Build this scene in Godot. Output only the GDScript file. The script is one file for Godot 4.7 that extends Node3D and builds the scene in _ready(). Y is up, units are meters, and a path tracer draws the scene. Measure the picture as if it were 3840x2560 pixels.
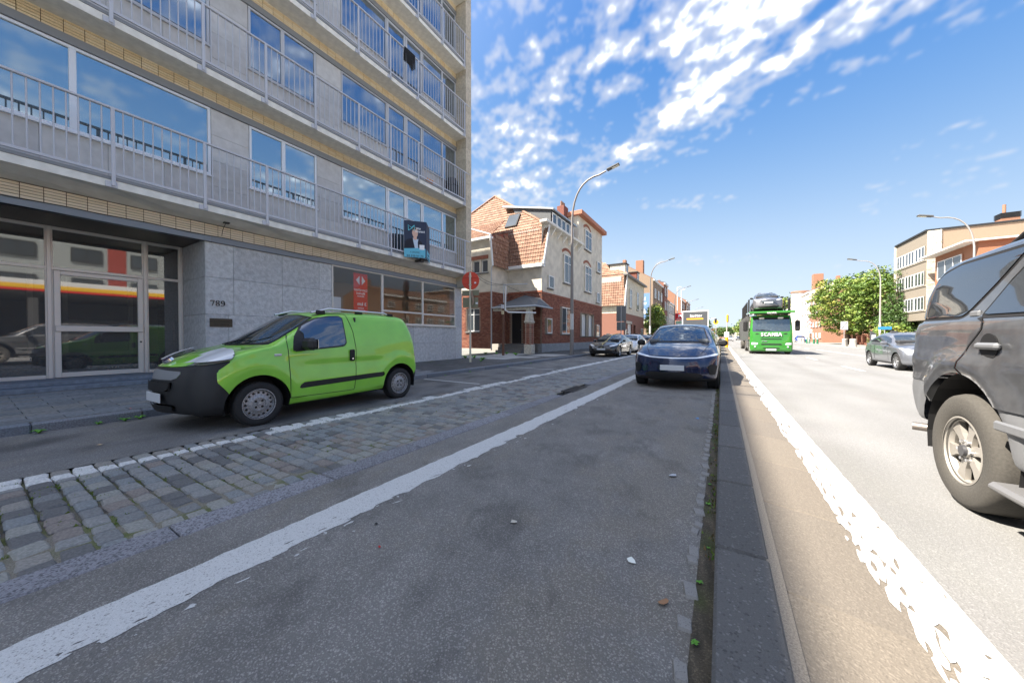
extends Node3D
# A Belgian main street on a sunny day: x to the right of the street's direction, -z along it, y up, metres.

var M := {}                       # materials by name
var taken := {}                   # top-level names in use
var R := RandomNumberGenerator.new()
var NZ := FastNoiseLite.new()
var cam_o := Vector3(0, 1.25, 0)
var cam_f := Vector3.FORWARD
var cam_r := Vector3.RIGHT

# ---------------------------------------------------------------- mesh builder
class B:
	var v := PackedVector3Array()
	var n := PackedVector3Array()
	var c := PackedColorArray()
	var x := Transform3D.IDENTITY
	var col := Color.WHITE
	var coloured := false
	func tri(a: Vector3, b: Vector3, d: Vector3) -> void:      # counter-clockwise from outside
		a = x * a; b = x * b; d = x * d
		var m := (b - a).cross(d - a).normalized()
		v.push_back(a); v.push_back(d); v.push_back(b)
		n.push_back(m); n.push_back(m); n.push_back(m)
		if coloured:
			c.push_back(col); c.push_back(col); c.push_back(col)
	func quad(a: Vector3, b: Vector3, d: Vector3, e: Vector3) -> void:
		tri(a, b, d); tri(a, d, e)
	func quad2(a: Vector3, b: Vector3, d: Vector3, e: Vector3) -> B:
		quad(a, b, d, e)
		return self
	func trin(a: Vector3, b: Vector3, d: Vector3, na: Vector3, nb: Vector3, nd: Vector3) -> void:
		v.push_back(x * a); v.push_back(x * d); v.push_back(x * b)
		n.push_back(x.basis * na); n.push_back(x.basis * nd); n.push_back(x.basis * nb)
		if coloured:
			c.push_back(col); c.push_back(col); c.push_back(col)
	func quadn(a: Vector3, b: Vector3, d: Vector3, e: Vector3, na: Vector3, nb: Vector3, nd: Vector3, ne: Vector3) -> void:
		trin(a, b, d, na, nb, nd); trin(a, d, e, na, nd, ne)
	func box(p: Vector3, s: Vector3, ch := 0.0) -> B:           # centre, size, chamfer
		var h := s * 0.5
		if ch <= 0.0:
			var q := []
			for i in 8: q.push_back(p + Vector3(h.x if i & 1 else -h.x, h.y if i & 2 else -h.y, h.z if i & 4 else -h.z))
			quad(q[0], q[2], q[3], q[1]); quad(q[4], q[5], q[7], q[6]); quad(q[0], q[4], q[6], q[2])
			quad(q[1], q[3], q[7], q[5]); quad(q[0], q[1], q[5], q[4]); quad(q[2], q[6], q[7], q[3])
			return self
		var k := h - Vector3.ONE * ch
		for ax in 3:
			var u := (ax + 1) % 3; var w := (ax + 2) % 3
			for sg in [-1.0, 1.0]:
				var f := []
				for cr in [[-1, -1], [1, -1], [1, 1], [-1, 1]]:
					var a := Vector3.ZERO
					a[ax] = h[ax] * sg; a[u] = k[u] * cr[0]; a[w] = k[w] * cr[1]
					f.push_back(p + a)
				if sg > 0: quad(f[0], f[1], f[2], f[3])
				else: quad(f[3], f[2], f[1], f[0])
			for su in [-1.0, 1.0]:
				for sw in [-1.0, 1.0]:
					var a := Vector3.ZERO; var b := Vector3.ZERO
					a[u] = h[u] * su; a[w] = k[w] * sw; a[ax] = -k[ax]
					b[u] = k[u] * su; b[w] = h[w] * sw; b[ax] = -k[ax]
					var a2 := a; a2[ax] = k[ax]
					var b2 := b; b2[ax] = k[ax]
					if su * sw > 0: quad(p + a, p + b, p + b2, p + a2)
					else: quad(p + b, p + a, p + a2, p + b2)
		for sx in [-1.0, 1.0]:
			for sy in [-1.0, 1.0]:
				for sz in [-1.0, 1.0]:
					var a := p + Vector3(h.x * sx, k.y * sy, k.z * sz)
					var b := p + Vector3(k.x * sx, h.y * sy, k.z * sz)
					var d := p + Vector3(k.x * sx, k.y * sy, h.z * sz)
					if sx * sy * sz > 0: tri(a, b, d)
					else: tri(a, d, b)
		return self
	func span(a: Vector3, b: Vector3, ch := 0.0) -> B:          # box between two corners
		return box((a + b) * 0.5, (b - a).abs(), ch)
	func cyl(a: Vector3, b: Vector3, r0: float, r1 := -1.0, sides := 12, caps := true) -> B:
		if r1 < 0: r1 = r0
		var d := (b - a).normalized()
		var e := d.cross(Vector3.UP if absf(d.y) < 0.9 else Vector3.RIGHT).normalized()
		var f := d.cross(e)
		var sl := (r0 - r1) / maxf((b - a).length(), 1e-6)
		for i in sides:
			var t0 := TAU * i / sides; var t1 := TAU * (i + 1) / sides
			var e0 := e * cos(t0) + f * sin(t0); var e1 := e * cos(t1) + f * sin(t1)
			var n0 := (e0 + d * sl).normalized(); var n1 := (e1 + d * sl).normalized()
			quadn(a + e0 * r0, a + e1 * r0, b + e1 * r1, b + e0 * r1, n0, n1, n1, n0)
			if caps:
				if r1 > 1e-4: tri(b, b + e0 * r1, b + e1 * r1)
				if r0 > 1e-4: tri(a, a + e1 * r0, a + e0 * r0)
		return self
	func tube(p: Array, r, sides := 8, caps := true) -> B:      # r: a number or one per point
		var m := p.size()
		var rings := []; var dirs := []
		var e := Vector3.ZERO
		for i in m:
			var d: Vector3 = ((p[mini(i + 1, m - 1)] as Vector3) - (p[maxi(i - 1, 0)] as Vector3)).normalized()
			if i == 0: e = d.cross(Vector3.UP if absf(d.y) < 0.9 else Vector3.RIGHT).normalized()
			else: e = (e - d * e.dot(d)).normalized()
			var f := d.cross(e)
			var ring := []
			for k in sides: ring.push_back(e * cos(TAU * k / sides) + f * sin(TAU * k / sides))
			rings.push_back(ring); dirs.push_back(d)
		for i in m - 1:
			var ra: float = r[i] if r is Array else r
			var rb: float = r[i + 1] if r is Array else r
			for k in sides:
				var k2 := (k + 1) % sides
				quadn(p[i] + rings[i][k] * ra, p[i] + rings[i][k2] * ra, p[i + 1] + rings[i + 1][k2] * rb, p[i + 1] + rings[i + 1][k] * rb, rings[i][k], rings[i][k2], rings[i + 1][k2], rings[i + 1][k])
		if caps:
			var ra: float = r[0] if r is Array else r
			var rb: float = r[m - 1] if r is Array else r
			for k in sides:
				var k2 := (k + 1) % sides
				tri(p[0], p[0] + rings[0][k2] * ra, p[0] + rings[0][k] * ra)
				tri(p[m - 1], p[m - 1] + rings[m - 1][k] * rb, p[m - 1] + rings[m - 1][k2] * rb)
		return self
	func lathe(pr: Array, sides := 24, smooth := true) -> B:    # profile of Vector2(radius, height) round the y axis of x, outside on the right hand going up
		for j in pr.size() - 1:
			var a: Vector2 = pr[j]; var b: Vector2 = pr[j + 1]
			var t := (b - a).normalized()
			var na := Vector2(t.y, -t.x); var nb := na
			if smooth:
				if j > 0:
					var tp: Vector2 = (a - pr[j - 1]).normalized()
					if tp.dot(t) > 0.6: na = (na + Vector2(tp.y, -tp.x)).normalized()
				if j < pr.size() - 2:
					var tn: Vector2 = (pr[j + 2] - b).normalized()
					if tn.dot(t) > 0.6: nb = (nb + Vector2(tn.y, -tn.x)).normalized()
			for i in sides:
				var t0 := TAU * i / sides; var t1 := TAU * (i + 1) / sides
				var c0 := Vector3(cos(t0), 0, -sin(t0)); var c1 := Vector3(cos(t1), 0, -sin(t1))
				var u := Vector3.UP
				quadn(c0 * a.x + u * a.y, c1 * a.x + u * a.y, c1 * b.x + u * b.y, c0 * b.x + u * b.y, c0 * na.x + u * na.y, c1 * na.x + u * na.y, c1 * nb.x + u * nb.y, c0 * nb.x + u * nb.y)
		return self
	func ext(poly: PackedVector2Array, z0: float, z1: float) -> B:  # a polygon in x,y pushed from z0 to z1
		if Geometry2D.is_polygon_clockwise(poly): poly.reverse()
		var ix := Geometry2D.triangulate_polygon(poly)
		for i in range(0, ix.size(), 3):
			var a := poly[ix[i]]; var b := poly[ix[i + 1]]; var d := poly[ix[i + 2]]
			if (b - a).cross(d - a) < 0:
				var w := b; b = d; d = w
			tri(Vector3(a.x, a.y, z1), Vector3(b.x, b.y, z1), Vector3(d.x, d.y, z1))
			tri(Vector3(a.x, a.y, z0), Vector3(d.x, d.y, z0), Vector3(b.x, b.y, z0))
		for i in poly.size():
			var a := poly[i]; var b := poly[(i + 1) % poly.size()]
			quad(Vector3(a.x, a.y, z0), Vector3(b.x, b.y, z0), Vector3(b.x, b.y, z1), Vector3(a.x, a.y, z1))
		return self
	func ext2(poly: PackedVector2Array, z0: float, z1: float) -> B: return ext(poly, minf(z0, z1), maxf(z0, z1))
	func ext_x(poly: PackedVector2Array) -> B:                       # a thin polygon standing in the y,z plane
		var k := x
		x = x * Transform3D(Basis(Vector3.UP, PI / 2), Vector3.ZERO)
		ext(poly, 0.001, 0.005)
		x = k
		return self
	func soup(t: Array) -> B:                                   # split() output: positions and normals
		var p: PackedVector3Array = t[0]; var q: PackedVector3Array = t[1]
		for i in p.size():
			v.push_back(x * p[i]); n.push_back((x.basis * q[i]).normalized())
			if coloured: c.push_back(col)
		return self
	func mesh() -> ArrayMesh:
		var a := []
		a.resize(Mesh.ARRAY_MAX)
		a[Mesh.ARRAY_VERTEX] = v; a[Mesh.ARRAY_NORMAL] = n
		if coloured: a[Mesh.ARRAY_COLOR] = c
		var m := ArrayMesh.new()
		if v.size() > 0: m.add_surface_from_arrays(Mesh.PRIMITIVE_TRIANGLES, a)
		return m

func nb(coloured := false) -> B:
	var b := B.new()
	b.coloured = coloured
	return b

func V(a: float, b: float, c: float) -> Vector3: return Vector3(a, b, c)

# ---------------------------------------------------------------- nodes
func numbered(called: String) -> String:
	var k: int = taken.get(called, 0)
	taken[called] = k + 1
	return called if k == 0 else "%s_%03d" % [called, k]

func tag(o: Node3D, label: String, category: String, group := "") -> Node3D:
	o.set_meta("label", label); o.set_meta("category", category)
	if group != "": o.set_meta("group", group)
	return o

func thing(called: String, label: String, category: String, at := Vector3.ZERO, turn := 0.0, group := "") -> Node3D:
	var o := Node3D.new()
	o.name = numbered(called)
	add_child(o)
	o.position = at; o.rotation.y = turn
	return tag(o, label, category, group)

func part(called: String, b: B, m: Material, parent: Node3D) -> MeshInstance3D:
	return partm(called, b.mesh(), m, parent)

func partm(called: String, mesh: Mesh, m: Material, parent: Node3D) -> MeshInstance3D:
	var o := MeshInstance3D.new()
	o.mesh = mesh
	o.material_override = m
	o.name = called if parent != self else numbered(called)
	parent.add_child(o, true)
	return o

func struct(called: String, b: B, m: Material) -> MeshInstance3D:
	var o := part(called, b, m, self)
	o.set_meta("kind", "structure")
	return o

func stuff(o: Node3D) -> Node3D:
	o.set_meta("kind", "stuff")
	return o

func dup(o: Node3D, at: Vector3, turn := 0.0, label := "") -> Node3D:
	var c: Node3D = o.duplicate()
	var base: String = str(o.name).rstrip("0123456789").trim_suffix("_")
	c.name = numbered(base)
	add_child(c)
	c.position = at; c.rotation.y = turn
	if label != "": c.set_meta("label", label)
	return c

# many alike pieces: the ones that show largest are parts of their own, the rest one part of kind stuff. items: [Transform3D, mesh index, material index]
func pieces(parent: Node3D, called: String, rest: String, items: Array, meshes: Array, mats: Array, most := 300) -> void:
	var inv := parent.global_transform if parent.is_inside_tree() else parent.transform
	var ranked := []
	for i in items.size():
		var p: Vector3 = inv * (items[i][0] as Transform3D).origin - cam_o
		var d := p.dot(cam_f)
		var s := -1.0
		if d > 0.3 and absf(p.dot(cam_r) / d) < 1.56 and absf(p.y / d) < 1.1: s = 1.0 / p.length()
		ranked.push_back([s, i])
	ranked.sort_custom(func(a, b): return a[0] > b[0])
	var left := {}
	var k := 0
	for q in ranked:
		var it: Array = items[q[1]]
		if k < most and (q[0] > 0.0 or items.size() <= most):
			var o := partm(called, meshes[it[1]], mats[it[2]], parent)
			o.transform = it[0]
			k += 1
		else:
			if not left.has(it[2]):
				var st := SurfaceTool.new()
				left[it[2]] = st
			(left[it[2]] as SurfaceTool).append_from(meshes[it[1]], 0, it[0])
	if left.is_empty(): return
	var am: ArrayMesh = null
	var used := []
	for key in left:
		am = (left[key] as SurfaceTool).commit(am)
		used.push_back(mats[key])
	var o := MeshInstance3D.new()
	o.mesh = am
	for i in used.size(): o.set_surface_override_material(i, used[i])
	o.name = rest
	stuff(o)
	parent.add_child(o, true)

# ---------------------------------------------------------------- cutting a surface along implicit lines
func split(t: Array, f: Callable) -> Array:                       # [inside (f < 0), outside]
	var p: PackedVector3Array = t[0]; var q: PackedVector3Array = t[1]
	var ip := PackedVector3Array(); var iq := PackedVector3Array()
	var op := PackedVector3Array(); var oq := PackedVector3Array()
	for i in range(0, p.size(), 3):
		var g := [f.call(p[i]), f.call(p[i + 1]), f.call(p[i + 2])]
		var k: int = int(g[0] < 0) + int(g[1] < 0) + int(g[2] < 0)
		if k == 3:
			for j in 3: ip.push_back(p[i + j]); iq.push_back(q[i + j])
		elif k == 0:
			for j in 3: op.push_back(p[i + j]); oq.push_back(q[i + j])
		else:
			var a := []; var b := []                             # the polygons on both sides
			for j in 3:
				var j2 := (j + 1) % 3
				var e := [p[i + j], q[i + j]]
				if g[j] < 0: a.push_back(e)
				else: b.push_back(e)
				if (g[j] < 0) != (g[j2] < 0):
					var w: float = g[j] / (g[j] - g[j2])
					var m := [p[i + j].lerp(p[i + j2], w), q[i + j].lerp(q[i + j2], w)]
					a.push_back(m); b.push_back(m)
			for j in range(1, a.size() - 1):
				for e in [a[0], a[j], a[j + 1]]: ip.push_back(e[0]); iq.push_back(e[1])
			for j in range(1, b.size() - 1):
				for e in [b[0], b[j], b[j + 1]]: op.push_back(e[0]); oq.push_back(e[1])
	return [[ip, iq], [op, oq]]

func push(t: Array, d: float) -> Array:                           # move along the normals
	var p: PackedVector3Array = t[0].duplicate()
	for i in p.size(): p[i] += (t[1][i] as Vector3) * d
	return [p, t[1]]

func sdf(poly: PackedVector2Array, a: Vector2) -> float:          # signed distance to a polygon
	var d := 1e9
	var s := 1.0
	var j := poly.size() - 1
	for i in poly.size():
		var e := poly[j] - poly[i]
		var w := a - poly[i]
		var b := w - e * clampf(w.dot(e) / e.length_squared(), 0.0, 1.0)
		d = minf(d, b.length_squared())
		var c1 := a.y >= poly[i].y; var c2 := a.y < poly[j].y; var c3 := e.x * w.y > e.y * w.x
		if (c1 and c2 and c3) or (not c1 and not c2 and not c3): s = -s
		j = i
	return s * sqrt(d)

func on_side(pts: Array, zmin: float, grow := 0.0) -> Callable:   # polygon in x,y on both flanks
	var poly := PackedVector2Array(pts)
	var r := Rect2(poly[0], Vector2.ZERO)
	for a in poly: r = r.expand(a)
	r = r.grow(0.12 + grow)
	return func(p: Vector3) -> float:
		if absf(p.z) < zmin or not r.has_point(Vector2(p.x, p.y)): return 1.0
		return sdf(poly, Vector2(p.x, p.y)) - grow

func on_front(pts: Array, x0: float, x1: float, grow := 0.0, mirrored := true) -> Callable:  # polygon in z,y on the part of the surface with x0 < x < x1
	var poly := PackedVector2Array(pts)
	var r := Rect2(poly[0], Vector2.ZERO)
	for a in poly: r = r.expand(a)
	r = r.grow(0.12 + grow)
	return func(p: Vector3) -> float:
		if p.x < x0 or p.x > x1: return 1.0
		var a := Vector2(absf(p.z) if mirrored else p.z, p.y)
		if not r.has_point(a): return 1.0
		return sdf(poly, a) - grow

func wheel_arch(cx: float, cy: float, r: float, zmin: float) -> Callable:
	return func(p: Vector3) -> float:
		if absf(p.z) < zmin: return 1.0
		return Vector2(p.x - cx, p.y - cy).length() - r

# ---------------------------------------------------------------- materials
func mt(r: float, g: float, b: float, rough := 0.8, metal := 0.0) -> StandardMaterial3D:
	var m := StandardMaterial3D.new()
	m.albedo_color = Color(r, g, b).linear_to_srgb()
	m.roughness = rough; m.metallic = metal
	return m

func vmat(rough := 0.9) -> StandardMaterial3D:                    # colour from the vertices
	var m := mt(1, 1, 1, rough)
	m.vertex_color_use_as_albedo = true
	return m

func paint(r: float, g: float, b: float, rough := 0.32, metal := 0.0) -> StandardMaterial3D:
	var m := mt(r, g, b, rough, metal)
	m.clearcoat_enabled = true; m.clearcoat = 1.0; m.clearcoat_roughness = 0.02
	return m

func glass(r: float, g: float, b: float, a: float) -> StandardMaterial3D:
	var m := mt(r, g, b, 0.02)
	m.albedo_color.a = a
	m.transparency = BaseMaterial3D.TRANSPARENCY_ALPHA
	m.metallic_specular = 0.6
	return m

func noise_tex(freq: float, lo: float, hi: float, size := 512, octaves := 4, sd := 1, contrast := 1.0, cell := false) -> ImageTexture:
	var f := FastNoiseLite.new()
	f.seed = sd; f.frequency = freq; f.fractal_octaves = octaves
	f.noise_type = FastNoiseLite.TYPE_CELLULAR if cell else FastNoiseLite.TYPE_SIMPLEX_SMOOTH
	var im := f.get_seamless_image(size, size, false, false, 0.2)
	im.convert(Image.FORMAT_L8)
	var d := im.get_data()
	var lut := PackedByteArray()
	for i in 256:                                                  # the texture holds sRGB values of linear shares
		var a := lo + (hi - lo) * i / 255.0
		lut.push_back(int(255.0 * Color(a, a, a).linear_to_srgb().r))
	for i in d.size():
		var t := clampf((d[i] / 255.0 - 0.5) * contrast + 0.5, 0.0, 1.0)
		d[i] = lut[int(255.0 * t)]
	im = Image.create_from_data(size, size, false, Image.FORMAT_L8, d)
	im.convert(Image.FORMAT_RGB8)
	im.generate_mipmaps()
	return ImageTexture.create_from_image(im)

func bump_tex(freq: float, size := 512, octaves := 4, sd := 5, strength := 4.0, cell := false) -> ImageTexture:
	var f := FastNoiseLite.new()
	f.seed = sd; f.frequency = freq; f.fractal_octaves = octaves
	f.noise_type = FastNoiseLite.TYPE_CELLULAR if cell else FastNoiseLite.TYPE_SIMPLEX_SMOOTH
	var im := f.get_seamless_image(size, size, false, false, 0.2)
	im.convert(Image.FORMAT_L8)
	im.convert(Image.FORMAT_RGBA8)
	im.bump_map_to_normal_map(strength)
	im.generate_mipmaps()
	return ImageTexture.create_from_image(im)

func speckle(size: int, n: int, r0: float, r1: float, binder: float, lo: float, hi: float, light: float, sd: int) -> Array:   # stones in a binder: [colour texture, normal map]
	var rr := RandomNumberGenerator.new()
	rr.seed = sd
	var a := PackedFloat32Array()
	a.resize(size * size)
	var hgt := PackedFloat32Array()
	hgt.resize(size * size)
	for i in a.size():
		a[i] = binder * rr.randf_range(0.8, 1.2); hgt[i] = rr.randf_range(0.0, 0.25)
	for k in n:
		var cx := rr.randf() * size; var cy := rr.randf() * size
		var r := rr.randf_range(r0, r1)
		var v := rr.randf_range(lo, hi)
		if rr.randf() < light: v = rr.randf_range(0.9, 1.0)
		var e := rr.randf_range(0.7, 1.4); var th := rr.randf() * PI
		var c := cos(th); var s := sin(th)
		var m := int(r * 1.5) + 1
		for y in range(-m, m + 1):
			for x in range(-m, m + 1):
				var q := Vector2(x * c + y * s, (y * c - x * s) * e).length()
				if q < r:
					var i := posmod(int(cy) + y, size) * size + posmod(int(cx) + x, size)
					a[i] = v * rr.randf_range(0.92, 1.06); hgt[i] = 0.45 + 0.55 * sqrt(maxf(1.0 - q * q / (r * r), 0.0))
	var d := PackedByteArray(); var e2 := PackedByteArray()
	d.resize(size * size); e2.resize(size * size)
	for i in a.size():
		d[i] = int(255.0 * pow(clampf(a[i], 0.0, 1.0), 1.0 / 2.2)); e2[i] = int(255.0 * clampf(hgt[i], 0.0, 1.0))
	var im := Image.create_from_data(size, size, false, Image.FORMAT_L8, d)
	im.convert(Image.FORMAT_RGB8)
	var bm := Image.create_from_data(size, size, false, Image.FORMAT_L8, e2)
	bm.convert(Image.FORMAT_RGBA8)
	bm.bump_map_to_normal_map(3.0)
	return [ImageTexture.create_from_image(im), ImageTexture.create_from_image(bm)]

func tri_tex(m: StandardMaterial3D, tex: Texture2D, per_metre: float, bump: Texture2D = null, depth := 1.0) -> StandardMaterial3D:
	m.albedo_texture = tex
	m.uv1_triplanar = true; m.uv1_world_triplanar = true
	m.uv1_scale = Vector3.ONE * per_metre
	if bump != null:
		m.normal_enabled = true; m.normal_texture = bump; m.normal_scale = depth
	return m

# ---------------------------------------------------------------- camera, sky, sun
const EXPO := 3.45
const SKY_W := 1408
const CLOUD := 3.8                                # how far the thick of a cloud outshines the white of its rim
const SUN_DIR := Vector3(0.6, -1.0, -0.5)        # the way the light travels

func setup() -> void:
	var cam := Camera3D.new()
	cam.name = "camera"
	cam.fov = 90.0
	cam.near = 0.05; cam.far = 4000.0
	add_child(cam)
	cam.position = cam_o
	cam.rotation = Vector3(deg_to_rad(-0.76), deg_to_rad(31.52), 0)
	cam.current = true
	cam_f = -cam.basis.z; cam_r = cam.basis.x
	var e := Environment.new()
	e.background_mode = Environment.BG_SKY
	e.sky = Sky.new()
	e.sky.sky_material = sky_material()
	e.tonemap_mode = Environment.TONE_MAPPER_LINEAR
	e.tonemap_exposure = EXPO
	e.sdfgi_enabled = true; e.ssao_enabled = true; e.ssil_enabled = true
	var w := WorldEnvironment.new()
	w.name = "world_environment"
	w.environment = e
	add_child(w)
	var s := DirectionalLight3D.new()
	s.name = "sun"
	s.light_color = Color(1.0, 0.96, 0.90)
	s.light_energy = 1.6
	s.light_angular_distance = 0.5
	s.shadow_enabled = true
	s.directional_shadow_max_distance = 200.0
	add_child(s)
	s.basis = Basis.looking_at(SUN_DIR, Vector3.UP)

func sky_material() -> PanoramaSkyMaterial:
	var w := SKY_W; var h := SKY_W / 2
	var rows := []
	rows.resize(h)
	var n1 := FastNoiseLite.new(); n1.seed = 11; n1.frequency = 1.0; n1.fractal_octaves = 5; n1.fractal_gain = 0.52
	n1.noise_type = FastNoiseLite.TYPE_SIMPLEX_SMOOTH
	n1.domain_warp_enabled = true; n1.domain_warp_amplitude = 0.12; n1.domain_warp_frequency = 2.5
	var n2 := FastNoiseLite.new(); n2.seed = 3; n2.frequency = 1.0; n2.fractal_octaves = 2
	var sun := -SUN_DIR.normalized()
	# streaks and fields of cloud on a layer one unit up, seen from below: centre, half axes, turn, strength
	var t := deg_to_rad(31.52)
	var fr := Vector2(-sin(t), -cos(t)); var rt := Vector2(cos(t), -sin(t))     # the way we look and its right, in x,z
	var wind := (fr - rt * 0.33).normalized()
	var fields := []
	for q in [[0.62, 1.86, 0.13, 0.34, 0.32, 0.80], [0.80, 1.36, 0.15, 0.34, 0.34, 0.82], [1.02, 0.98, 0.18, 0.36, 0.55, 0.80], [1.15, 0.70, 0.2, 0.3, 0.5, 0.7], [0.08, 1.72, 0.24, 0.42, -0.25, 0.66], [0.0, 2.35, 0.28, 0.40, 0.0, 0.62],
		[0.42, 1.15, 0.36, 0.26, 0.2, 0.55], [0.62, 1.02, 0.2, 0.2, 0.1, 0.5], [0.02, 3.2, 0.45, 0.30, 0.0, 0.55], [1.32, 1.08, 0.10, 0.36, 0.5, 0.50], [1.02, 1.62, 0.10, 0.2, 0.5, 0.35], [1.25, 2.50, 0.26, 0.12, 0.0, 0.42], [2.3, 4.3, 0.9, 0.22, -0.2, 0.30], [-0.6, 1.2, 0.45, 0.6, 0.1, 0.5], [0.3, 0.3, 0.6, 0.5, 0.1, 0.5]]:
		var c: Vector2 = rt * q[0] + fr * q[1]
		var ax: Vector2 = (rt * sin(q[4]) * -1.0 + fr * cos(q[4])).normalized()
		fields.push_back([c, ax, q[2], q[3], q[5]])
	var job := func(j: int) -> void:
		var out := PackedFloat32Array()
		out.resize(w * 3)
		var el := (0.5 - (j + 0.5) / h) * PI
		var sy := sin(el); var cy := cos(el)
		for i in w:
			var az := (i + 0.5) / w * TAU                                    # column 0 looks along -z
			var d := Vector3(sin(az) * cy, sy, -cos(az) * cy)
			var r := 0.10; var g := 0.10; var b := 0.10                       # below the horizon
			if sy > -0.02:
				var s := maxf(sy, 0.0)
				var cs := d.dot(sun)
				var k := exp(-pow(s / 0.42, 1.7))                                     # pale towards the horizon
				var away := clampf(0.5 - 0.5 * (d.x * sun.x + d.z * sun.z) / 0.62, 0.0, 1.0)
				k = clampf(k * (1.12 - 0.20 * away) + 0.16 * (1.0 - away), 0.0, 1.0)
				r = lerpf(0.035, 0.88, pow(k, 1.45)); g = lerpf(0.20, 1.0, pow(k, 1.12)); b = lerpf(0.72, 1.12, k)
				var glow := pow(maxf(cs, 0.0), 4.0) * 2.2
				r += glow; g += glow; b += glow
				if sy > 0.06:
					var u := Vector2(d.x, d.z) / (sy + 0.01)
					var m := 0.10 * n2.get_noise_2d(u.x * 0.35, u.y * 0.35)
					var seen := clampf((fr.dot(u) - 0.3) * 1.5, 0.0, 1.0)
					m += (1.0 - seen) * (0.40 + 0.50 * n2.get_noise_2d(u.x * 0.6 + 9.0, u.y * 0.6))  # cloud cover out of view, thickened to lift the shade
					for q in fields:
						var e: Vector2 = u - q[0]
						var ax: Vector2 = q[1]
						var a: float = e.dot(ax) / q[3]; var bb: float = (e.x * ax.y - e.y * ax.x) / q[2]
						var rr := a * a + bb * bb
						if rr < 5.0: m += q[4] * exp(-rr)
					if m > 0.04:
						m = minf(m, 0.86)
						var w1 := u.dot(wind); var w2 := u.x * wind.y - u.y * wind.x          # drawn out along the wind
						var f := 0.50 * n1.get_noise_2d(w1 * 2.7, w2 * 3.7) + 0.52 * n1.get_noise_2d(w1 * 7.0 + 4.0, w2 * 9.0) + 0.24 * n1.get_noise_2d(w1 * 20.0, w2 * 26.0)
						var den := maxf(f * 1.25 + m * 1.0 - 0.31, 0.0)
						var a := 0.97 * (1.0 - exp(-1.6 * den)) * clampf((sy - 0.06) * 8.0, 0.0, 1.0)
						var lum := 0.95 + CLOUD * smoothstep(0.52, 0.9, a)
						r = lerpf(r, lum, a); g = lerpf(g, lum * 1.0, a); b = lerpf(b, lum * 1.03, a)
			out[i * 3] = r / EXPO; out[i * 3 + 1] = g / EXPO; out[i * 3 + 2] = b / EXPO
		rows[j] = out
	var id := WorkerThreadPool.add_group_task(job, h)
	WorkerThreadPool.wait_for_group_task_completion(id)
	var data := PackedByteArray()
	for j in h: data.append_array((rows[j] as PackedFloat32Array).to_byte_array())
	var m := PanoramaSkyMaterial.new()
	m.panorama = ImageTexture.create_from_image(Image.create_from_data(w, h, false, Image.FORMAT_RGBF, data))
	return m

# ---------------------------------------------------------------- the ground
func steps(a: float, b: float, first: float, growth: float) -> PackedFloat32Array:  # from a to b in growing steps
	var out := PackedFloat32Array([a])
	var s := first; var p := a
	while p < b - s:
		p += s; s *= growth
		out.push_back(p)
	out.push_back(b)
	return out

func sheet(xs: PackedFloat32Array, ds: PackedFloat32Array, y: Callable, colour: Callable) -> ArrayMesh:  # a grid over x and distance along the street
	var v := PackedVector3Array(); var n := PackedVector3Array(); var c := PackedColorArray(); var ix := PackedInt32Array()
	for d in ds:
		for x in xs:
			v.push_back(Vector3(x, y.call(x, d), -d))
			n.push_back(Vector3.UP)
			c.push_back(colour.call(x, d))
	var w := xs.size()
	for j in ds.size() - 1:
		for i in w - 1:
			var a := j * w + i
			ix.append_array([a, a + w, a + 1, a + 1, a + w, a + w + 1])
	var arr := []
	arr.resize(Mesh.ARRAY_MAX)
	arr[Mesh.ARRAY_VERTEX] = v; arr[Mesh.ARRAY_NORMAL] = n; arr[Mesh.ARRAY_COLOR] = c; arr[Mesh.ARRAY_INDEX] = ix
	var m := ArrayMesh.new()
	m.add_surface_from_arrays(Mesh.PRIMITIVE_TRIANGLES, arr)
	return m

func even(a: float, b: float, step: float) -> PackedFloat32Array:
	var out := PackedFloat32Array()
	var k := maxi(1, roundi((b - a) / step))
	for i in k + 1: out.push_back(lerpf(a, b, float(i) / k))
	return out

func nz(x: float, y: float, f: float) -> float: return NZ.get_noise_2d(x * f, y * f)

func worn_paint(called: String, x0: float, x1: float, d0: float, d1: float, y: float, cell: float, wear: Callable, m: Material, parent: Node3D) -> MeshInstance3D:
	# a coat of paint whose missing flakes and ragged edges are cut out along noise
	var p := PackedVector3Array(); var q := PackedVector3Array()
	var xs := even(x0, x1, cell); var ds := steps(d0, d1, cell * 1.4, 1.012)
	for j in ds.size() - 1:
		for i in xs.size() - 1:
			for e in [[0, 0], [1, 0], [1, 1], [0, 0], [1, 1], [0, 1]]:
				p.push_back(Vector3(xs[i + e[0]], y, -ds[j + e[1]])); q.push_back(Vector3.UP)
	var t := split([p, q], wear)
	var b := nb()
	b.soup(t[0])
	# soup() keeps the winding it was given: turn it for the upper side
	for i in range(0, b.v.size(), 3):
		var w := b.v[i + 1]; b.v[i + 1] = b.v[i + 2]; b.v[i + 2] = w
	return part(called, b, m, parent)

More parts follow.
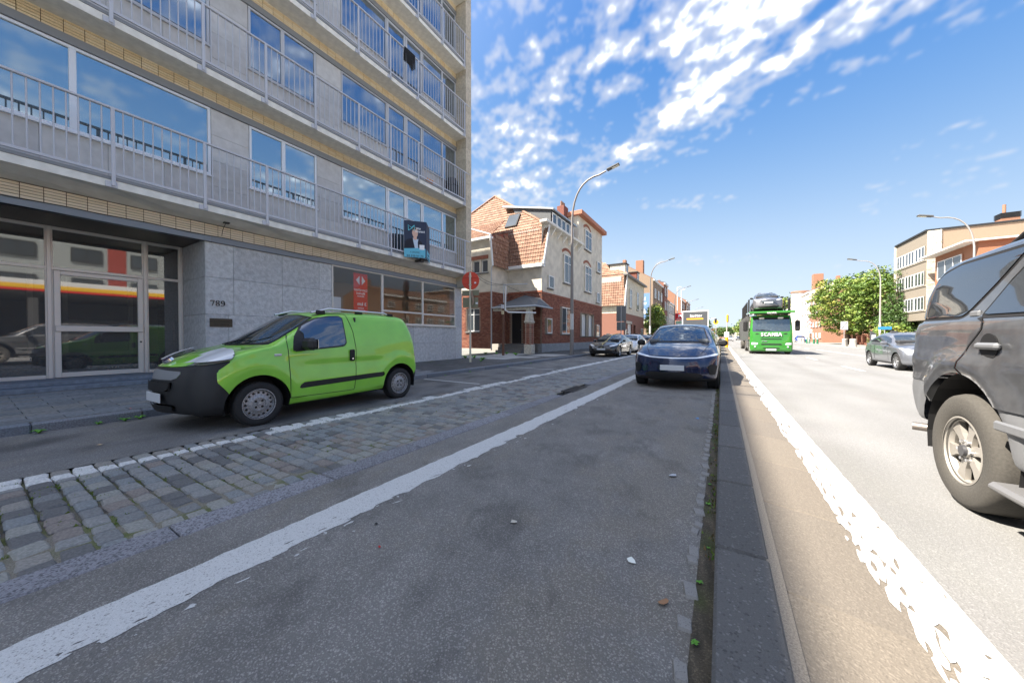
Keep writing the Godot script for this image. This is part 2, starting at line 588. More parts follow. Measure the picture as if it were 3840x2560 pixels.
func ground() -> void:
	var grain := noise_tex(0.10, 0.50, 1.0, 512, 3, 21, 1.9)
	var grain_b := bump_tex(0.07, 512, 3, 21, 5.0)
	var sp := speckle(512, 10000, 0.8, 3.0, 0.48, 0.40, 0.95, 0.04, 3)
	var asphalt := tri_tex(vmat(0.92), sp[0], 1.35, sp[1], 0.7)
	M.asphalt = asphalt
	var ws := speckle(512, 5200, 0.8, 2.4, 0.90, 0.40, 0.92, 0.1, 9)
	var white := tri_tex(mt(0.60, 0.60, 0.585, 0.8), ws[0], 1.35, ws[1], 0.5)
	M.road_white = white
	var conc := tri_tex(vmat(0.9), noise_tex(0.09, 0.62, 1.0, 512, 4, 33, 2.2), 2.2, bump_tex(0.09, 512, 4, 33, 3.0), 0.5)
	M.conc = conc
	var flat := func(_x, _d): return 0.0
	# the land
	var land := nb()
	land.quad(V(-1500, -0.25, 1500), V(1500, -0.25, 1500), V(1500, -0.25, -3000), V(-1500, -0.25, -3000))
	struct("ground", land, tri_tex(mt(0.20, 0.20, 0.18, 0.95), grain, 0.4))
	# parking lane between the gutter and the median kerb
	var pk := func(x: float, d: float) -> Color:
		var a := 0.325 + 0.035 * nz(x, d, 1.7) + 0.03 * nz(x, d, 5.0) + 0.03 * nz(x + 7.0, d, 0.5)
		var c := Color(a * 1.06, a * 1.01, a * 0.94)
		var dust := 0.62 * nz(x * 1.6 + 3.0, d, 1.1) + 0.35 * nz(x, d, 4.0) + clampf((x + 0.95) * 0.9, -0.3, 0.55) - 0.10
		dust = maxf(dust, 0.75 * nz(x + 20.0, d * 0.6, 0.9) + 0.3 * nz(x, d, 6.0) - 0.22)
		dust += 0.16 * nz(x, d, 14.0) + 0.10 * nz(x, d, 31.0)
		c = c.lerp(Color(0.36, 0.33, 0.285), clampf(dust * 1.9, 0.0, 0.8))
		var oil := nz(x - 4.0, d + 3.0, 1.4) + 0.3 * nz(x, d, 6.0) + 0.2 * nz(x, d, 17.0) - 0.42
		return c.lerp(Color(0.07, 0.068, 0.065), clampf(oil * 1.2, 0.0, 0.28))
	var o := partm("parking_lane", sheet(even(-2.88, -0.02, 0.036), steps(-0.6, 150.0, 0.036, 1.014), flat, pk), asphalt, self)
	o.set_meta("kind", "structure")
	# lane beside the pavement, where the van stands
	var sl := func(x: float, d: float) -> Color:
		var a := 0.31 + 0.05 * nz(x, d, 1.3) + 0.035 * nz(x, d, 4.0)
		var c := Color(a * 1.0, a * 0.985, a * 0.96)
		c = c.lerp(Color(0.075, 0.072, 0.07), clampf((nz(x + 31.0, d, 0.9) - 0.15) * 1.4, 0.0, 0.55))
		return c.lerp(Color(0.36, 0.34, 0.30), clampf((nz(x, d + 50.0, 2.0) - 0.2) * 1.5, 0.0, 0.6))
	o = partm("side_lane", sheet(even(-7.62, -5.28, 0.09), steps(-6.0, 150.0, 0.09, 1.018), flat, sl), asphalt, self)
	o.set_meta("kind", "structure")
	# the carriageway
	var rd := func(x: float, d: float) -> Color:
		var a := 0.275 + 0.02 * nz(x, d, 0.8) + 0.02 * nz(x, d * 0.15, 1.4)
		var c := Color(a, a, a * 0.985)
		var tr := minf(absf(fposmod(x, 3.45) - 1.0), absf(fposmod(x, 3.45) - 2.7))
		return c.lerp(Color(0.19, 0.185, 0.175), clampf(0.35 - tr, 0.0, 0.3) * (1.0 + nz(x, d, 0.6)))
	var rs := speckle(512, 12000, 0.8, 2.8, 0.66, 0.62, 0.95, 0.04, 4)
	var road_m := tri_tex(vmat(0.9), rs[0], 1.2, rs[1], 0.6)
	o = partm("main_road", sheet(even(0.92, 12.45, 0.18), steps(-14.0, 900.0, 0.2, 1.022), flat, rd), road_m, self)
	o.set_meta("kind", "structure")
	far_road(road_m)
	markings(white)
	cobbles()
	gutter()
	kerbs()
	pavement()
	porch_slabs()
	median()

func far_road(m: Material) -> void:
	var b := nb(true)
	b.col = Color(0.2, 0.2, 0.19)
	b.quad(V(-60, -0.02, -150), V(0.9, -0.02, -150), V(0.9, -0.02, -900), V(-60, -0.02, -900))
	struct("far_street", b, m)
	b = nb(true)
	b.col = Color(0.27, 0.26, 0.24)
	b.quad(V(12.7, 0.10, 20), V(60, 0.10, 20), V(60, 0.10, -900), V(12.7, 0.10, -900))
	struct("far_pavement", b, M.conc)
	var k := nb(true)
	k.col = Color(0.34, 0.34, 0.33)
	for i in 60: k.box(V(12.57, 0.04, 20.0 - i * 6.0 - 3.0), V(0.25, 0.16, 5.97), 0.02)
	struct("far_kerb", k, M.conc)

func markings(white: Material) -> void:
	# the broad worn line along the parking lane
	var wear := func(p: Vector3) -> float:
		var d := -p.z
		var e0 := -2.44 + 0.012 * nz(p.x, d, 9.0) + 0.008 * nz(0.0, d, 1.2)
		var e1 := -2.165 + 0.015 * nz(3.0, d, 2.5) + 0.018 * nz(p.x, d, 12.0) + 0.016 * nz(p.x, d, 30.0)
		var edge := maxf(e0 - p.x, p.x - e1)
		var flake := 0.55 * nz(p.x * 1.6, d, 11.0) + 0.75 * nz(p.x * 1.2, d, 29.0) - 0.66 + 0.6 * clampf((p.x + 2.27) * 3.0, -0.1, 0.5)
		return maxf(edge, flake * 0.05)
	var o := worn_paint("lane_line", -2.50, -2.02, -2.0, 60.0, 0.003, 0.018, wear, white, self)
	o.set_meta("kind", "structure")
	o.name = "lane_line"
	# flakes that are left beside it
	var rest := func(p: Vector3) -> float:
		var d := -p.z
		return 0.66 - (nz(p.x * 1.6, d + 40.0, 9.0) + 0.4 * nz(p.x * 2.0, d, 17.0)) + 4.0 * absf(p.x + 2.09) - 0.12
	o = worn_paint("lane_line_flakes", -2.16, -1.95, -1.0, 9.0, 0.003, 0.02, rest, white, self)
	o.set_meta("kind", "structure")
	# lines of the carriageway
	var b := nb()
	for i in 30: 
		var d := 17.3 + i * 7.2
		b.quad(V(4.38, 0.005, -d), V(4.52, 0.005, -d), V(4.52, 0.005, -d - 2.6), V(4.38, 0.005, -d - 2.6))
	struct("dashed_line", b, white)
	b = nb()
	b.quad(V(7.86, 0.005, 5), V(8.0, 0.005, 5), V(8.0, 0.005, -44), V(7.86, 0.005, -44))
	for i in 14:
		var d := 47.0 + i * 5.0
		b.quad(V(7.86, 0.005, -d), V(8.0, 0.005, -d), V(8.0, 0.005, -d - 2.5), V(7.86, 0.005, -d - 2.5))
	struct("centre_line", b, white)
	# marked bay ends in the lane where the van stands
	b = nb()
	for d in [7.2, 11.9, 17.2]:
		b.quad(V(-7.5, 0.005, -d), V(-5.45, 0.005, -d), V(-5.45, 0.005, -d - 0.09), V(-7.5, 0.005, -d - 0.09))
	struct("bay_line", b, white)

func sett_mesh(k: int, rough: float) -> ArrayMesh:                     # one hand-cut stone: 1 by 1, top near y = 0
	var rr := RandomNumberGenerator.new()
	rr.seed = 100 + k
	var b := nb()
	var top := []; var mid := []; var low := []
	var cn := []
	for q in [[1, 1], [-1, 1], [-1, -1], [1, -1]]:                            # three points round each corner
		var k3 := [Vector2(0.5, 0.40), Vector2(0.465, 0.465), Vector2(0.40, 0.5)]
		if q[0] * q[1] < 0: k3.reverse()
		var j := Vector2(rr.randf_range(-rough, rough), rr.randf_range(-rough, rough))
		for c in k3: cn.push_back([Vector2(c.x * q[0], c.y * q[1]), j])
	var m := cn.size()
	for e in cn:
		var c: Vector2 = e[0]; var j: Vector2 = e[1]
		low.push_back(V(c.x * 0.99 + j.x, -0.10, c.y * 0.99 + j.y))
		mid.push_back(V(c.x * 0.98 + j.x, -0.012 + rr.randf_range(-0.003, 0.003), c.y * 0.98 + j.y))
		top.push_back(V(c.x * 0.86 + j.x * 0.8, rr.randf_range(-0.003, 0.002), c.y * 0.82 + j.y * 0.8))
	var cen := V(0, rr.randf_range(-0.001, 0.005), 0)
	for i in m:
		var i2 := (i + 1) % m
		b.quad(low[i2], low[i], mid[i], mid[i2])
		b.quad(mid[i2], mid[i], top[i], top[i2])
		b.tri(top[i2], top[i], cen)
	return b.mesh()

func cobbles() -> void:
	var root := Node3D.new()
	root.name = "cobbled_lane"
	root.set_meta("kind", "structure")
	add_child(root)
	var bed := func(x: float, d: float) -> Color:
		var g := nz(x, d, 2.6) + 0.5 * nz(x, d, 8.0) - clampf((x + 3.9) * 0.5, -0.3, 0.4)
		var c := Color(0.16, 0.145, 0.115).lerp(Color(0.32, 0.29, 0.24), clampf((x + 4.2) * 0.6, 0.0, 0.8))
		return c.lerp(Color(0.12, 0.145, 0.04), clampf(g * 1.6 + 0.30, 0.0, 1.0))
	var depth := func(x: float, d: float) -> float:
		return -0.016 + 0.012 * clampf((x + 4.1) * 1.2, -1.0, 0.9) + 0.008 * nz(x, d, 5.0) - 0.03 * clampf(nz(x + 5.0, d * 0.5 + 2.0, 1.1) - 0.2, 0.0, 0.4)
	partm("bed", sheet(even(-5.30, -3.08, 0.05), steps(-3.0, 150.0, 0.05, 1.017), depth, bed), tri_tex(vmat(1.0), noise_tex(0.12, 0.5, 1.0, 256, 4, 61, 2.0), 3.0), root)
	var st := noise_tex(0.035, 0.66, 1.0, 512, 5, 91, 2.2)
	var sb := bump_tex(0.06, 512, 5, 91, 4.0)
	var mats := []
	for q in [[0.225, 0.24, 0.245], [0.26, 0.262, 0.255], [0.28, 0.265, 0.24], [0.205, 0.21, 0.21], [0.29, 0.29, 0.265], [0.14, 0.14, 0.14], [0.24, 0.21, 0.19]]:
		mats.push_back(tri_tex(mt(q[0], q[1], q[2], 0.72), st, 2.4, sb, 0.6))
	mats.push_back(tri_tex(mt(0.66, 0.66, 0.64, 0.75), st, 2.4, sb, 0.5))
	var meshes := []
	for k in 8: meshes.push_back(sett_mesh(k, 0.055))
	var items := []
	var d := -2.6
	var row := 0
	R.seed = 5
	while d < 46.0:
		var len_d := R.randf_range(0.118, 0.146)
		# two painted setts at the edge, then the paved width
		var x := -5.27 + R.randf_range(-0.015, 0.015)
		var k := 0
		while x < -3.14:
			var w := R.randf_range(0.155, 0.215)
			if k < 2: w = R.randf_range(0.145, 0.175)
			if row % 2 == 1 and k == 2: w *= 0.62
			if x + w > -3.10: w = -3.095 - x
			if w < 0.07: break
			var mi: int = R.randi() % 5 if R.randf() > 0.2 else (5 if R.randf() < 0.5 else 6)
			if k < 2 and R.randf() > 0.04 and not (k == 0 and nz(0.0, d, 0.8) > 0.18): mi = 7
			var sink := R.randf_range(-0.006, 0.003)
			var tr := Transform3D(Basis(Vector3.UP, R.randf_range(-0.05, 0.05)) * Basis(Vector3.RIGHT, R.randf_range(-0.025, 0.025)) * Basis.from_scale(V(w - R.randf_range(0.004, 0.016), 1.0, len_d - R.randf_range(0.006, 0.016))), V(x + w * 0.5, sink + 0.004, -(d + len_d * 0.5)))
			items.push_back([tr, R.randi() % 8, mi])
			x += w
			k += 1
		d += len_d
		row += 1
	pieces(root, "sett", "far_setts", items, meshes, mats, 300)
	var b := nb(true)                                                   # farther on the joints can no longer be told apart
	b.col = Color(0.19, 0.19, 0.185)
	b.quad(V(-5.29, 0.001, -45.8), V(-3.1, 0.001, -45.8), V(-3.1, 0.001, -150), V(-5.29, 0.001, -150))
	part("distant_paving", b, M.conc, root)
	# moss and small weeds in the joints
	var g := nb(true)
	R.seed = 9
	for i in 2600:
		var mx := R.randf_range(-5.2, -3.4); var md := pow(R.randf(), 1.8) * 16.0 - 0.8
		if nz(mx, md, 2.6) + 0.5 * nz(mx, md, 8.0) - clampf((mx + 3.9) * 0.5, -0.3, 0.4) < 0.12: continue
		g.col = Color(0.10, 0.17, 0.025).lerp(Color(0.17, 0.21, 0.05), R.randf())
		for k in 2:
			var a := R.randf() * TAU
			var u := V(cos(a), 0, sin(a)) * R.randf_range(0.006, 0.016)
			var p := V(mx, -0.012, -md) + V(R.randf_range(-0.01, 0.01), 0, R.randf_range(-0.01, 0.01))
			g.tri(p - u, p + u, p + V(R.randf_range(-0.008, 0.008), R.randf_range(0.012, 0.024), R.randf_range(-0.008, 0.008)))
	stuff(part("moss", g, vmat(1.0), root))

func gutter() -> void:
	var root := Node3D.new()
	root.name = "gutter"
	root.set_meta("kind", "structure")
	add_child(root)
	var gs := speckle(256, 1500, 1.5, 4.0, 0.85, 0.25, 0.7, 0.15, 6)
	var mats := []
	for a in [0.27, 0.30, 0.25]: mats.push_back(tri_tex(mt(a * 0.97, a * 0.97, a * 1.06, 0.85), gs[0], 2.2, gs[1], 0.3))
	var box := nb().box(V(0, -0.06, 0), V(0.235, 0.13, 1.0), 0.008).mesh()
	var items := []
	for i in 150:
		if i == 10 or i == 11: continue
		var s := 0.992
		items.push_back([Transform3D(Basis.from_scale(V(1, 1, s)), V(-2.985, 0.004 + 0.003 * nz(i, 0, 9.0), -(-2.78 + i * 1.0))), 0, i % 3])
	pieces(root, "concrete_slab", "far_slabs", items, [box], mats, 60)
	# storm drain grate
	var t := thing("drain_grate", "dark iron street drain grate set beside the cobbles", "drain", V(-2.99, 0, -7.75))
	var iron := mt(0.05, 0.047, 0.045, 0.6, 0.6)
	var f := nb()
	f.box(V(0, 0.002, 0.46), V(0.30, 0.02, 0.05), 0.004); f.box(V(0, 0.002, -0.46), V(0.30, 0.02, 0.05), 0.004)
	f.box(V(-0.135, 0.0025, 0), V(0.035, 0.02, 0.86), 0.004); f.box(V(0.135, 0.0025, 0), V(0.035, 0.02, 0.86), 0.004)
	part("frame", f, iron, t)
	for i in 16: part("bar", nb().box(V(0, -0.001, -0.40 + i * 0.053), V(0.24, 0.018, 0.022), 0.003), iron, t)
	part("pit", nb().quad2(V(-0.12, -0.08, 0.44), V(0.12, -0.08, 0.44), V(0.12, -0.08, -0.44), V(-0.12, -0.08, -0.44)), mt(0.01, 0.01, 0.01), t)

func kerbs() -> void:
	var root := Node3D.new()
	root.name = "kerb"
	root.set_meta("kind", "structure")
	add_child(root)
	var tx := noise_tex(0.05, 0.6, 1.0, 512, 5, 44, 2.0)
	var mats := []
	for q in [[0.19, 0.215, 0.25], [0.22, 0.235, 0.26], [0.17, 0.19, 0.22]]: mats.push_back(tri_tex(mt(q[0], q[1], q[2], 0.7), tx, 1.6, bump_tex(0.06, 512, 4, 44, 3.0), 0.4))
	var stone := nb().box(V(0, 0.0, 0), V(0.16, 0.25, 1.0), 0.018).mesh()
	var items := []
	for i in 110: items.push_back([Transform3D(Basis.from_scale(V(1, 1, 0.994)), V(-7.70, 0.0 + 0.004 * nz(i * 3.0, 0, 5.0), -(-6.0 + i))), 0, i % 3])
	pieces(root, "kerb_stone", "far_kerb_stones", items, [stone], mats, 80)

func pavement() -> void:
	var root := Node3D.new()
	root.name = "pavement"
	root.set_meta("kind", "structure")
	add_child(root)
	var b := nb(true)
	b.col = Color(0.13, 0.125, 0.11)
	b.quad(V(-13.6, 0.10, 7), V(-7.78, 0.10, 7), V(-7.78, 0.10, -150), V(-13.6, 0.10, -150))
	part("bed", b, M.conc, root)
	var tx := noise_tex(0.03, 0.62, 1.0, 512, 5, 52, 2.0)
	var mats := []
	for q in [[0.205, 0.225, 0.24], [0.23, 0.24, 0.25], [0.18, 0.195, 0.205], [0.235, 0.235, 0.225]]: mats.push_back(tri_tex(mt(q[0], q[1], q[2], 0.78), tx, 0.9, bump_tex(0.05, 512, 5, 52, 2.5), 0.4))
	var tile := nb().box(V(0, 0, 0), V(1, 0.05, 1), 0.006).mesh()
	var items := []
	R.seed = 12
	var x := -11.66
	var row := 0
	while x < -7.82:
		var w := minf(0.295, -7.785 - x)
		var d := -4.0 + (0.3 if row % 2 else 0.0)
		while d < 7.4 + (0.3 if row % 2 else 0.0):
			var l := 0.60
			items.push_back([Transform3D(Basis(Vector3.RIGHT, R.randf_range(-0.006, 0.006)) * Basis(Vector3.FORWARD, R.randf_range(-0.008, 0.008)) * Basis.from_scale(V(w - 0.006, 1, l - 0.007)), V(x + w * 0.5, 0.099 + R.randf_range(-0.002, 0.003), -(d + l * 0.5))), 0, R.randi() % 4])
			d += l
		x += w
		row += 1
	pieces(root, "paving_slab", "other_slabs", items, [tile], mats, 250)
	# farther on the pavement is worn asphalt and concrete strips
	var far := func(px: float, d: float) -> Color:
		var a := 0.17 + 0.03 * nz(px, d, 0.9) + 0.03 * nz(px, d, 3.0)
		var c := Color(a, a, a * 0.98)
		return c.lerp(Color(0.12, 0.15, 0.05), clampf((nz(px + 3.0, d, 1.2) + 0.3 * nz(px, d, 5.0) - 0.48 + clampf((-10.3 - px) * 0.25, -0.2, 0.3)) * 1.6, 0.0, 0.8))
	partm("asphalt_strip", sheet(even(-13.6, -7.78, 0.16), steps(7.3, 150.0, 0.16, 1.02), func(_a, _b): return 0.119, far), M.asphalt, root)

func porch_slabs() -> void:                                      # cast concrete pads laid before the porch and the side of the flats
	var root := Node3D.new()
	root.name = "concrete_pads"
	root.set_meta("kind", "structure")
	add_child(root)
	var m := tri_tex(mt(0.36, 0.355, 0.34, 0.85), noise_tex(0.03, 0.75, 1.0, 256, 5, 55, 1.6), 0.8)
	for q in [[-13.0, 14.3, 1.9], [-11.0, 14.3, 1.6], [-12.2, 16.4, 1.5], [-10.4, 16.0, 1.2], [-10.0, 18.0, 2.4], [-12.6, 18.2, 1.8]]:
		part("pad", nb().span(V(q[0], 0.09, -q[1]), V(q[0] + 1.75, 0.131, -q[1] - q[2]), 0.008), m, root)

func median() -> void:
	var root := Node3D.new()
	root.name = "median"
	root.set_meta("kind", "structure")
	add_child(root)
	var ks := speckle(512, 3000, 0.8, 3.4, 0.58, 0.35, 0.75, 0.34, 7)
	var bt: Texture2D = ks[1]
	var km := []
	for a in [0.125, 0.135, 0.118]: km.push_back(tri_tex(mt(a * 1.35, a * 1.33, a * 1.30, 0.9), ks[0], 1.05, bt, 0.5))
	var stone := nb().box(V(0, -0.02, 0), V(0.24, 0.28, 1.0), 0.012).mesh()
	var items := []
	for i in 64: items.push_back([Transform3D(Basis.from_scale(V(1, 1, 0.985)), V(0.10, 0.0 + 0.003 * nz(i * 5.0, 1, 3.0), -(-2.35 + i))), 0, i % 3])
	pieces(root, "kerb_stone", "far_kerb_stones", items, [stone], km, 50)
	# mortar strip and the sloping concrete apron, slab by slab
	var mor := nb(true)
	mor.col = Color(0.24, 0.215, 0.18)
	mor.quad(V(0.205, 0.112, 4), V(0.26, 0.108, 4), V(0.26, 0.108, -62), V(0.205, 0.112, -62))
	part("mortar", mor, M.conc, root)
	var am := []
	var aps := speckle(512, 7000, 1.2, 3.6, 0.72, 0.6, 1.0, 0.08, 8)
	for q in [[0.20, 0.172, 0.14], [0.21, 0.181, 0.146], [0.19, 0.165, 0.136]]: am.push_back(tri_tex(mt(q[0], q[1], q[2], 0.88), aps[0], 1.3, aps[1], 0.4))
	var sb := nb()
	sb.x = Transform3D(Basis(Vector3.BACK, atan2(-0.085, 0.7)), V(0.595, 0.062, 0))
	sb.box(V(0, -0.06, 0), V(0.70, 0.12, 1.0), 0.008)
	items = []
	for i in 80: items.push_back([Transform3D(Basis.from_scale(V(1, 1, 0.995)), V(0, 0.002 * nz(i * 3.0, 7, 3.0), -(-2.55 + i * 1.0))), 0, i % 3])
	pieces(root, "apron_slab", "far_apron_slabs", items, [sb.mesh()], am, 60)
	# the worn white edge line painted along the apron
	var wear := func(p: Vector3) -> float:
		var d := -p.z
		var e0 := 0.665 + 0.03 * nz(3.0, d, 0.8) + 0.010 * nz(p.x, d, 12.0) + 0.014 * nz(p.x, d, 30.0)
		var flake := 0.5 * nz(p.x * 1.5, d + 9.0, 12.0) + 0.8 * nz(p.x * 1.3, d, 31.0) - 0.40 - clampf((p.x - 0.75) * 2.0, -0.5, 0.3)
		var joint := 0.02 - absf(fposmod(d + 2.55 + 0.51, 1.02) - 0.51 + 0.51 - 0.51)
		return maxf(maxf(e0 - p.x, p.x - 0.938), flake * 0.03)
	var w := worn_paint("edge_line", 0.52, 0.95, -2.0, 80.0, 0.0, 0.018, wear, M.road_white, root)
	w.rotation.z = atan2(-0.085, 0.7)
	w.position = V(0.0, 0.1376, 0)
	# silt, joint filler and weeds along the foot of the kerb
	var silt := func(x: float, d: float) -> Color:
		return Color(0.20, 0.165, 0.115).lerp(Color(0.10, 0.085, 0.06), clampf(0.5 + nz(x * 3.0, d, 6.0), 0.0, 1.0)).lerp(Color(0.10, 0.13, 0.03), clampf((nz(x, d + 5.0, 2.0) + 0.4 * nz(x, d, 9.0) - 0.1) * 1.6, 0.0, 0.85))
	partm("silt", sheet(even(-0.10, -0.021, 0.02), steps(-1.5, 60.0, 0.03, 1.02), func(x, d): return 0.004 + 0.010 * clampf((x + 0.10) / 0.08, 0.0, 1.0) * (0.6 + nz(x, d, 5.0)), silt), M.asphalt, root)
	var g := nb(true)                                                    # moss, grass blades and dead leaves along the foot of the kerb
	R.seed = 19
	for i in 1500:
		var gd := pow(R.randf(), 1.5) * 14.0 + 0.35
		if nz(2.0, gd, 1.6) + 0.5 * nz(7.0, gd, 6.0) < -0.05: continue
		var p := V(-0.028 - absf(R.randfn()) * 0.022, 0.006, -gd)
		g.col = [Color(0.09, 0.17, 0.025), Color(0.14, 0.20, 0.04), Color(0.20, 0.13, 0.06), Color(0.10, 0.075, 0.04)][R.randi() % 4]
		var a := R.randf() * TAU
		var e := V(cos(a), 0, sin(a)) * R.randf_range(0.003, 0.009)
		g.tri(p - e, p + e, p + V(R.randf_range(-0.012, 0.012), R.randf_range(0.006, 0.030), R.randf_range(-0.012, 0.012)))
	stuff(part("kerb_growth", g, vmat(1.0), root))
	var chip := sett_mesh(40, 0.09)
	var cit := []
	R.seed = 77
	var d := 0.6
	while d < 9.0:
		var l := R.randf_range(0.06, 0.12)
		cit.push_back([Transform3D(Basis(Vector3.UP, R.randf_range(-0.2, 0.2)) * Basis.from_scale(V(R.randf_range(0.045, 0.07), 0.8, l)), V(-0.125 + R.randf_range(-0.01, 0.012), 0.012, -d)), 0, 0])
		d += l + R.randf_range(0.01, 0.16)
	pieces(root, "edge_stone", "edge_stones", cit, [chip], [tri_tex(mt(0.27, 0.26, 0.245, 0.85), M.road_white.albedo_texture, 2.0)], 90)

# ---------------------------------------------------------------- the apartment block
const XF := -11.7
const XO := -11.06
const SLAB := [4.42, 7.85, 11.28, 14.71, 18.14]      # undersides of the balcony slabs

func text(s: String, size: float, at: Vector3, basis: Basis, m: Material, parent: Node3D, called := "lettering", bold := false, depth := 0.004, family := "Droid Sans") -> MeshInstance3D:
	var t := TextMesh.new()
	t.text = s
	var f := SystemFont.new()
	f.font_names = PackedStringArray([family])
	f.font_weight = 700 if bold else 400
	t.font = f
	t.font_size = 32
	t.pixel_size = size / 32.0
	t.depth = depth
	t.horizontal_alignment = HORIZONTAL_ALIGNMENT_CENTER
	var o := partm(called, t, m, parent)
	o.transform = Transform3D(basis, at)
	return o

func fold(x0: float, d0: float, d1: float, y0: float, y1: float, amp: float, waves: float, sd: float) -> B:   # a hanging curtain along the facade
	var b := nb()
	var k := int((d1 - d0) / 0.035) + 2
	var pr := Vector3.ZERO; var pn := Vector3.ZERO
	for i in k + 1:
		var t := float(i) / k
		var d := lerpf(d0, d1, t)
		var ph := t * waves * TAU + sd + 1.3 * sin(t * 9.0 + sd)
		var p := V(x0 + amp * sin(ph), 0, -d)
		var nn := V(1, 0, amp * cos(ph) * waves * TAU / (d1 - d0)).normalized()
		if i > 0: b.quadn(V(pr.x, y0, pr.z), V(p.x, y0, p.z), V(p.x, y1, p.z), V(pr.x, y1, pr.z), pn, nn, nn, pn)
		pr = p; pn = nn
	return b

# a window in the facade plane: bars at the given distances, optional transom; kind: what hangs behind
func facade_window(root: Node3D, x: float, ds: Array, y0: float, y1: float, fr: Material, gl: Material, bar := 0.06, sill := true, curtain: Material = null, sd := 0.0, transom := 0.0) -> Node3D:
	var w := Node3D.new()
	w.name = "window"
	root.add_child(w, true)
	var a: float = ds[0]; var z: float = ds[ds.size() - 1]
	var f := nb()
	f.span(V(x - 0.07, y1 - bar, -a), V(x + 0.012, y1, -z), 0.006)
	f.span(V(x - 0.07, y0, -a), V(x + 0.012, y0 + bar, -z), 0.006)
	for i in ds.size():
		var d: float = ds[i]
		var hw := bar * (0.5 if i == 0 or i == ds.size() - 1 else 0.85)
		var c := d + (hw if i == 0 else (-hw if i == ds.size() - 1 else 0.0))
		f.span(V(x - 0.068, y0 + bar, -(c - hw)), V(x + 0.010, y1 - bar, -(c + hw)), 0.006)
	if transom > 0.0: f.span(V(x - 0.066, transom - 0.035, -a - bar), V(x + 0.008, transom + 0.035, -z + bar), 0.006)
	part("frame", f, fr, w)
	for i in ds.size() - 1:
		var p := nb()
		var g0: float = ds[i] + bar * 0.8; var g1: float = ds[i + 1] - bar * 0.8
		p.quad(V(x - 0.03, y0 + bar * 0.8, -g0), V(x - 0.03, y0 + bar * 0.8, -g1), V(x - 0.03, y1 - bar * 0.8, -g1), V(x - 0.03, y1 - bar * 0.8, -g0))
		part("pane", p, gl, w)
	if sill: part("sill", nb().span(V(x - 0.05, y0 - 0.05, -a + 0.03), V(x + 0.06, y0 - 0.002, -z - 0.03), 0.006), fr, w)
	if curtain != null:
		for i in ds.size() - 1:
			part("curtain", fold(x - 0.22, ds[i] + 0.05, ds[i + 1] - 0.05, y0 + 0.05, y1 - 0.03, 0.035, (ds[i + 1] - ds[i]) * 6.0, sd + i * 2.1), curtain, w)
	return w

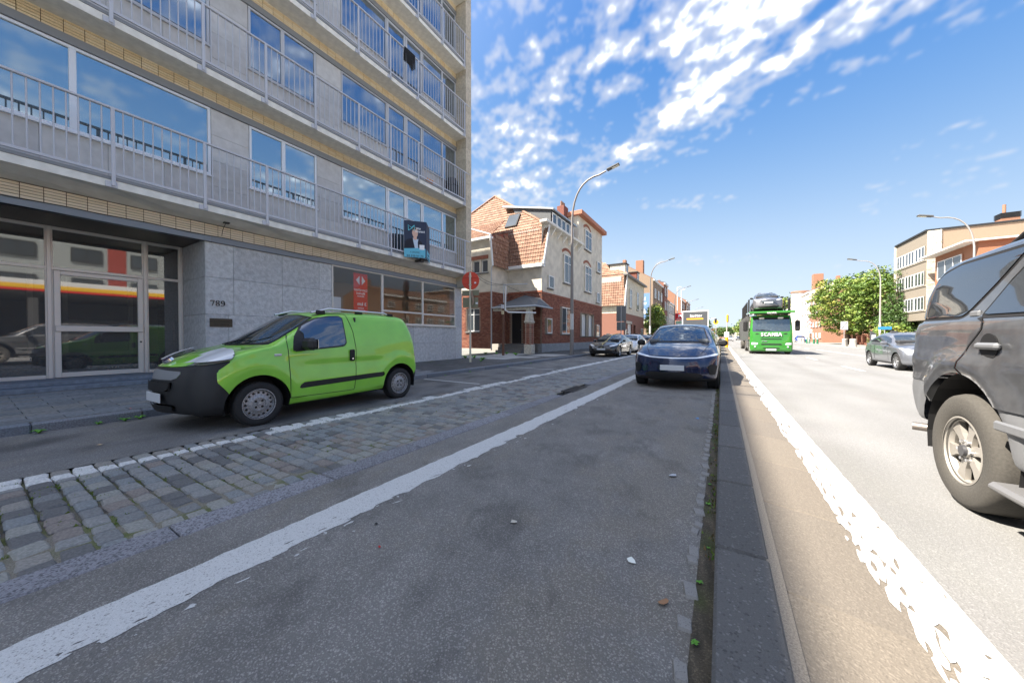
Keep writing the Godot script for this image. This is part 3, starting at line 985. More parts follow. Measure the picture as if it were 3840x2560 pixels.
func apartment() -> void:
	var t := thing("apartment_building", "tall grey stone apartment block with pale brick bands and long railed balconies", "building")
	var stone_tx := noise_tex(0.012, 0.85, 1.0, 512, 6, 301, 1.5)
	var stone_b := bump_tex(0.03, 512, 6, 301, 3.0)
	var stone := []
	for q in [[0.57, 0.57, 0.57], [0.605, 0.605, 0.60], [0.54, 0.54, 0.54], [0.615, 0.61, 0.60]]:
		stone.push_back(tri_tex(mt(q[0], q[1], q[2], 0.72), stone_tx, 0.5, stone_b, 0.25))
	var rough := []
	var rtx := noise_tex(0.016, 0.74, 1.0, 512, 6, 302, 1.5)
	var rb := bump_tex(0.04, 512, 6, 302, 7.0)
	for q in [[0.575, 0.58, 0.585], [0.605, 0.61, 0.61], [0.545, 0.55, 0.555]]: rough.push_back(tri_tex(mt(q[0], q[1], q[2], 0.8), rtx, 0.7, rb, 0.5))
	var cream := tri_tex(mt(0.84, 0.82, 0.75, 0.8), noise_tex(0.012, 0.86, 1.0, 512, 5, 303, 1.6), 0.7)
	var soffit := tri_tex(mt(0.80, 0.77, 0.69, 0.85), noise_tex(0.01, 0.84, 1.0, 512, 5, 304, 1.8), 0.4)
	var travertine := []
	for q in [[0.56, 0.49, 0.38], [0.60, 0.525, 0.41], [0.53, 0.465, 0.36]]: travertine.push_back(tri_tex(mt(q[0], q[1], q[2], 0.75), noise_tex(0.015, 0.78, 1.0, 512, 5, 305, 1.8), 0.8))
	var grey_band := mt(0.23, 0.24, 0.25, 0.6)
	var rail_m := mt(0.52, 0.53, 0.57, 0.45, 0.1)
	var alu := mt(0.66, 0.68, 0.72, 0.4, 0.25)
	var dark := mt(0.02, 0.02, 0.021, 0.5)
	var mortar := mt(0.09, 0.065, 0.045, 0.9)
	var room := mt(0.38, 0.38, 0.38, 0.9)
	var pane := glass(0.34, 0.40, 0.46, 0.18)                  # coated against the sun: it mirrors the sky
	pane.metallic = 0.9; pane.roughness = 0.03
	var mirror := mt(0.40, 0.47, 0.50, 0.03, 0.95)
	var curtain := mt(0.80, 0.81, 0.88, 0.9)
	curtain.backlight_enabled = true; curtain.backlight = Color(0.3, 0.3, 0.34)
	M.pane = pane; M.alu = alu; M.curtain = curtain; M.dark = dark
	# walls: rear mass, floors, gable end; the part behind the camera is plain and carries on as it does here
	var core := nb()
	core.span(V(-23.5, 0, 24.0), V(-15.6, 19.2, -13.9))
	part("rear_wall", core, room, t)
	part("parapet", nb().span(V(-23.5, 18.45, 24.0), V(XF + 0.02, 20.1, -13.95)), stone[1], t)
	part("party_wall", nb().span(V(-15.6, 0.1, 24.0), V(XF - 0.02, 18.45, 1.2)), stone[0], t)
	var gable := nb()
	gable.span(V(-15.62, 0.1, -13.62), V(XF - 0.03, 18.45, -13.98))
	part("gable_wall", gable, travertine[0], t)
	# travertine corner pier, course by course
	var items := []
	var y := 4.16
	var k := 0
	while y < 18.3:
		items.push_back([Transform3D(Basis.from_scale(V(XO - XF + 0.04, 0.60, 0.42)), V((XO + XF) * 0.5 - 0.0, y + 0.303, -13.775)), 0, k % 3])
		y += 0.605; k += 1
	var block := nb().box(Vector3.ZERO, V(1, 0.995, 1), 0.006).mesh()
	pieces(t, "pier_block", "far_pier_blocks", items, [block], travertine)
	part("pier_core", nb().span(V(XF - 0.02, 4.13, -13.58), V(XO - 0.01, 18.4, -13.96)), travertine[2], t)
	var yellow := []
	for q in [[0.78, 0.64, 0.41], [0.81, 0.68, 0.45], [0.75, 0.60, 0.37], [0.82, 0.71, 0.51]]: yellow.push_back(tri_tex(mt(q[0], q[1], q[2], 0.7), noise_tex(0.03, 0.85, 1.0, 256, 3, 306, 1.5), 3.0))
	var pale := yellow.size()
	for q in [[0.72, 0.62, 0.47], [0.76, 0.66, 0.52]]: yellow.push_back(mt(q[0], q[1], q[2], 0.7))
	var brick := nb().box(Vector3.ZERO, V(0.05, 0.050, 0.270), 0.004).mesh()
	var bricks := []
	R.seed = 31
	for f in 5:
		var sb: float = SLAB[f]
		var base := sb - 0.285
		var rows := 5
		if f == 0: base = 3.965; rows = 5
		part("brick_joint", nb().span(V(XF - 0.1, base - 0.01, 1.0), V(XF - 0.012, sb + 0.02, -13.57)), mortar, t)
		for r in rows:
			for i in 52:
				var d := -0.86 + i * 0.28
				if d > 13.43: continue
				bricks.push_back([Transform3D(Basis.IDENTITY, V(XF - 0.016 + R.randf_range(-0.001, 0.002), base + 0.03 + r * 0.0605, -d)), 0, (R.randi() % 4) if f > 0 else pale + R.randi() % 2])
		# lintel under the bricks
		part("lintel", nb().span(V(XF - 0.1, base - 0.19 if f > 0 else 3.80, 1.0), V(XF + 0.05, base - 0.012, -13.56), 0.006), grey_band, t)
	pieces(t, "brick", "far_bricks", bricks, [brick], yellow, 300)
	for f in 5: balcony(t, f, cream, soffit, rail_m, grey_band)
	# storeys: panels, windows
	var panel := nb().box(Vector3.ZERO, V(0.03, 1, 1), 0.003).mesh()
	var pan := []
	R.seed = 41
	for f in 4:
		var y0: float = SLAB[f] + 0.22
		var ysill := y0 + 0.94
		var yt: float = SLAB[f + 1] - 0.48
		var lay := func(d0: float, d1: float, a: float, b: float, rows: int, cols: int) -> void:
			for r in rows:
				for c in cols:
					var hh := (b - a) / rows; var ww := (d1 - d0) / cols
					pan.push_back([Transform3D(Basis.from_scale(V(1, hh - 0.005, ww - 0.005)), V(XF - 0.015 + R.randf_range(-0.001, 0.001), a + hh * (r + 0.5), -(d0 + ww * (c + 0.5)))), 0, R.randi() % 4])
		lay.call(-0.9, 3.64, y0, ysill, 1, 5)
		lay.call(3.64, 4.50, y0, yt, 4, 1)
		lay.call(4.50, 6.45, y0, ysill, 1, 2)
		lay.call(6.45, 7.33, y0, yt, 4, 1)
		lay.call(7.33, 9.31, y0, ysill, 1, 2)
		lay.call(11.25, 13.55, y0, ysill, 1, 2)
		part("wall_backing", nb().span(V(XF - 0.30, y0 - 0.2, 1.0), V(XF - 0.032, ysill - 0.05, -9.30)).span(V(XF - 0.30, y0 - 0.2, -11.26), V(XF - 0.032, ysill - 0.05, -13.58)).span(V(XF - 0.30, ysill - 0.05, -3.65), V(XF - 0.032, yt, -4.49)).span(V(XF - 0.30, ysill - 0.05, -6.46), V(XF - 0.032, yt, -7.32)), stone[2], t)
		var cu: Material = curtain if f > 0 else null
		var frm: Material = mt(0.74, 0.78, 0.84, 0.4) if f == 0 else mt(0.50, 0.52, 0.56, 0.45)
		var gl: Material = mirror if f == 0 else pane
		facade_window(t, XF, [-0.85, 1.35, 3.63], ysill, yt, frm, gl, 0.06, true, cu, f)
		facade_window(t, XF, [4.51, 5.42, 6.44], ysill, yt, frm, gl, 0.06, true, cu, f + 1.0)
		facade_window(t, XF, [7.34, 9.30], ysill, yt, frm, gl, 0.05, true, cu, f + 2.0)
		facade_window(t, XF, [9.31, 10.28], y0, yt, frm, gl, 0.09, false, cu, f + 3.0)
		facade_window(t, XF, [10.29, 11.24], y0, yt, frm, gl, 0.09, false, cu, f + 4.0)
		facade_window(t, XF, [11.26, 12.55, 13.54], ysill, yt, frm, gl, 0.05, true, cu, f + 5.0)
		# rooms behind the glass
		part("floor_slab", nb().span(V(-15.58, SLAB[f] + 0.03, 1.15), V(XF - 0.31, SLAB[f] + 0.21, -13.6)), room, t)
		part("partition", nb().span(V(-15.58, y0, -4.02), V(XF - 0.31, yt + 0.5, -4.12)).span(V(-15.58, y0, -6.86), V(XF - 0.31, yt + 0.5, -6.96)), room, t)
	pieces(t, "stone_panel", "far_stone_panels", pan, [panel], stone, 300)
	ground_floor(t, rough, alu, dark, room)
	balcony_things()

func balcony(t: Node3D, f: int, cream: Material, soffit: Material, rail: Material, band: Material) -> void:
	var b := Node3D.new()
	b.name = "balcony"
	t.add_child(b, true)
	var y: float = SLAB[f]
	part("slab", nb().span(V(XF - 0.05, y, 1.15), V(XO, y + 0.165, -13.6), 0.006), cream, b)
	if f == 0:                                        # the lowest slab has a sagging boarded underside
		var s := nb()
		var px := []
		for i in 16:
			var d := -1.1 + i * 0.98
			var dip := 0.03 + 0.11 * absf(sin(i * 1.05))
			px.push_back([V(XO - 0.02, y - 0.005, -d), V((XF + XO) * 0.5, y - dip * 0.75, -d), V(XF + 0.0, y - 0.14, -d)])
		for i in 15:
			for j in 2: s.quad(px[i][j], px[i][j + 1], px[i + 1][j + 1], px[i + 1][j])
		part("underside", s, soffit, b)
	part("edge_strip", nb().span(V(XF, y + 0.166, 1.15), V(XO + 0.012, y + 0.235, -13.59), 0.004), band, b)
	var top := y + 1.70
	part("top_rail", nb().span(V(XO - 0.03, top - 0.045, 1.15), V(XO + 0.045, top, -13.82), 0.006), rail, b)
	part("bottom_rail", nb().span(V(XO - 0.005, y + 0.27, 1.15), V(XO + 0.03, y + 0.33, -13.5), 0.004), rail, b)
	var posts := [-1.2, 0.28, 1.79, 3.30, 4.67, 6.05, 7.58, 8.95, 10.38, 11.89, 13.45]
	var pm := nb().box(V(XO + 0.03, y + 0.85, 0), V(0.045, 1.64, 0.06), 0.005).box(V(XO + 0.016, y + 0.06, 0.03), V(0.025, 0.12, 0.17), 0.004).mesh()
	for d in posts:
		var o := partm("post", pm, rail, b)
		o.position = V(0, 0, -d)
	if f >= 4: return
	var bm := nb().cyl(V(XO + 0.012, y + 0.33, 0), V(XO + 0.012, top - 0.045, 0), 0.013, -1, 8, false).mesh()
	for i in posts.size() - 1:
		var n := roundi((posts[i + 1] - posts[i]) / 0.152)
		for k in range(1, n):
			var d: float = lerpf(posts[i], posts[i + 1], float(k) / n)
			if d < -0.1 and f < 2: continue
			if f >= 2 and d < 3.0: continue
			var o := partm("baluster", bm, rail, b)
			o.position = V(0, 0, -d)

func ground_floor(t: Node3D, rough: Array, alu: Material, dark: Material, room: Material) -> void:
	var panel := nb().box(Vector3.ZERO, V(0.04, 1, 1), 0.004).mesh()
	var pan := []
	R.seed = 51
	var put := func(d0: float, d1: float, a: float, b: float) -> void:
		pan.push_back([Transform3D(Basis.from_scale(V(1, b - a - 0.007, d1 - d0 - 0.007)), V(XF - 0.02, (a + b) * 0.5, -(d0 + d1) * 0.5)), 0, R.randi() % 3])
	for r in [[2.86, 3.795, [3.49, 4.10, 5.35, 6.50, 6.94]], [1.86, 2.86, [3.49, 4.10, 5.35, 6.94]], [0.88, 1.86, [3.49, 3.98, 5.05, 6.1, 6.94]], [0.08, 0.88, [3.49, 4.3, 5.4, 6.94]]]:
		for i in r[2].size() - 1: put.call(r[2][i], r[2][i + 1], r[0], r[1])
	for r in [[0.98, 1.77], [0.08, 0.98]]:
		for i in 7: put.call(6.94 + i * 0.934, 6.94 + (i + 1) * 0.934, r[0], r[1])
	for r in [[2.86, 3.795], [1.77, 2.86], [0.98, 1.77], [0.08, 0.98]]: put.call(13.48, 14.0, r[0], r[1])
	pieces(t, "stone_panel", "other_stone_panels", pan, [panel], rough, 60)
	part("wall_backing", nb().span(V(-12.1, 0.05, -3.52), V(XF - 0.042, 3.8, -6.93)).span(V(-12.1, 0.05, -6.93), V(XF - 0.042, 1.75, -13.98)).span(V(-12.1, 1.75, -13.5), V(XF - 0.042, 3.8, -13.98)), rough[2], t)
	# side of the entrance recess, in three courses
	var side := nb().box(Vector3.ZERO, V(1, 1, 0.04), 0.004).mesh()
	var it := []
	for r in [[2.86, 3.84], [1.86, 2.86], [0.88, 1.86], [0.08, 0.88]]:
		it.push_back([Transform3D(Basis.from_scale(V(1.68, r[1] - r[0] - 0.007, 1)), V(-12.545, (r[0] + r[1]) * 0.5, -3.50)), 0, R.randi() % 3])
	pieces(t, "recess_panel", "other_recess_panels", it, [side], rough)
	for i in 14: part("ceiling_board", nb().span(V(XF - 0.02 - i * 0.127, 3.85, 1.1), V(XF - 0.14 - i * 0.127, 3.90, -3.49), 0.004), mt(0.06, 0.048, 0.04, 0.35), t)
	part("recess_ceiling", nb().span(V(-13.5, 3.902, 1.1), V(XF - 0.02, 3.95, -3.49)), mt(0.2, 0.19, 0.18), t)
	part("recess_beam", nb().span(V(XF - 0.12, 3.80, 1.1), V(XF + 0.052, 3.955, -3.6), 0.006), mt(0.22, 0.25, 0.29, 0.5), t)
	part("shop_beam", nb().span(V(XF - 0.10, 3.797, -3.61), V(XF + 0.053, 3.955, -13.57), 0.006), mt(0.21, 0.23, 0.26, 0.5), t)
	# steps
	var blue := tri_tex(mt(0.20, 0.235, 0.285, 0.6), noise_tex(0.03, 0.7, 1.0, 256, 4, 313, 1.6), 1.0)
	part("step", nb().span(V(-13.6, 0.06, 1.1), V(-12.05, 0.19, -3.48), 0.01), blue, t)
	part("landing", nb().span(V(-13.7, 0.19, 1.1), V(-12.42, 0.275, -3.47), 0.01), blue, t)
	# entrance screen: posts, transoms, door
	var x := -13.41
	var screen := Node3D.new()
	screen.name = "entrance_screen"
	t.add_child(screen)
	var mul := mt(0.72, 0.69, 0.66, 0.4, 0.3)
	for d in [-0.42, 1.15, 2.715, 3.44]:
		part("mullion", nb().span(V(x - 0.07, 0.28, -(d - 0.035)), V(x + 0.045, 3.84, -(d + 0.035)), 0.008).span(V(x - 0.05, 0.28, -(d - 0.06)), V(x + 0.02, 3.83, -(d + 0.06)), 0.006), mul, screen)
	part("head", nb().span(V(x - 0.05, 3.77, 0.5), V(x + 0.035, 3.845, -3.47), 0.006), mul, screen)
	part("transom", nb().span(V(x - 0.05, 2.83, 0.5), V(x + 0.037, 2.90, -3.47), 0.006), mul, screen)
	part("bottom_rail", nb().span(V(x - 0.05, 0.276, 0.4), V(x + 0.036, 0.36, -1.09), 0.006).span(V(x - 0.05, 0.276, -2.76), V(x + 0.036, 0.36, -3.40), 0.006), mul, screen)
	var clear := glass(0.26, 0.26, 0.26, 0.26)
	clear.metallic = 0.7
	for q in [[-0.38, 1.10, 2.90, 3.77], [-0.38, 1.10, 0.36, 2.83], [1.20, 2.67, 2.90, 3.77], [2.77, 3.40, 2.90, 3.77], [2.77, 3.40, 0.36, 2.83]]:
		part("pane", nb().quad2(V(x, q[2], -q[0]), V(x, q[2], -q[1]), V(x, q[3], -q[1]), V(x, q[3], -q[0])), clear, screen)
	var door := Node3D.new()
	door.name = "door"
	t.add_child(door)
	var df := nb()
	df.span(V(x - 0.04, 0.285, -1.21), V(x + 0.055, 2.82, -1.31), 0.008); df.span(V(x - 0.04, 0.285, -2.565), V(x + 0.055, 2.82, -2.665), 0.008)
	df.span(V(x - 0.038, 2.72, -1.31), V(x + 0.053, 2.818, -2.565), 0.008); df.span(V(x - 0.038, 0.287, -1.31), V(x + 0.053, 0.40, -2.565), 0.008)
	part("door_frame", df, mul, door)
	part("push_bar", nb().span(V(x + 0.056, 1.38, -1.22), V(x + 0.10, 1.52, -2.655), 0.01), mul, door)
	part("pane", nb().quad2(V(x + 0.005, 0.40, -1.31), V(x + 0.005, 0.40, -2.565), V(x + 0.005, 2.72, -2.565), V(x + 0.005, 2.72, -1.31)), clear, door)
	part("lock", nb().cyl(V(x + 0.05, 1.12, -2.61), V(x + 0.065, 1.12, -2.61), 0.022), dark, door)
	# hall behind the glass: inner screen, letter boxes, marble plinth
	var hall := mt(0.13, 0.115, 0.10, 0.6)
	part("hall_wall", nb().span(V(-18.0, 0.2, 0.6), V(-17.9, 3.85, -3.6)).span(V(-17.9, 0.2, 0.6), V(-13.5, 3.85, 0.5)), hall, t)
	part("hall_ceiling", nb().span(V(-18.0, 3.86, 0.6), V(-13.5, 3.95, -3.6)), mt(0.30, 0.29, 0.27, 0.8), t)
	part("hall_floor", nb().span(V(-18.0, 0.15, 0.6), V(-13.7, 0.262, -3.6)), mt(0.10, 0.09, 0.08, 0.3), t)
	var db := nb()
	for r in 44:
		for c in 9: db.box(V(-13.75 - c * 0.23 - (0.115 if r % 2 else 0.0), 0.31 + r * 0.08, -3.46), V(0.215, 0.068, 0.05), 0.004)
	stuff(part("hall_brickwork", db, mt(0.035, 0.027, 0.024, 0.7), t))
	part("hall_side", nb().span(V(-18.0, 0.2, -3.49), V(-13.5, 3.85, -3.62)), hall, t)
	var inner := nb()
	for d in [1.0, 1.55, 2.75]: inner.span(V(-15.2, 0.75, -(d - 0.045)), V(-15.1, 3.0, -(d + 0.045)), 0.006)
	inner.span(V(-15.2, 2.92, -1.045), V(-15.11, 3.0, -2.705)); inner.span(V(-15.2, 0.75, -1.045), V(-15.11, 0.83, -2.705)); inner.span(V(-15.2, 1.62, -1.595), V(-15.11, 1.72, -2.705))
	part("inner_screen", inner, mul, t)
	part("marble_plinth", nb().span(V(-15.3, 0.262, 0.4), V(-15.05, 0.74, -3.3)), tri_tex(mt(0.05, 0.075, 0.065, 0.15), noise_tex(0.02, 0.1, 1.0, 512, 6, 317, 3.5), 1.2), t)
	var boxes := Node3D.new()
	boxes.name = "letter_boxes"
	t.add_child(boxes)
	for r in 3:
		for c in 5: part("letter_box", nb().box(V(-13.82 - c * 0.17, 0.98 + r * 0.30, -3.36), V(0.16, 0.285, 0.06), 0.006), mt(0.45, 0.43, 0.40, 0.25, 0.9), boxes)
	# shop window
	var cw := mt(0.72, 0.68, 0.61, 0.5)
	var shop := glass(0.06, 0.055, 0.05, 0.13)
	shop.metallic_specular = 1.0
	facade_window(t, XF, [6.95, 9.05], 1.79, 3.795, cw, shop, 0.045, true)
	facade_window(t, XF, [9.05, 11.24], 1.79, 3.795, cw, shop, 0.045, true, null, 0.0, 2.32)
	facade_window(t, XF, [11.24, 13.48], 1.79, 3.795, cw, shop, 0.045, true, null, 0.0, 2.30)
	var shopw := mt(0.52, 0.40, 0.28, 0.85)
	part("shop_wall", nb().span(V(-15.55, 0.1, -6.6), V(-15.5, 3.85, -13.6)).span(V(-15.5, 0.1, -6.75), V(-12.1, 3.85, -6.88)), shopw, t)
	part("shop_ceiling", nb().span(V(-15.55, 3.86, -3.7), V(XF - 0.1, 3.95, -13.6)), mt(0.7, 0.68, 0.64), t)
	part("shop_floor", nb().span(V(-15.55, 0.12, -3.7), V(-12.1, 0.2, -13.6)), mt(0.35, 0.33, 0.3), t)
	# cables tacked along the beam
	var pts := []
	for i in 40: pts.push_back(V(XF + 0.065, 3.965 + 0.012 * sin(i * 1.7) - 0.02 * absf(sin(i * 0.45)), 0.5 - i * 0.36))
	part("cable", nb().tube(pts, 0.008, 6), dark, t)
	var cornice := nb().span(V(-12.0, 3.80, -13.57), V(XO + 0.02, 4.13, -14.02), 0.01)
	part("pier_base", cornice, mt(0.45, 0.43, 0.38, 0.8), t)

func balcony_things() -> void:
	# house number, name plate, floodlight
	var n := thing("house_number", "dark metal figures 789 on the grey stone beside the entrance", "sign", V(XF + 0.002, 2.16, -3.74))
	text("789", 0.20, V(0.004, 0, 0), Basis(Vector3.UP, PI / 2), mt(0.03, 0.03, 0.03, 0.4, 0.6), n, "figures", false, 0.02, "Droid Serif")
	n = thing("name_plate", "weathered bronze plaque with two lines of lettering beside the entrance", "plaque", V(XF + 0.002, 1.64, -3.81))
	part("plate", nb().box(V(0.008, 0, 0), V(0.018, 0.23, 0.50), 0.004), mt(0.075, 0.062, 0.045, 0.45, 0.5), n)
	text("DR. A. VANDENBERGHE", 0.05, V(0.02, 0.03, 0), Basis(Vector3.UP, PI / 2), mt(0.02, 0.018, 0.015, 0.6), n)
	text("ARTS - MEDECIN", 0.045, V(0.02, -0.05, 0), Basis(Vector3.UP, PI / 2), mt(0.02, 0.018, 0.015, 0.6), n)
	n = thing("floodlight", "small black floodlight clipped under the lowest balcony", "lamp", V(XF + 0.30, 4.36, -3.85))
	part("housing", nb().box(V(0, 0, 0), V(0.10, 0.12, 0.14), 0.015), M.dark, n)
	part("bracket", nb().tube([V(0, 0.0, 0), V(-0.02, 0.10, 0)], 0.012), mt(0.5, 0.4, 0.05), n)
	part("cord", nb().tube([V(-0.03, -0.04, 0), V(-0.10, -0.13, 0.02), V(-0.16, -0.22, 0.03), V(-0.22, -0.36, 0.03)], 0.007, 6), M.dark, n)
	for_sale()
	# what the tenants keep outside
	n = thing("black_cloth", "black garment drying over the second highest balcony rail", "cloth", V(XO + 0.06, 12.98, -9.62))
	var b := nb()
	for i in 8:
		var a := i * 0.07; var w := 0.02 * sin(i * 2.1)
		b.quad(V(w, -0.62 + 0.1 * sin(i * 0.9), -a), V(w, -0.62 + 0.1 * sin((i + 1) * 0.9), -a - 0.07), V(0.0, 0.03, -a - 0.07), V(0.0, 0.03, -a))
		b.quad(V(0.0, 0.03, -a), V(0.0, 0.03, -a - 0.07), V(-0.12, -0.45, -a - 0.07), V(-0.12, -0.45, -a))
	part("cloth", b, mt(0.012, 0.012, 0.014, 0.95), n)
	n = thing("barbecue", "dark lidded garden barbecue on the balcony beside the corner pier", "barbecue", V(-11.4, SLAB[1] + 0.235, -12.9))
	n.scale = Vector3.ONE
	part("lid", nb().lathe([Vector2(0.30, 0.62), Vector2(0.30, 0.80), Vector2(0.24, 0.95), Vector2(0.0, 1.0)], 16), M.dark, n)
	part("cabinet", nb().box(V(0, 0.31, 0), V(0.44, 0.62, 0.5), 0.02), M.dark, n)
	n = thing("toolbox", "orange and white box lying on the balcony floor", "box", V(XO - 0.16, SLAB[1] + 0.235, -11.2))
	part("body", nb().box(V(0, 0.11, 0), V(0.16, 0.22, 0.4), 0.02), mt(0.75, 0.26, 0.02), n)
	part("label", nb().box(V(0.085, 0.09, -0.25), V(0.012, 0.14, 0.26), 0.003), mt(0.8, 0.8, 0.8), n)
	n = thing("red_bottle", "red bottle lying on the edge of the upper balcony", "bottle", V(XO - 0.02, SLAB[2] + 0.275, -5.2))
	n.rotation_degrees = V(0, 20, 90)
	part("bottle_body", nb().lathe([Vector2(0.0, -0.12), Vector2(0.04, -0.12), Vector2(0.04, 0.06), Vector2(0.018, 0.11), Vector2(0.018, 0.15), Vector2(0.0, 0.15)], 12), mt(0.7, 0.04, 0.02, 0.3), n)
	part("cap", nb().cyl(V(0, 0.15, 0), V(0, 0.18, 0), 0.022), mt(0.75, 0.5, 0.05), n)

func for_sale() -> void:
	var t := thing("for_sale_sign", "navy and turquoise for sale board folded out from the lowest balcony rail", "sign")
	var a := V(-10.98, 0, -9.54); var b := V(-10.41, 0, -10.21); var c := V(-10.98, 0, -10.96)
	var y0 := 4.50; var y1 := 5.98
	var navy := mt(0.012, 0.022, 0.06, 0.45); var aqua := mt(0.13, 0.50, 0.66, 0.5)
	var white := mt(0.85, 0.86, 0.88, 0.5)
	var u := (b - a).normalized()
	var w := (b - a).length()
	var nn := V(-u.z, 0, u.x)
	if nn.dot(-a) < 0: nn = -nn
	# the front board in its own frame: x along the board, y up, z towards the street
	var fr := Node3D.new()
	fr.name = "front_board"
	t.add_child(fr)
	fr.transform = Transform3D(Basis(u, Vector3.UP, u.cross(Vector3.UP)), a + V(0, y0, 0))
	var h := y1 - y0
	part("board", nb().span(V(0, 0, -0.012), V(w, h, 0.0)), navy, fr)
	part("foot_band", nb().ext(PackedVector2Array([Vector2(0, 0), Vector2(w - 0.07, 0), Vector2(w - 0.04, 0.05), Vector2(w - 0.04, 0.36), Vector2(w - 0.1, 0.41), Vector2(0, 0.34)]), 0.001, 0.004), aqua, fr)
	text("We", 0.125, V(0.56, h - 0.30, 0.003), Basis.IDENTITY, white, fr, "lettering", true)
	text("Invest", 0.125, V(0.63, h - 0.415, 0.003), Basis.IDENTITY, white, fr, "lettering", true)
	text("A VENDRE", 0.085, V(0.42, 0.205, 0.006), Basis.IDENTITY, navy, fr)
	text("02 315 51 73", 0.115, V(0.43, 0.06, 0.006), Basis.IDENTITY, navy, fr, "lettering", true)
	var lg := nb()
	lg.tube([V(0.17, h - 0.40, 0.004), V(0.16, h - 0.17, 0.004), V(0.28, h - 0.28, 0.004), V(0.40, h - 0.17, 0.004), V(0.42, h - 0.28, 0.004), V(0.40, h - 0.40, 0.004), V(0.34, h - 0.34, 0.004)], 0.014, 6)
	lg.tube([V(0.17, h - 0.40, 0.004), V(0.30, h - 0.30, 0.004), V(0.40, h - 0.19, 0.004)], 0.014, 6)
	part("emblem", lg, mt(0.15, 0.62, 0.72, 0.5), fr)
	var P := func(l: Array) -> PackedVector2Array: return PackedVector2Array(l.map(func(q): return Vector2(q[0], q[1])))
	part("printed_shirt", nb().ext(P.call([[0.33, 0.37], [0.36, 0.62], [0.34, 0.80], [0.44, 0.72], [0.56, 0.76], [0.53, 0.6], [0.55, 0.39]]), 0.001, 0.0025), mt(0.55, 0.66, 0.78), fr)
	part("printed_jacket", nb().ext(P.call([[0.0, 0.34], [0.02, 0.62], [0.12, 0.72], [0.33, 0.78], [0.37, 0.60], [0.42, 0.375]]), 0.001, 0.003).ext(P.call([[0.55, 0.38], [0.54, 0.60], [0.57, 0.72], [0.70, 0.64], [0.74, 0.40]]), 0.001, 0.003), mt(0.018, 0.019, 0.03), fr)
	part("printed_face", nb().ext(P.call([[0.36, 0.74], [0.37, 0.83], [0.335, 0.90], [0.31, 0.98], [0.32, 1.09], [0.37, 1.16], [0.45, 1.17], [0.52, 1.12], [0.54, 1.0], [0.53, 0.90], [0.49, 0.83], [0.50, 0.74], [0.44, 0.71]]), 0.001, 0.0035), mt(0.72, 0.46, 0.36), fr)
	part("printed_hair", nb().ext(P.call([[0.315, 1.06], [0.31, 1.13], [0.35, 1.21], [0.45, 1.235], [0.53, 1.19], [0.545, 1.08], [0.52, 1.13], [0.42, 1.14], [0.36, 1.12]]), 0.001, 0.004), mt(0.12, 0.055, 0.03), fr)
	part("white_square", nb().span(V(0.60, 0.33, 0.001), V(0.80, 0.53, 0.0045)), white, fr)
	var u2 := (c - b).normalized()
	var sd := Node3D.new()
	sd.name = "side_board"
	t.add_child(sd)
	sd.transform = Transform3D(Basis(u2, Vector3.UP, u2.cross(Vector3.UP)), b + V(0, y0, 0))
	var w2 := (c - b).length()
	part("board", nb().span(V(0.0, -0.02, -0.012), V(w2, h, 0.0)), navy, sd)
	part("foot_band", nb().span(V(0.06, 0, 0.001), V(w2, 0.36, 0.003)), aqua, sd)
	text("A VENDRE", 0.085, V(0.5, 0.205, 0.005), Basis.IDENTITY, navy, sd)
	text("02 315 51 73", 0.115, V(0.5, 0.06, 0.005), Basis.IDENTITY, navy, sd, "lettering", true)
	part("bracket", nb().span(V(-11.04, 4.40, -10.15), V(-10.7, 4.48, -10.24)).span(V(-10.62, 4.36, -10.12), V(-10.72, 4.5, -10.27)), M.dark, t)

# ---------------------------------------------------------------- vehicles: a body is a skin of loops round the car, cut along its seams
# local frame: x from the front end to the rear, y up, z to one flank. loop: xf yf bf rf wf ysf wm ysm wr ysr rr br xr yr
func loop_points(L: PackedFloat64Array, nf: int, nc: int, ns: int) -> PackedVector3Array:
	var o := PackedVector3Array()
	var zc := maxf(L[4] - L[3], 0.0)
	for i in nf:
		var t := float(i) / nf
		o.push_back(V(L[0] + L[2] * t * t, lerpf(L[1], L[5], pow(t * zc / maxf(L[4], 0.01), 2.0)), zc * t))
	for i in nc:
		var a := PI * 0.5 * i / nc
		var z := zc + L[3] * sin(a)
		o.push_back(V(L[0] + L[2] + L[3] * (1.0 - cos(a)), lerpf(L[1], L[5], pow(z / maxf(L[4], 0.01), 2.0)), z))
	var xs := L[0] + L[2] + L[3]; var xe := L[12] - L[11] - L[10]
	for i in ns + 1:
		var t := float(i) / ns
		var q0 := 2.0 * (t - 0.5) * (t - 1.0); var q1 := -4.0 * t * (t - 1.0); var q2 := 2.0 * t * (t - 0.5)
		o.push_back(V(lerpf(xs, xe, t), L[5] * q0 + L[7] * q1 + L[9] * q2, L[4] * q0 + L[6] * q1 + L[8] * q2))
	zc = maxf(L[8] - L[10], 0.0)
	for i in range(1, nc + 1):
		var a := PI * 0.5 * i / nc
		var z := zc + L[10] * cos(a)
		o.push_back(V(xe + L[10] * sin(a), lerpf(L[13], L[9], pow(z / maxf(L[8], 0.01), 2.0)), z))
	for i in range(1, nf + 1):
		var t := 1.0 - float(i) / nf
		o.push_back(V(L[12] - L[11] * t * t, lerpf(L[13], L[9], pow(t * zc / maxf(L[8], 0.01), 2.0)), zc * t))
	return o

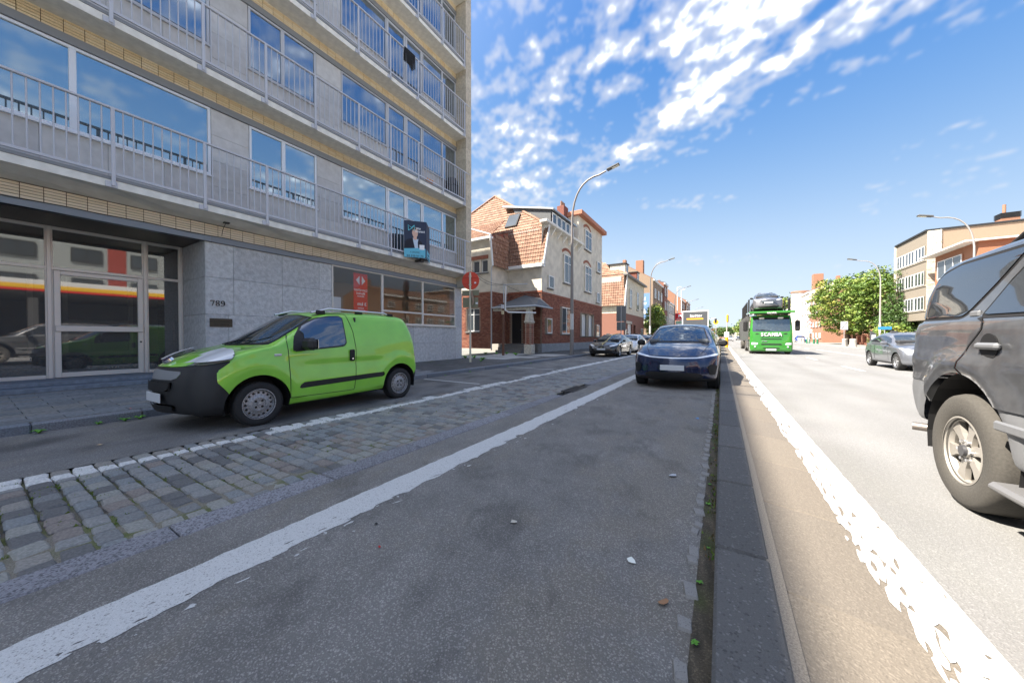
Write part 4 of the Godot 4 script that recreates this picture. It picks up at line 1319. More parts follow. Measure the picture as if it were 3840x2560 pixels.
func skin(loops: Array, sub: int, nf: int, nc: int, ns: int, bulge = null) -> Array:
	var rows := []
	var m := loops.size()
	for k in m - 1:
		for s in sub:
			var t := float(s) / sub
			var L := PackedFloat64Array()
			for j in 14:
				var p0: float = loops[maxi(k - 1, 0)][j]; var p1: float = loops[k][j]; var p2: float = loops[k + 1][j]; var p3: float = loops[mini(k + 2, m - 1)][j]
				var d1 := (p2 - p0) * 0.5; var d2 := (p3 - p1) * 0.5
				if (p2 - p1) * d1 < 0.0 or k == 0: d1 = 0.0 if k > 0 else p2 - p1
				if (p2 - p1) * d2 < 0.0: d2 = 0.0
				L.push_back(p1 + d1 * t + (3.0 * (p2 - p1) - 2.0 * d1 - d2) * t * t + (2.0 * (p1 - p2) + d1 + d2) * t * t * t)
			rows.push_back(loop_points(L, nf, nc, ns))
	rows.push_back(loop_points(PackedFloat64Array(loops[m - 1]), nf, nc, ns))
	var h: int = rows[0].size()
	for r in rows:                                           # close the ring with the other flank
		for i in range(h - 2, 0, -1):
			var p: Vector3 = r[i]
			r.push_back(V(p.x, p.y, -p.z))
	var w: int = rows[0].size()
	if bulge != null:
		for r in rows:
			for i in w: r[i] = bulge.call(r[i])
	var nrm := []
	for j in rows.size():
		var row := PackedVector3Array()
		for i in w:
			var du: Vector3 = rows[j][(i + 1) % w] - rows[j][(i - 1 + w) % w]
			var dv: Vector3 = rows[mini(j + 1, rows.size() - 1)][i] - rows[maxi(j - 1, 0)][i]
			var nn := dv.cross(du)
			row.push_back(nn.normalized() if nn.length() > 1e-9 else Vector3.UP)
		nrm.push_back(row)
	var p := PackedVector3Array(); var q := PackedVector3Array()
	for j in rows.size() - 1:
		for i in w:
			var i2 := (i + 1) % w
			for e in [[j, i], [j, i2], [j + 1, i2], [j, i], [j + 1, i2], [j + 1, i]]:
				p.push_back(rows[e[0]][e[1]]); q.push_back(nrm[e[0]][e[1]])
	return [p, q]

func lay(called: String, t: Array, m: Material, root: Node3D, inset := 0.0, flanks := true) -> void:   # a cut-out piece becomes a part, one for each flank
	if t[0].size() == 0: return
	if inset != 0.0: t = push(t, inset)
	var sides := [t]
	if flanks: sides = split(t, func(p: Vector3) -> float: return p.z)
	for s in sides:
		if s[0].size() > 0: part(called, nb().soup(s), m, root)

func cut(t: Array, f: Callable, called: String, m: Material, root: Node3D, inset := 0.0, flanks := true) -> Array:  # cuts a piece out and returns what is left
	var s := split(t, f)
	lay(called, s[0], m, root, inset, flanks)
	return s[1]

func seam(t: Array, pts: Array, zmin: float, half: float, root: Node3D, called := "door_seam", front := false, x0 := -1.0, x1 := 1.0) -> Array:   # a narrow dark gap along an outline
	var a := on_front(pts, x0, x1, half) if front else on_side(pts, zmin, half)
	var b := on_front(pts, x0, x1, -half) if front else on_side(pts, zmin, -half)
	var s := split(t, a)
	var i := split(s[0], b)
	lay(called, i[1], M.gap, root, -0.004)
	var p: PackedVector3Array = s[1][0]; p.append_array(i[0][0])
	var q: PackedVector3Array = s[1][1]; q.append_array(i[0][1])
	return [p, q]

func P2(l: Array) -> Array: return l.map(func(q): return Vector2(q[0], q[1]))

func wheel(root: Node3D, at: Vector3, r: float, w: float, kind: String, m_rim: Material, lod := 1, rr := 0.0) -> Node3D:   # axle along z, outside towards +z
	var o := Node3D.new()
	o.name = "wheel"
	root.add_child(o, true)
	o.position = at
	if at.z < 0: o.rotation.y = PI
	if rr <= 0.0: rr = r * 0.66
	var sides := 40 if lod == 1 else 20
	var T := nb()
	T.x = Transform3D(Basis(Vector3.RIGHT, PI / 2), V(0, 0, 0))           # lathe axis y -> z
	var h := w * 0.5
	var pr := [Vector2(rr * 0.94, -h * 0.8), Vector2(rr * 1.04, -h * 0.92), Vector2(r * 0.9, -h), Vector2(r * 0.975, -h * 0.86), Vector2(r, -h * 0.62), Vector2(r, h * 0.62), Vector2(r * 0.975, h * 0.86), Vector2(r * 0.9, h), Vector2(rr * 1.12, h * 0.99), Vector2(rr * 1.03, h * 0.90), Vector2(rr * 0.94, h * 0.78)]
	T.lathe(pr, sides)
	if lod == 1 and kind != "six":                                          # tread blocks on the shoulders
		for i in 64:
			for s in [-1, 1]:
				T.x = Transform3D(Basis(Vector3.BACK, TAU * i / 64.0), Vector3.ZERO)
				T.box(V(0, r * 0.995, s * h * 0.66), V(r * TAU / 64.0 * 0.62, 0.012, h * 0.5))
		T.x = Transform3D.IDENTITY
	part("tyre", T, M.rubber if kind != "six" else M.dusty_rubber, o)
	var b := nb()
	b.x = Transform3D(Basis(Vector3.RIGHT, PI / 2), V(0, 0, 0))
	b.lathe([Vector2(rr * 0.90, -h * 0.75), Vector2(rr * 0.90, h * 0.55), Vector2(rr * 0.96, h * 0.80), Vector2(rr * 1.035, h * 0.93), Vector2(rr * 0.985, h * 0.95)].duplicate() as Array, sides)
	var bl := nb()
	bl.x = b.x
	bl.lathe([Vector2(rr * 0.9, h * 0.55), Vector2(rr * 0.9, -h * 0.2), Vector2(0.0, -h * 0.2)], sides, false)
	part("rim_barrel", b, m_rim, o)
	part("brake_disc", bl, mt(0.20, 0.19, 0.18, 0.5, 0.5), o)
	var f := nb()
	var z := h * 0.72
	if kind == "steel":                                                      # pressed steel: ring of round holes, hub
		for i in 16:
			var a0 := TAU * i / 16.0
			for s in 2:
				var a := a0 + TAU / 32.0 * s
				if s == 1: continue
			var ca := Vector2(cos(a0), sin(a0))
			var hole := ca * rr * 0.78
			# the plate round each hole: an octagonal collar filled out to the wedge
			var wedge := []
			var ring := []
			for k in 10:
				var t := TAU * k / 10.0 + a0
				ring.push_back(hole + Vector2(cos(t), sin(t)) * rr * 0.085)
				var dirv := Vector2(cos(t), sin(t))
				var q := hole + dirv * rr * 0.30
				var rad := clampf(q.length(), rr * 0.60, rr * 0.93)
				var an := clampf(angle_difference(a0, q.angle()), -PI / 16.0, PI / 16.0) + a0
				wedge.push_back(Vector2(cos(an), sin(an)) * rad)
			for k in 10:
				var k2 := (k + 1) % 10
				var A := func(p: Vector2) -> Vector3: return V(p.x, p.y, z - (p.length() / rr - 0.6) * 0.05)
				f.quad(A.call(ring[k]), A.call(wedge[k]), A.call(wedge[k2]), A.call(ring[k2]))
				f.quad(A.call(ring[k2]) - V(0, 0, 0.02), A.call(ring[k]) - V(0, 0, 0.02), A.call(ring[k]), A.call(ring[k2]))
		f.x = Transform3D(Basis(Vector3.RIGHT, PI / 2), Vector3.ZERO)
		f.lathe([Vector2(rr * 0.62, z), Vector2(rr * 0.56, z + 0.012), Vector2(rr * 0.42, z + 0.018), Vector2(rr * 0.40, z + 0.004), Vector2(rr * 0.14, z + 0.002), Vector2(rr * 0.13, z + 0.02), Vector2(0.0, z + 0.024)], 32)
		part("wheel_disc", f, m_rim, o)
		for i in 4:
			var a := TAU * (i + 0.5) / 4.0
			part("bolt_hole", nb().cyl(V(cos(a), sin(a), 0) * rr * 0.28 + V(0, 0, z), V(cos(a), sin(a), 0) * rr * 0.28 + V(0, 0, z + 0.012), rr * 0.075, -1, 10), M.gap, o)
		return o
	var n := 5
	var wide := 0.20
	if kind == "multi": n = 10; wide = 0.085
	if kind == "six": n = 6; wide = 0.30
	for i in n:
		f.x = Transform3D(Basis(Vector3.BACK, TAU * i / n + 0.2), Vector3.ZERO)
		var poly := PackedVector2Array([Vector2(rr * 0.14, -rr * wide * 0.5), Vector2(rr * 0.55, -rr * wide * 0.42), Vector2(rr * 0.95, -rr * wide * 0.75), Vector2(rr * 0.95, rr * wide * 0.75), Vector2(rr * 0.55, rr * wide * 0.42), Vector2(rr * 0.14, rr * wide * 0.5)])
		f.ext(poly, z - 0.03, z)
	part("spokes", f, m_rim, o)
	f = nb()
	f.cyl(V(0, 0, z - 0.03), V(0, 0, z + 0.012), rr * 0.24, rr * 0.2, 20)
	part("hub", f, m_rim, o)
	if kind == "six":
		for i in 6:
			var a := TAU * i / 6.0
			part("wheel_nut", nb().cyl(V(cos(a), sin(a), 0) * rr * 0.30 + V(0, 0, z - 0.01), V(cos(a), sin(a), 0) * rr * 0.30 + V(0, 0, z + 0.02), rr * 0.05, -1, 8), mt(0.6, 0.6, 0.62, 0.2, 0.9), o)
		part("hub_cap", nb().cyl(V(0, 0, z), V(0, 0, z + 0.03), rr * 0.19, rr * 0.16, 20), mt(0.05, 0.05, 0.055, 0.4), o)
	return o

func wheels(root: Node3D, x0: float, x1: float, track: float, r: float, w: float, kind: String, m_rim: Material, lod := 1, rr := 0.0) -> void:
	for x in [x0, x1]:
		for s in [-1, 1]: wheel(root, V(x, r, s * (track - w * 0.5)), r, w, kind, m_rim, lod, rr)

func undercarriage(root: Node3D, x0: float, x1: float, len: float, half: float, r: float, ar: float) -> void:
	var b := nb()
	b.span(V(0.30, r * 0.62, -half * 0.70), V(len - 0.28, r * 1.15, half * 0.70))
	part("underbody", b, M.gap, root)
	for x in [x0, x1]:
		for s in [-1.0, 1.0]:
			var k := nb()
			for i in 14:
				var a0 := PI * (i / 14.0) * 1.16 - 0.25; var a1 := PI * ((i + 1) / 14.0) * 1.16 - 0.25
				var p0 := V(x + cos(a0) * ar, r + sin(a0) * ar, 0); var p1 := V(x + cos(a1) * ar, r + sin(a1) * ar, 0)
				var za := V(0, 0, s * half * 0.60); var zb := V(0, 0, s * (half - 0.035))
				k.quad(p0 + za, p1 + za, p1 + zb, p0 + zb)
				k.tri(V(x, r, 0) + za, p0 + za, p1 + za)
			part("wheel_arch_liner", k, M.gap, root)

func cabin(root: Node3D, x_dash: float, x_seat: float, floor_y: float, half: float, rear := true, trim: Material = null) -> void:   # what shows through the glass
	if trim == null: trim = M.trim
	var top := floor_y + 0.62
	part("dashboard", nb().box(V(x_dash, top, 0), V(0.42, 0.20, half * 1.72), 0.05), trim, root)
	for s in [-1, 1]:
		var b := nb()
		b.box(V(x_seat, floor_y + 0.30, s * half * 0.45), V(0.5, 0.16, 0.46), 0.05)
		b.x = Transform3D(Basis(Vector3.BACK, -0.22), V(x_seat + 0.24, floor_y + 0.36, s * half * 0.45))
		b.box(V(0, 0.28, 0), V(0.13, 0.58, 0.46), 0.05); b.box(V(0.0, 0.67, 0), V(0.10, 0.16, 0.25), 0.04)
		part("seat", b, trim, root)
	if rear: part("rear_seat", nb().box(V(x_seat + 1.05, floor_y + 0.42, 0), V(0.35, 0.66, half * 1.5), 0.08), trim, root)
	var w := nb()
	w.x = Transform3D(Basis(Vector3.BACK, 1.15), V(x_dash + 0.30, top + 0.06, half * 0.45))
	var c := []
	for i in 21: c.push_back(V(cos(TAU * i / 20.0) * 0.18, 0, sin(TAU * i / 20.0) * 0.18))
	w.tube(c, 0.016, 6, false)
	part("steering_wheel", w, M.gap, root)

func mirrors(root: Node3D, x: float, y: float, z: float, m: Material, s := 1.0) -> void:
	for k in [-1, 1]:
		var o := Node3D.new()
		o.name = "wing_mirror"
		root.add_child(o, true)
		o.position = V(x, y, k * z)
		var b := nb()
		b.box(V(0.0, 0.02, k * 0.12 * s), V(0.12 * s, 0.15 * s, 0.20 * s), 0.04 * s)
		part("mirror_shell", b, m, o)
		part("mirror_arm", nb().box(V(0.0, -0.03, k * 0.015), V(0.07, 0.045, 0.08), 0.01), M.gap, o)
		part("mirror_glass", nb().box(V(0.062 * s, 0.02, k * 0.12 * s), V(0.004, 0.115 * s, 0.165 * s)), M.chrome, o)

func plate(root: Node3D, x: float, y: float, w := 0.52, h := 0.115, tilt := 0.0) -> void:
	var b := nb()
	b.x = Transform3D(Basis(Vector3.BACK, tilt), V(x, y, 0))
	b.box(Vector3.ZERO, V(0.012, h, w), 0.004)
	part("number_plate", b, M.plate, root)

func car_materials() -> void:
	M.gap = mt(0.008, 0.008, 0.009, 0.7)
	M.rubber = tri_tex(mt(0.022, 0.022, 0.023, 0.85), noise_tex(0.05, 0.7, 1.0, 256, 3, 401, 1.6), 4.0)
	M.dusty_rubber = tri_tex(mt(0.075, 0.07, 0.062, 0.9), noise_tex(0.05, 0.7, 1.0, 256, 3, 404, 1.6), 4.0)
	M.trim = mt(0.025, 0.026, 0.03, 0.7)
	M.chrome = mt(0.75, 0.76, 0.78, 0.08, 1.0)
	M.plate = mt(0.55, 0.57, 0.60, 0.5)
	M.plastic = tri_tex(mt(0.018, 0.019, 0.021, 0.6), noise_tex(0.05, 0.75, 1.0, 256, 3, 402, 1.5), 6.0)
	M.car_glass = glass(0.15, 0.19, 0.22, 0.5)
	M.car_glass.metallic = 0.8
	M.tint = glass(0.16, 0.18, 0.21, 0.9)
	M.tint.metallic = 0.85
	M.lamp = glass(0.80, 0.83, 0.85, 0.35)
	M.lamp_bowl = mt(0.62, 0.64, 0.66, 0.25, 0.2)
	M.tail = glass(0.55, 0.01, 0.01, 0.85)
	M.tail.metallic_specular = 0.8
	M.alloy = mt(0.50, 0.51, 0.53, 0.3, 0.85)
	M.steel = tri_tex(mt(0.42, 0.42, 0.43, 0.5, 0.4), noise_tex(0.03, 0.55, 1.0, 256, 5, 403, 2.0), 5.0)

func green_van() -> void:
	var t := thing("delivery_van", "lime green compact panel van with dark bumper and silver roof rails parked at the kerb", "van", V(-6.365, 0, -1.36), PI / 2 + deg_to_rad(1.5))
	var green := paint(0.25, 0.62, 0.05, 0.30)
	green.albedo_texture = noise_tex(0.012, 0.90, 1.0, 256, 4, 412, 1.5)
	green.uv1_triplanar = true; green.uv1_scale = Vector3.ONE * 0.7
	var loops := [
		[.24, .20, .10, .20, .70, .20, .74, .22, .72, .24, .15, .05, 3.80, .26], [.08, .25, .12, .24, .80, .25, .82, .25, .80, .28, .14, .05, 3.87, .30],
		[.01, .42, .14, .28, .845, .42, .855, .40, .835, .42, .14, .05, 3.91, .44], [.00, .62, .15, .30, .858, .62, .858, .58, .845, .62, .14, .05, 3.92, .62],
		[.02, .78, .17, .31, .855, .82, .858, .76, .85, .80, .14, .05, 3.91, .80], [.075, .865, .20, .32, .845, .95, .85, .92, .845, .95, .14, .05, 3.895, .95],
		[.38, 1.01, .18, .28, .83, 1.05, .835, 1.05, .835, 1.08, .14, .05, 3.88, 1.08], [.80, 1.115, .17, .24, .80, 1.15, .815, 1.15, .82, 1.20, .14, .05, 3.86, 1.20],
		[1.17, 1.34, .17, .17, .745, 1.335, .765, 1.37, .775, 1.40, .15, .05, 3.81, 1.40], [1.50, 1.55, .15, .15, .69, 1.53, .705, 1.58, .715, 1.58, .16, .05, 3.74, 1.58],
		[1.72, 1.655, .12, .14, .62, 1.635, .63, 1.67, .64, 1.655, .16, .05, 3.65, 1.66], [1.95, 1.70, .10, .12, .40, 1.695, .42, 1.715, .42, 1.70, .14, .05, 3.55, 1.70], [2.2, 1.72, .05, .05, .02, 1.72, .02, 1.735, .02, 1.715, .02, .02, 3.4, 1.71]]
	var flare := func(p: Vector3) -> Vector3:                               # raised lips round the wheel arches, a crease along the flank
		var s := signf(p.z)
		var g := 0.0
		if absf(p.z) > 0.6:
			for cx in [0.85, 3.37]:
				var d := Vector2(p.x - cx, (p.y - 0.31) * 0.95).length()
				g += 0.022 * exp(-pow((d - 0.50) / 0.10, 2.0)) if p.y > 0.3 else 0.0
			g -= 0.016 * exp(-pow((p.y - 0.80) / 0.07, 2.0)) * clampf((p.x - 1.2) * 2.0, 0.0, 1.0) * clampf((3.3 - p.x) * 2.0, 0.0, 1.0)
			g += 0.010 * exp(-pow((p.y - 0.56) / 0.08, 2.0)) * clampf((p.x - 1.2) * 2.0, 0.0, 1.0) * clampf((3.0 - p.x) * 2.0, 0.0, 1.0)
		return V(p.x, p.y, p.z + s * g)
	var b := skin(loops, 5, 8, 7, 52, flare)
	for x in [0.85, 3.37]: b = split(b, wheel_arch(x, 0.31, 0.405, 0.5))[1]
	# the big dark bumper, its pale middle, grilles and plate
	var bump := P2([[-.3, -.1], [.62, -.1], [.49, .50], [.37, .66], [.37, .80], [.55, .945], [.14, .862], [-.3, .835]])
	var s := split(b, on_side(bump, 0.0))
	b = s[1]
	var dark: Array = s[0]
	dark = cut(dark, on_front(P2([[-1, .70], [.40, .695], [.46, .80], [-1, .90]]), -0.1, 0.4), "bumper_centre", mt(0.20, 0.21, 0.22, 0.5), t, 0.004, false)
	dark = cut(dark, on_front(P2([[-1, .545], [.34, .55], [.37, .665], [-1, .67]]), -0.1, 0.35), "upper_grille", M.gap, t, -0.03, false)
	dark = cut(dark, on_front(P2([[-1, .275], [.36, .28], [.38, .37], [-1, .37]]), -0.1, 0.4), "lower_grille", M.gap, t, -0.03, false)
	lay("bumper", dark, M.plastic, t, 0.008, false)
	for i in 9: part("grille_bar", nb().box(V(0.004 + 0.48 * pow(-0.32 + i * 0.08, 2.0), .607, -0.32 + i * 0.08), V(0.02, 0.115, 0.016), 0.003), M.plastic, t)
	for i in 3:
		var sl := []
		for j in 9: sl.push_back(V(0.05 - i * 0.012 + 0.40 * pow((j - 4) * 0.085, 2.0), .30 + i * 0.025, (j - 4) * 0.085))
		part("grille_slat", nb().tube(sl, 0.007, 5), M.plastic, t)
	plate(t, -0.012, 0.46, 0.50, 0.12)
	part("badge", nb().cyl(V(0.145, 0.925, 0), V(0.125, 0.955, 0), 0.062, 0.058, 20), M.chrome, t)
	part("badge_face", nb().cyl(V(0.135, 0.94, 0), V(0.119, 0.964, 0), 0.046, 0.044, 20), mt(0.03, 0.015, 0.06, 0.3), t)
	# lamps
	var hl := P2([[.145, .868], [.36, .90], [.545, .95], [.64, 1.10], [.53, 1.095], [.32, 1.03], [.19, .95]])
	var f := on_side(hl, 0.40)
	s = split(b, f)
	lay("headlamp", s[0], M.lamp, t, 0.004)
	lay("lamp_bowl", push(s[0], -0.05), M.lamp_bowl, t)
	b = s[1]
	b = cut(b, on_side(P2([[3.76, .85], [4.1, .85], [4.1, 1.28], [3.80, 1.28]]), 0.55), "tail_lamp", M.tail, t, 0.006)
	b = cut(b, on_side(P2([[3.68, .0], [4.2, .0], [4.2, .845], [3.89, .845], [3.82, .60], [3.73, .45]]), 0.0), "rear_bumper", M.plastic, t, 0.008, false)
	# glass with its black surround
	var win := P2([[1.325, 1.045], [1.37, 1.25], [1.53, 1.43], [1.75, 1.545], [1.98, 1.59], [2.15, 1.60], [2.185, 1.57], [2.19, 1.15], [2.15, 1.105]])
	s = split(b, on_side(win, 0.5, 0.022))
	b = s[1]
	var g := split(s[0], on_side(win, 0.5))
	lay("window_surround", g[1], M.plastic, t, -0.002)
	var tr := split(g[0], on_side(P2([[1.2, .9], [1.50, .9], [1.50, 1.30], [1.45, 1.36], [1.2, 1.4]]), 0.5))
	lay("mirror_triangle", tr[0], M.plastic, t, -0.004)
	lay("side_window", tr[1], M.tint, t, -0.010)
	var ws := P2([[-1, 1.10], [.715, 1.135], [.605, 1.575], [.30, 1.625], [-1, 1.635]])
	s = split(b, on_front(ws, 0.7, 1.95))
	b = s[1]
	g = split(s[0], on_front(ws, 0.7, 1.95, -0.022))
	lay("screen_surround", g[1], M.gap, t, -0.002, false)
	lay("windscreen", g[0], M.car_glass, t, -0.008, false)
	b = seam(b, P2([[1.255, .33], [2.33, .315], [2.36, .7], [2.375, 1.04], [2.36, 1.35], [2.28, 1.655], [1.95, 1.65], [1.72, 1.60], [1.47, 1.46], [1.29, 1.30], [1.235, 1.20], [1.24, .7]]), 0.5, 0.004, t)
	b = seam(b, P2([[-.2, .80], [.12, .865], [.33, 1.035], [.55, 1.105], [.86, 1.13], [1.08, 1.20], [1.08, 1.6], [-.2, 1.6]]), 0.45, 0.004, t, "bonnet_seam")
	var strip := split(b, on_side(P2([[1.37, .455], [2.97, .495], [2.97, .58], [1.41, .545]]), 0.6))
	b = strip[1]
	var sp := split(strip[0], func(p: Vector3) -> float: return p.x - 2.345)
	lay("rubbing_strip", sp[0], M.plastic, t, 0.016); lay("rubbing_strip", sp[1], M.plastic, t, 0.016)
	lay("body", b, green, t, 0.0, false)
	for k in [-1, 1]:
		part("door_handle", nb().box(V(2.285, 0.93, k * 0.862), V(0.10, 0.20, 0.03), 0.014), M.gap, t)
		part("lock", nb().cyl(V(2.285, 0.87, k * 0.875), V(2.285, 0.87, k * 0.88), 0.012), M.chrome, t)
		part("side_repeater", nb().box(V(1.09, .985, k * 0.846), V(0.10, 0.035, 0.02), 0.008), mt(0.5, 0.5, 0.5, 0.2), t)
		var rail := []
		for i in 13:
			var u := i / 12.0
			rail.push_back(V(1.72 + u * 1.75, 1.655 + 0.085 * minf(1.0, minf(u * 6.0, (1.0 - u) * 6.0)) - 0.02 * u, k * (0.585 + 0.03 * sin(u * PI))))
		part("roof_rail", nb().tube(rail, 0.018, 8), mt(0.62, 0.64, 0.68, 0.3, 0.8), t)
		for u in [1.87, 2.6, 3.32]: part("rail_foot", nb().box(V(u, 1.668 if u < 2.0 else 1.69, k * 0.60), V(0.16, 0.07, 0.035), 0.012), M.gap, t)
	var mb := nb()
	mirrors(t, 1.47, 1.12, 0.84, M.plastic, 1.25)
	undercarriage(t, 0.85, 3.37, 3.92, 0.86, 0.31, 0.405)
	cabin(t, 1.30, 1.85, 0.40, 0.74, false)
	part("bulkhead", nb().span(V(2.42, 0.4, -0.72), V(2.45, 1.6, 0.72)), M.trim, t)
	for k in [-1, 1]:
		var wp := []
		for i in 6: wp.push_back(V(0.84 + 0.03 * i, 1.14 + 0.022 * i, k * 0.3 + 0.12 * i))
		part("wiper", nb().tube(wp, 0.009, 5), M.gap, t)
	wheels(t, 0.85, 3.37, 0.845, 0.305, 0.185, "steel", M.steel, 1, 0.205)

func blue_car() -> void:
	var t := thing("electric_car", "dark blue crossover with a slim light bar parked against the median kerb", "car", V(-0.985, 0, -8.80), PI / 2)
	var blue := paint(0.008, 0.018, 0.06, 0.22, 0.4)
	var loops := [
		[.24, .19, .15, .25, .80, .20, .86, .21, .84, .22, .2, .1, 4.62, .24], [.07, .25, .2, .30, .90, .25, .93, .24, .91, .28, .2, .1, 4.72, .32],
		[.00, .40, .24, .36, .94, .42, .955, .42, .935, .46, .22, .12, 4.78, .50], [.015, .58, .25, .38, .95, .61, .96, .60, .95, .66, .24, .14, 4.79, .68],
		[.05, .725, .27, .40, .945, .79, .955, .78, .945, .84, .26, .14, 4.77, .86], [.12, .785, .29, .42, .928, .865, .94, .89, .93, .95, .26, .14, 4.73, .98],
		[.58, .97, .22, .36, .89, .99, .905, .97, .90, 1.02, .26, .14, 4.68, 1.06], [1.12, 1.115, .18, .26, .85, 1.08, .88, 1.06, .86, 1.10, .28, .14, 4.60, 1.12],
		[1.58, 1.34, .16, .22, .76, 1.29, .79, 1.31, .75, 1.28, .3, .14, 4.32, 1.26], [1.96, 1.50, .14, .20, .675, 1.455, .695, 1.50, .64, 1.42, .3, .12, 3.95, 1.40],
		[2.20, 1.58, .12, .18, .575, 1.55, .60, 1.585, .54, 1.50, .25, .1, 3.65, 1.49], [2.5, 1.615, .08, .12, .34, 1.605, .36, 1.62, .34, 1.57, .2, .06, 3.3, 1.57], [2.7, 1.627, .02, .02, .02, 1.627, .02, 1.63, .02, 1.60, .02, .02, 3.0, 1.605]]
	var b := skin(loops, 5, 10, 7, 46)
	for x in [0.90, 3.79]: b = split(b, wheel_arch(x, 0.355, 0.415, 0.6))[1]
	b = cut(b, on_front(P2([[-1, .728], [.52, .742], [.90, .815], [.96, .86], [.88, .862], [.52, .775], [-1, .752]]), -0.1, 0.95), "light_bar", mt(0.75, 0.78, 0.82, 0.15, 0.3), t, 0.002, false)
	b = cut(b, on_front(P2([[-1, .30], [.60, .30], [.64, .35], [.50, .415], [-1, .43]]), -0.1, 0.5), "lower_intake", M.gap, t, -0.03, false)
	b = cut(b, on_front(P2([[-1, .0], [.99, .0], [.99, .285], [-1, .285]]), -0.2, 0.65), "front_lip", M.plastic, t, 0.0, false)
	b = cut(b, on_front(P2([[.76, .37], [.86, .38], [.905, .58], [.80, .62], [.72, .56]]), -0.1, 0.6), "corner_intake", M.gap, t, -0.02)
	b = cut(b, on_side(P2([[.95, .0], [3.7, .0], [3.7, .29], [.95, .29]]), 0.6), "sill_trim", M.plastic, t, 0.0)
	var ws := P2([[-1, 1.115], [.30, 1.11], [.73, 1.10], [.585, 1.50], [.30, 1.56], [-1, 1.575]])
	var s := split(b, on_front(ws, 1.0, 2.5))
	b = s[1]
	var g := split(s[0], on_front(ws, 1.0, 2.5, -0.03))
	lay("screen_surround", g[1], M.gap, t, -0.001, false)
	lay("windscreen", g[0], M.car_glass, t, -0.006, false)
	var win := P2([[1.60, 1.085], [2.8, 1.10], [4.0, 1.15], [4.02, 1.20], [3.7, 1.34], [3.2, 1.45], [2.65, 1.50], [2.28, 1.47], [1.95, 1.34]])
	s = split(b, on_side(win, 0.5))
	b = s[1]
	var c := split(s[0], func(p: Vector3) -> float: return p.x - 2.82)
	lay("front_side_window", c[0], M.tint, t, -0.006); lay("rear_side_window", c[1], M.tint, t, -0.006)
	b = cut(b, on_side(P2([[4.45, .82], [4.95, .84], [4.95, .93], [4.5, .93]]), 0.0), "tail_lamp", M.tail, t, 0.003, false)
	b = seam(b, P2([[-1, .765], [.535, .79], [.60, .87], [.76, 1.09], [-1, 1.12]]), 0.0, 0.004, t, "bonnet_seam", true, -0.1, 1.35)
	b = seam(b, P2([[1.48, .33], [2.62, .33], [2.84, .55], [2.82, 1.05], [1.50, 1.04]]), 0.5, 0.003, t)
	b = seam(b, P2([[2.87, .55], [2.66, .33], [3.3, .33], [3.42, .62], [3.78, .95], [2.85, 1.05]]), 0.5, 0.003, t)
	lay("body", b, blue, t, 0.0, false)
	plate(t, -0.012, 0.525, 0.52, 0.125)
	mirrors(t, 1.80, 1.07, 0.90, M.gap, 1.05)
	undercarriage(t, 0.90, 3.79, 4.79, 0.955, 0.355, 0.415)
	cabin(t, 1.55, 2.25, 0.48, 0.85, true, mt(0.10, 0.11, 0.12, 0.8))
	part("screen_display", nb().box(V(1.80, 1.13, 0), V(0.02, 0.18, 0.34), 0.006), M.gap, t)
	wheels(t, 0.90, 3.79, 0.945, 0.355, 0.245, "five", mt(0.12, 0.12, 0.13, 0.35, 0.7), 1, 0.255)

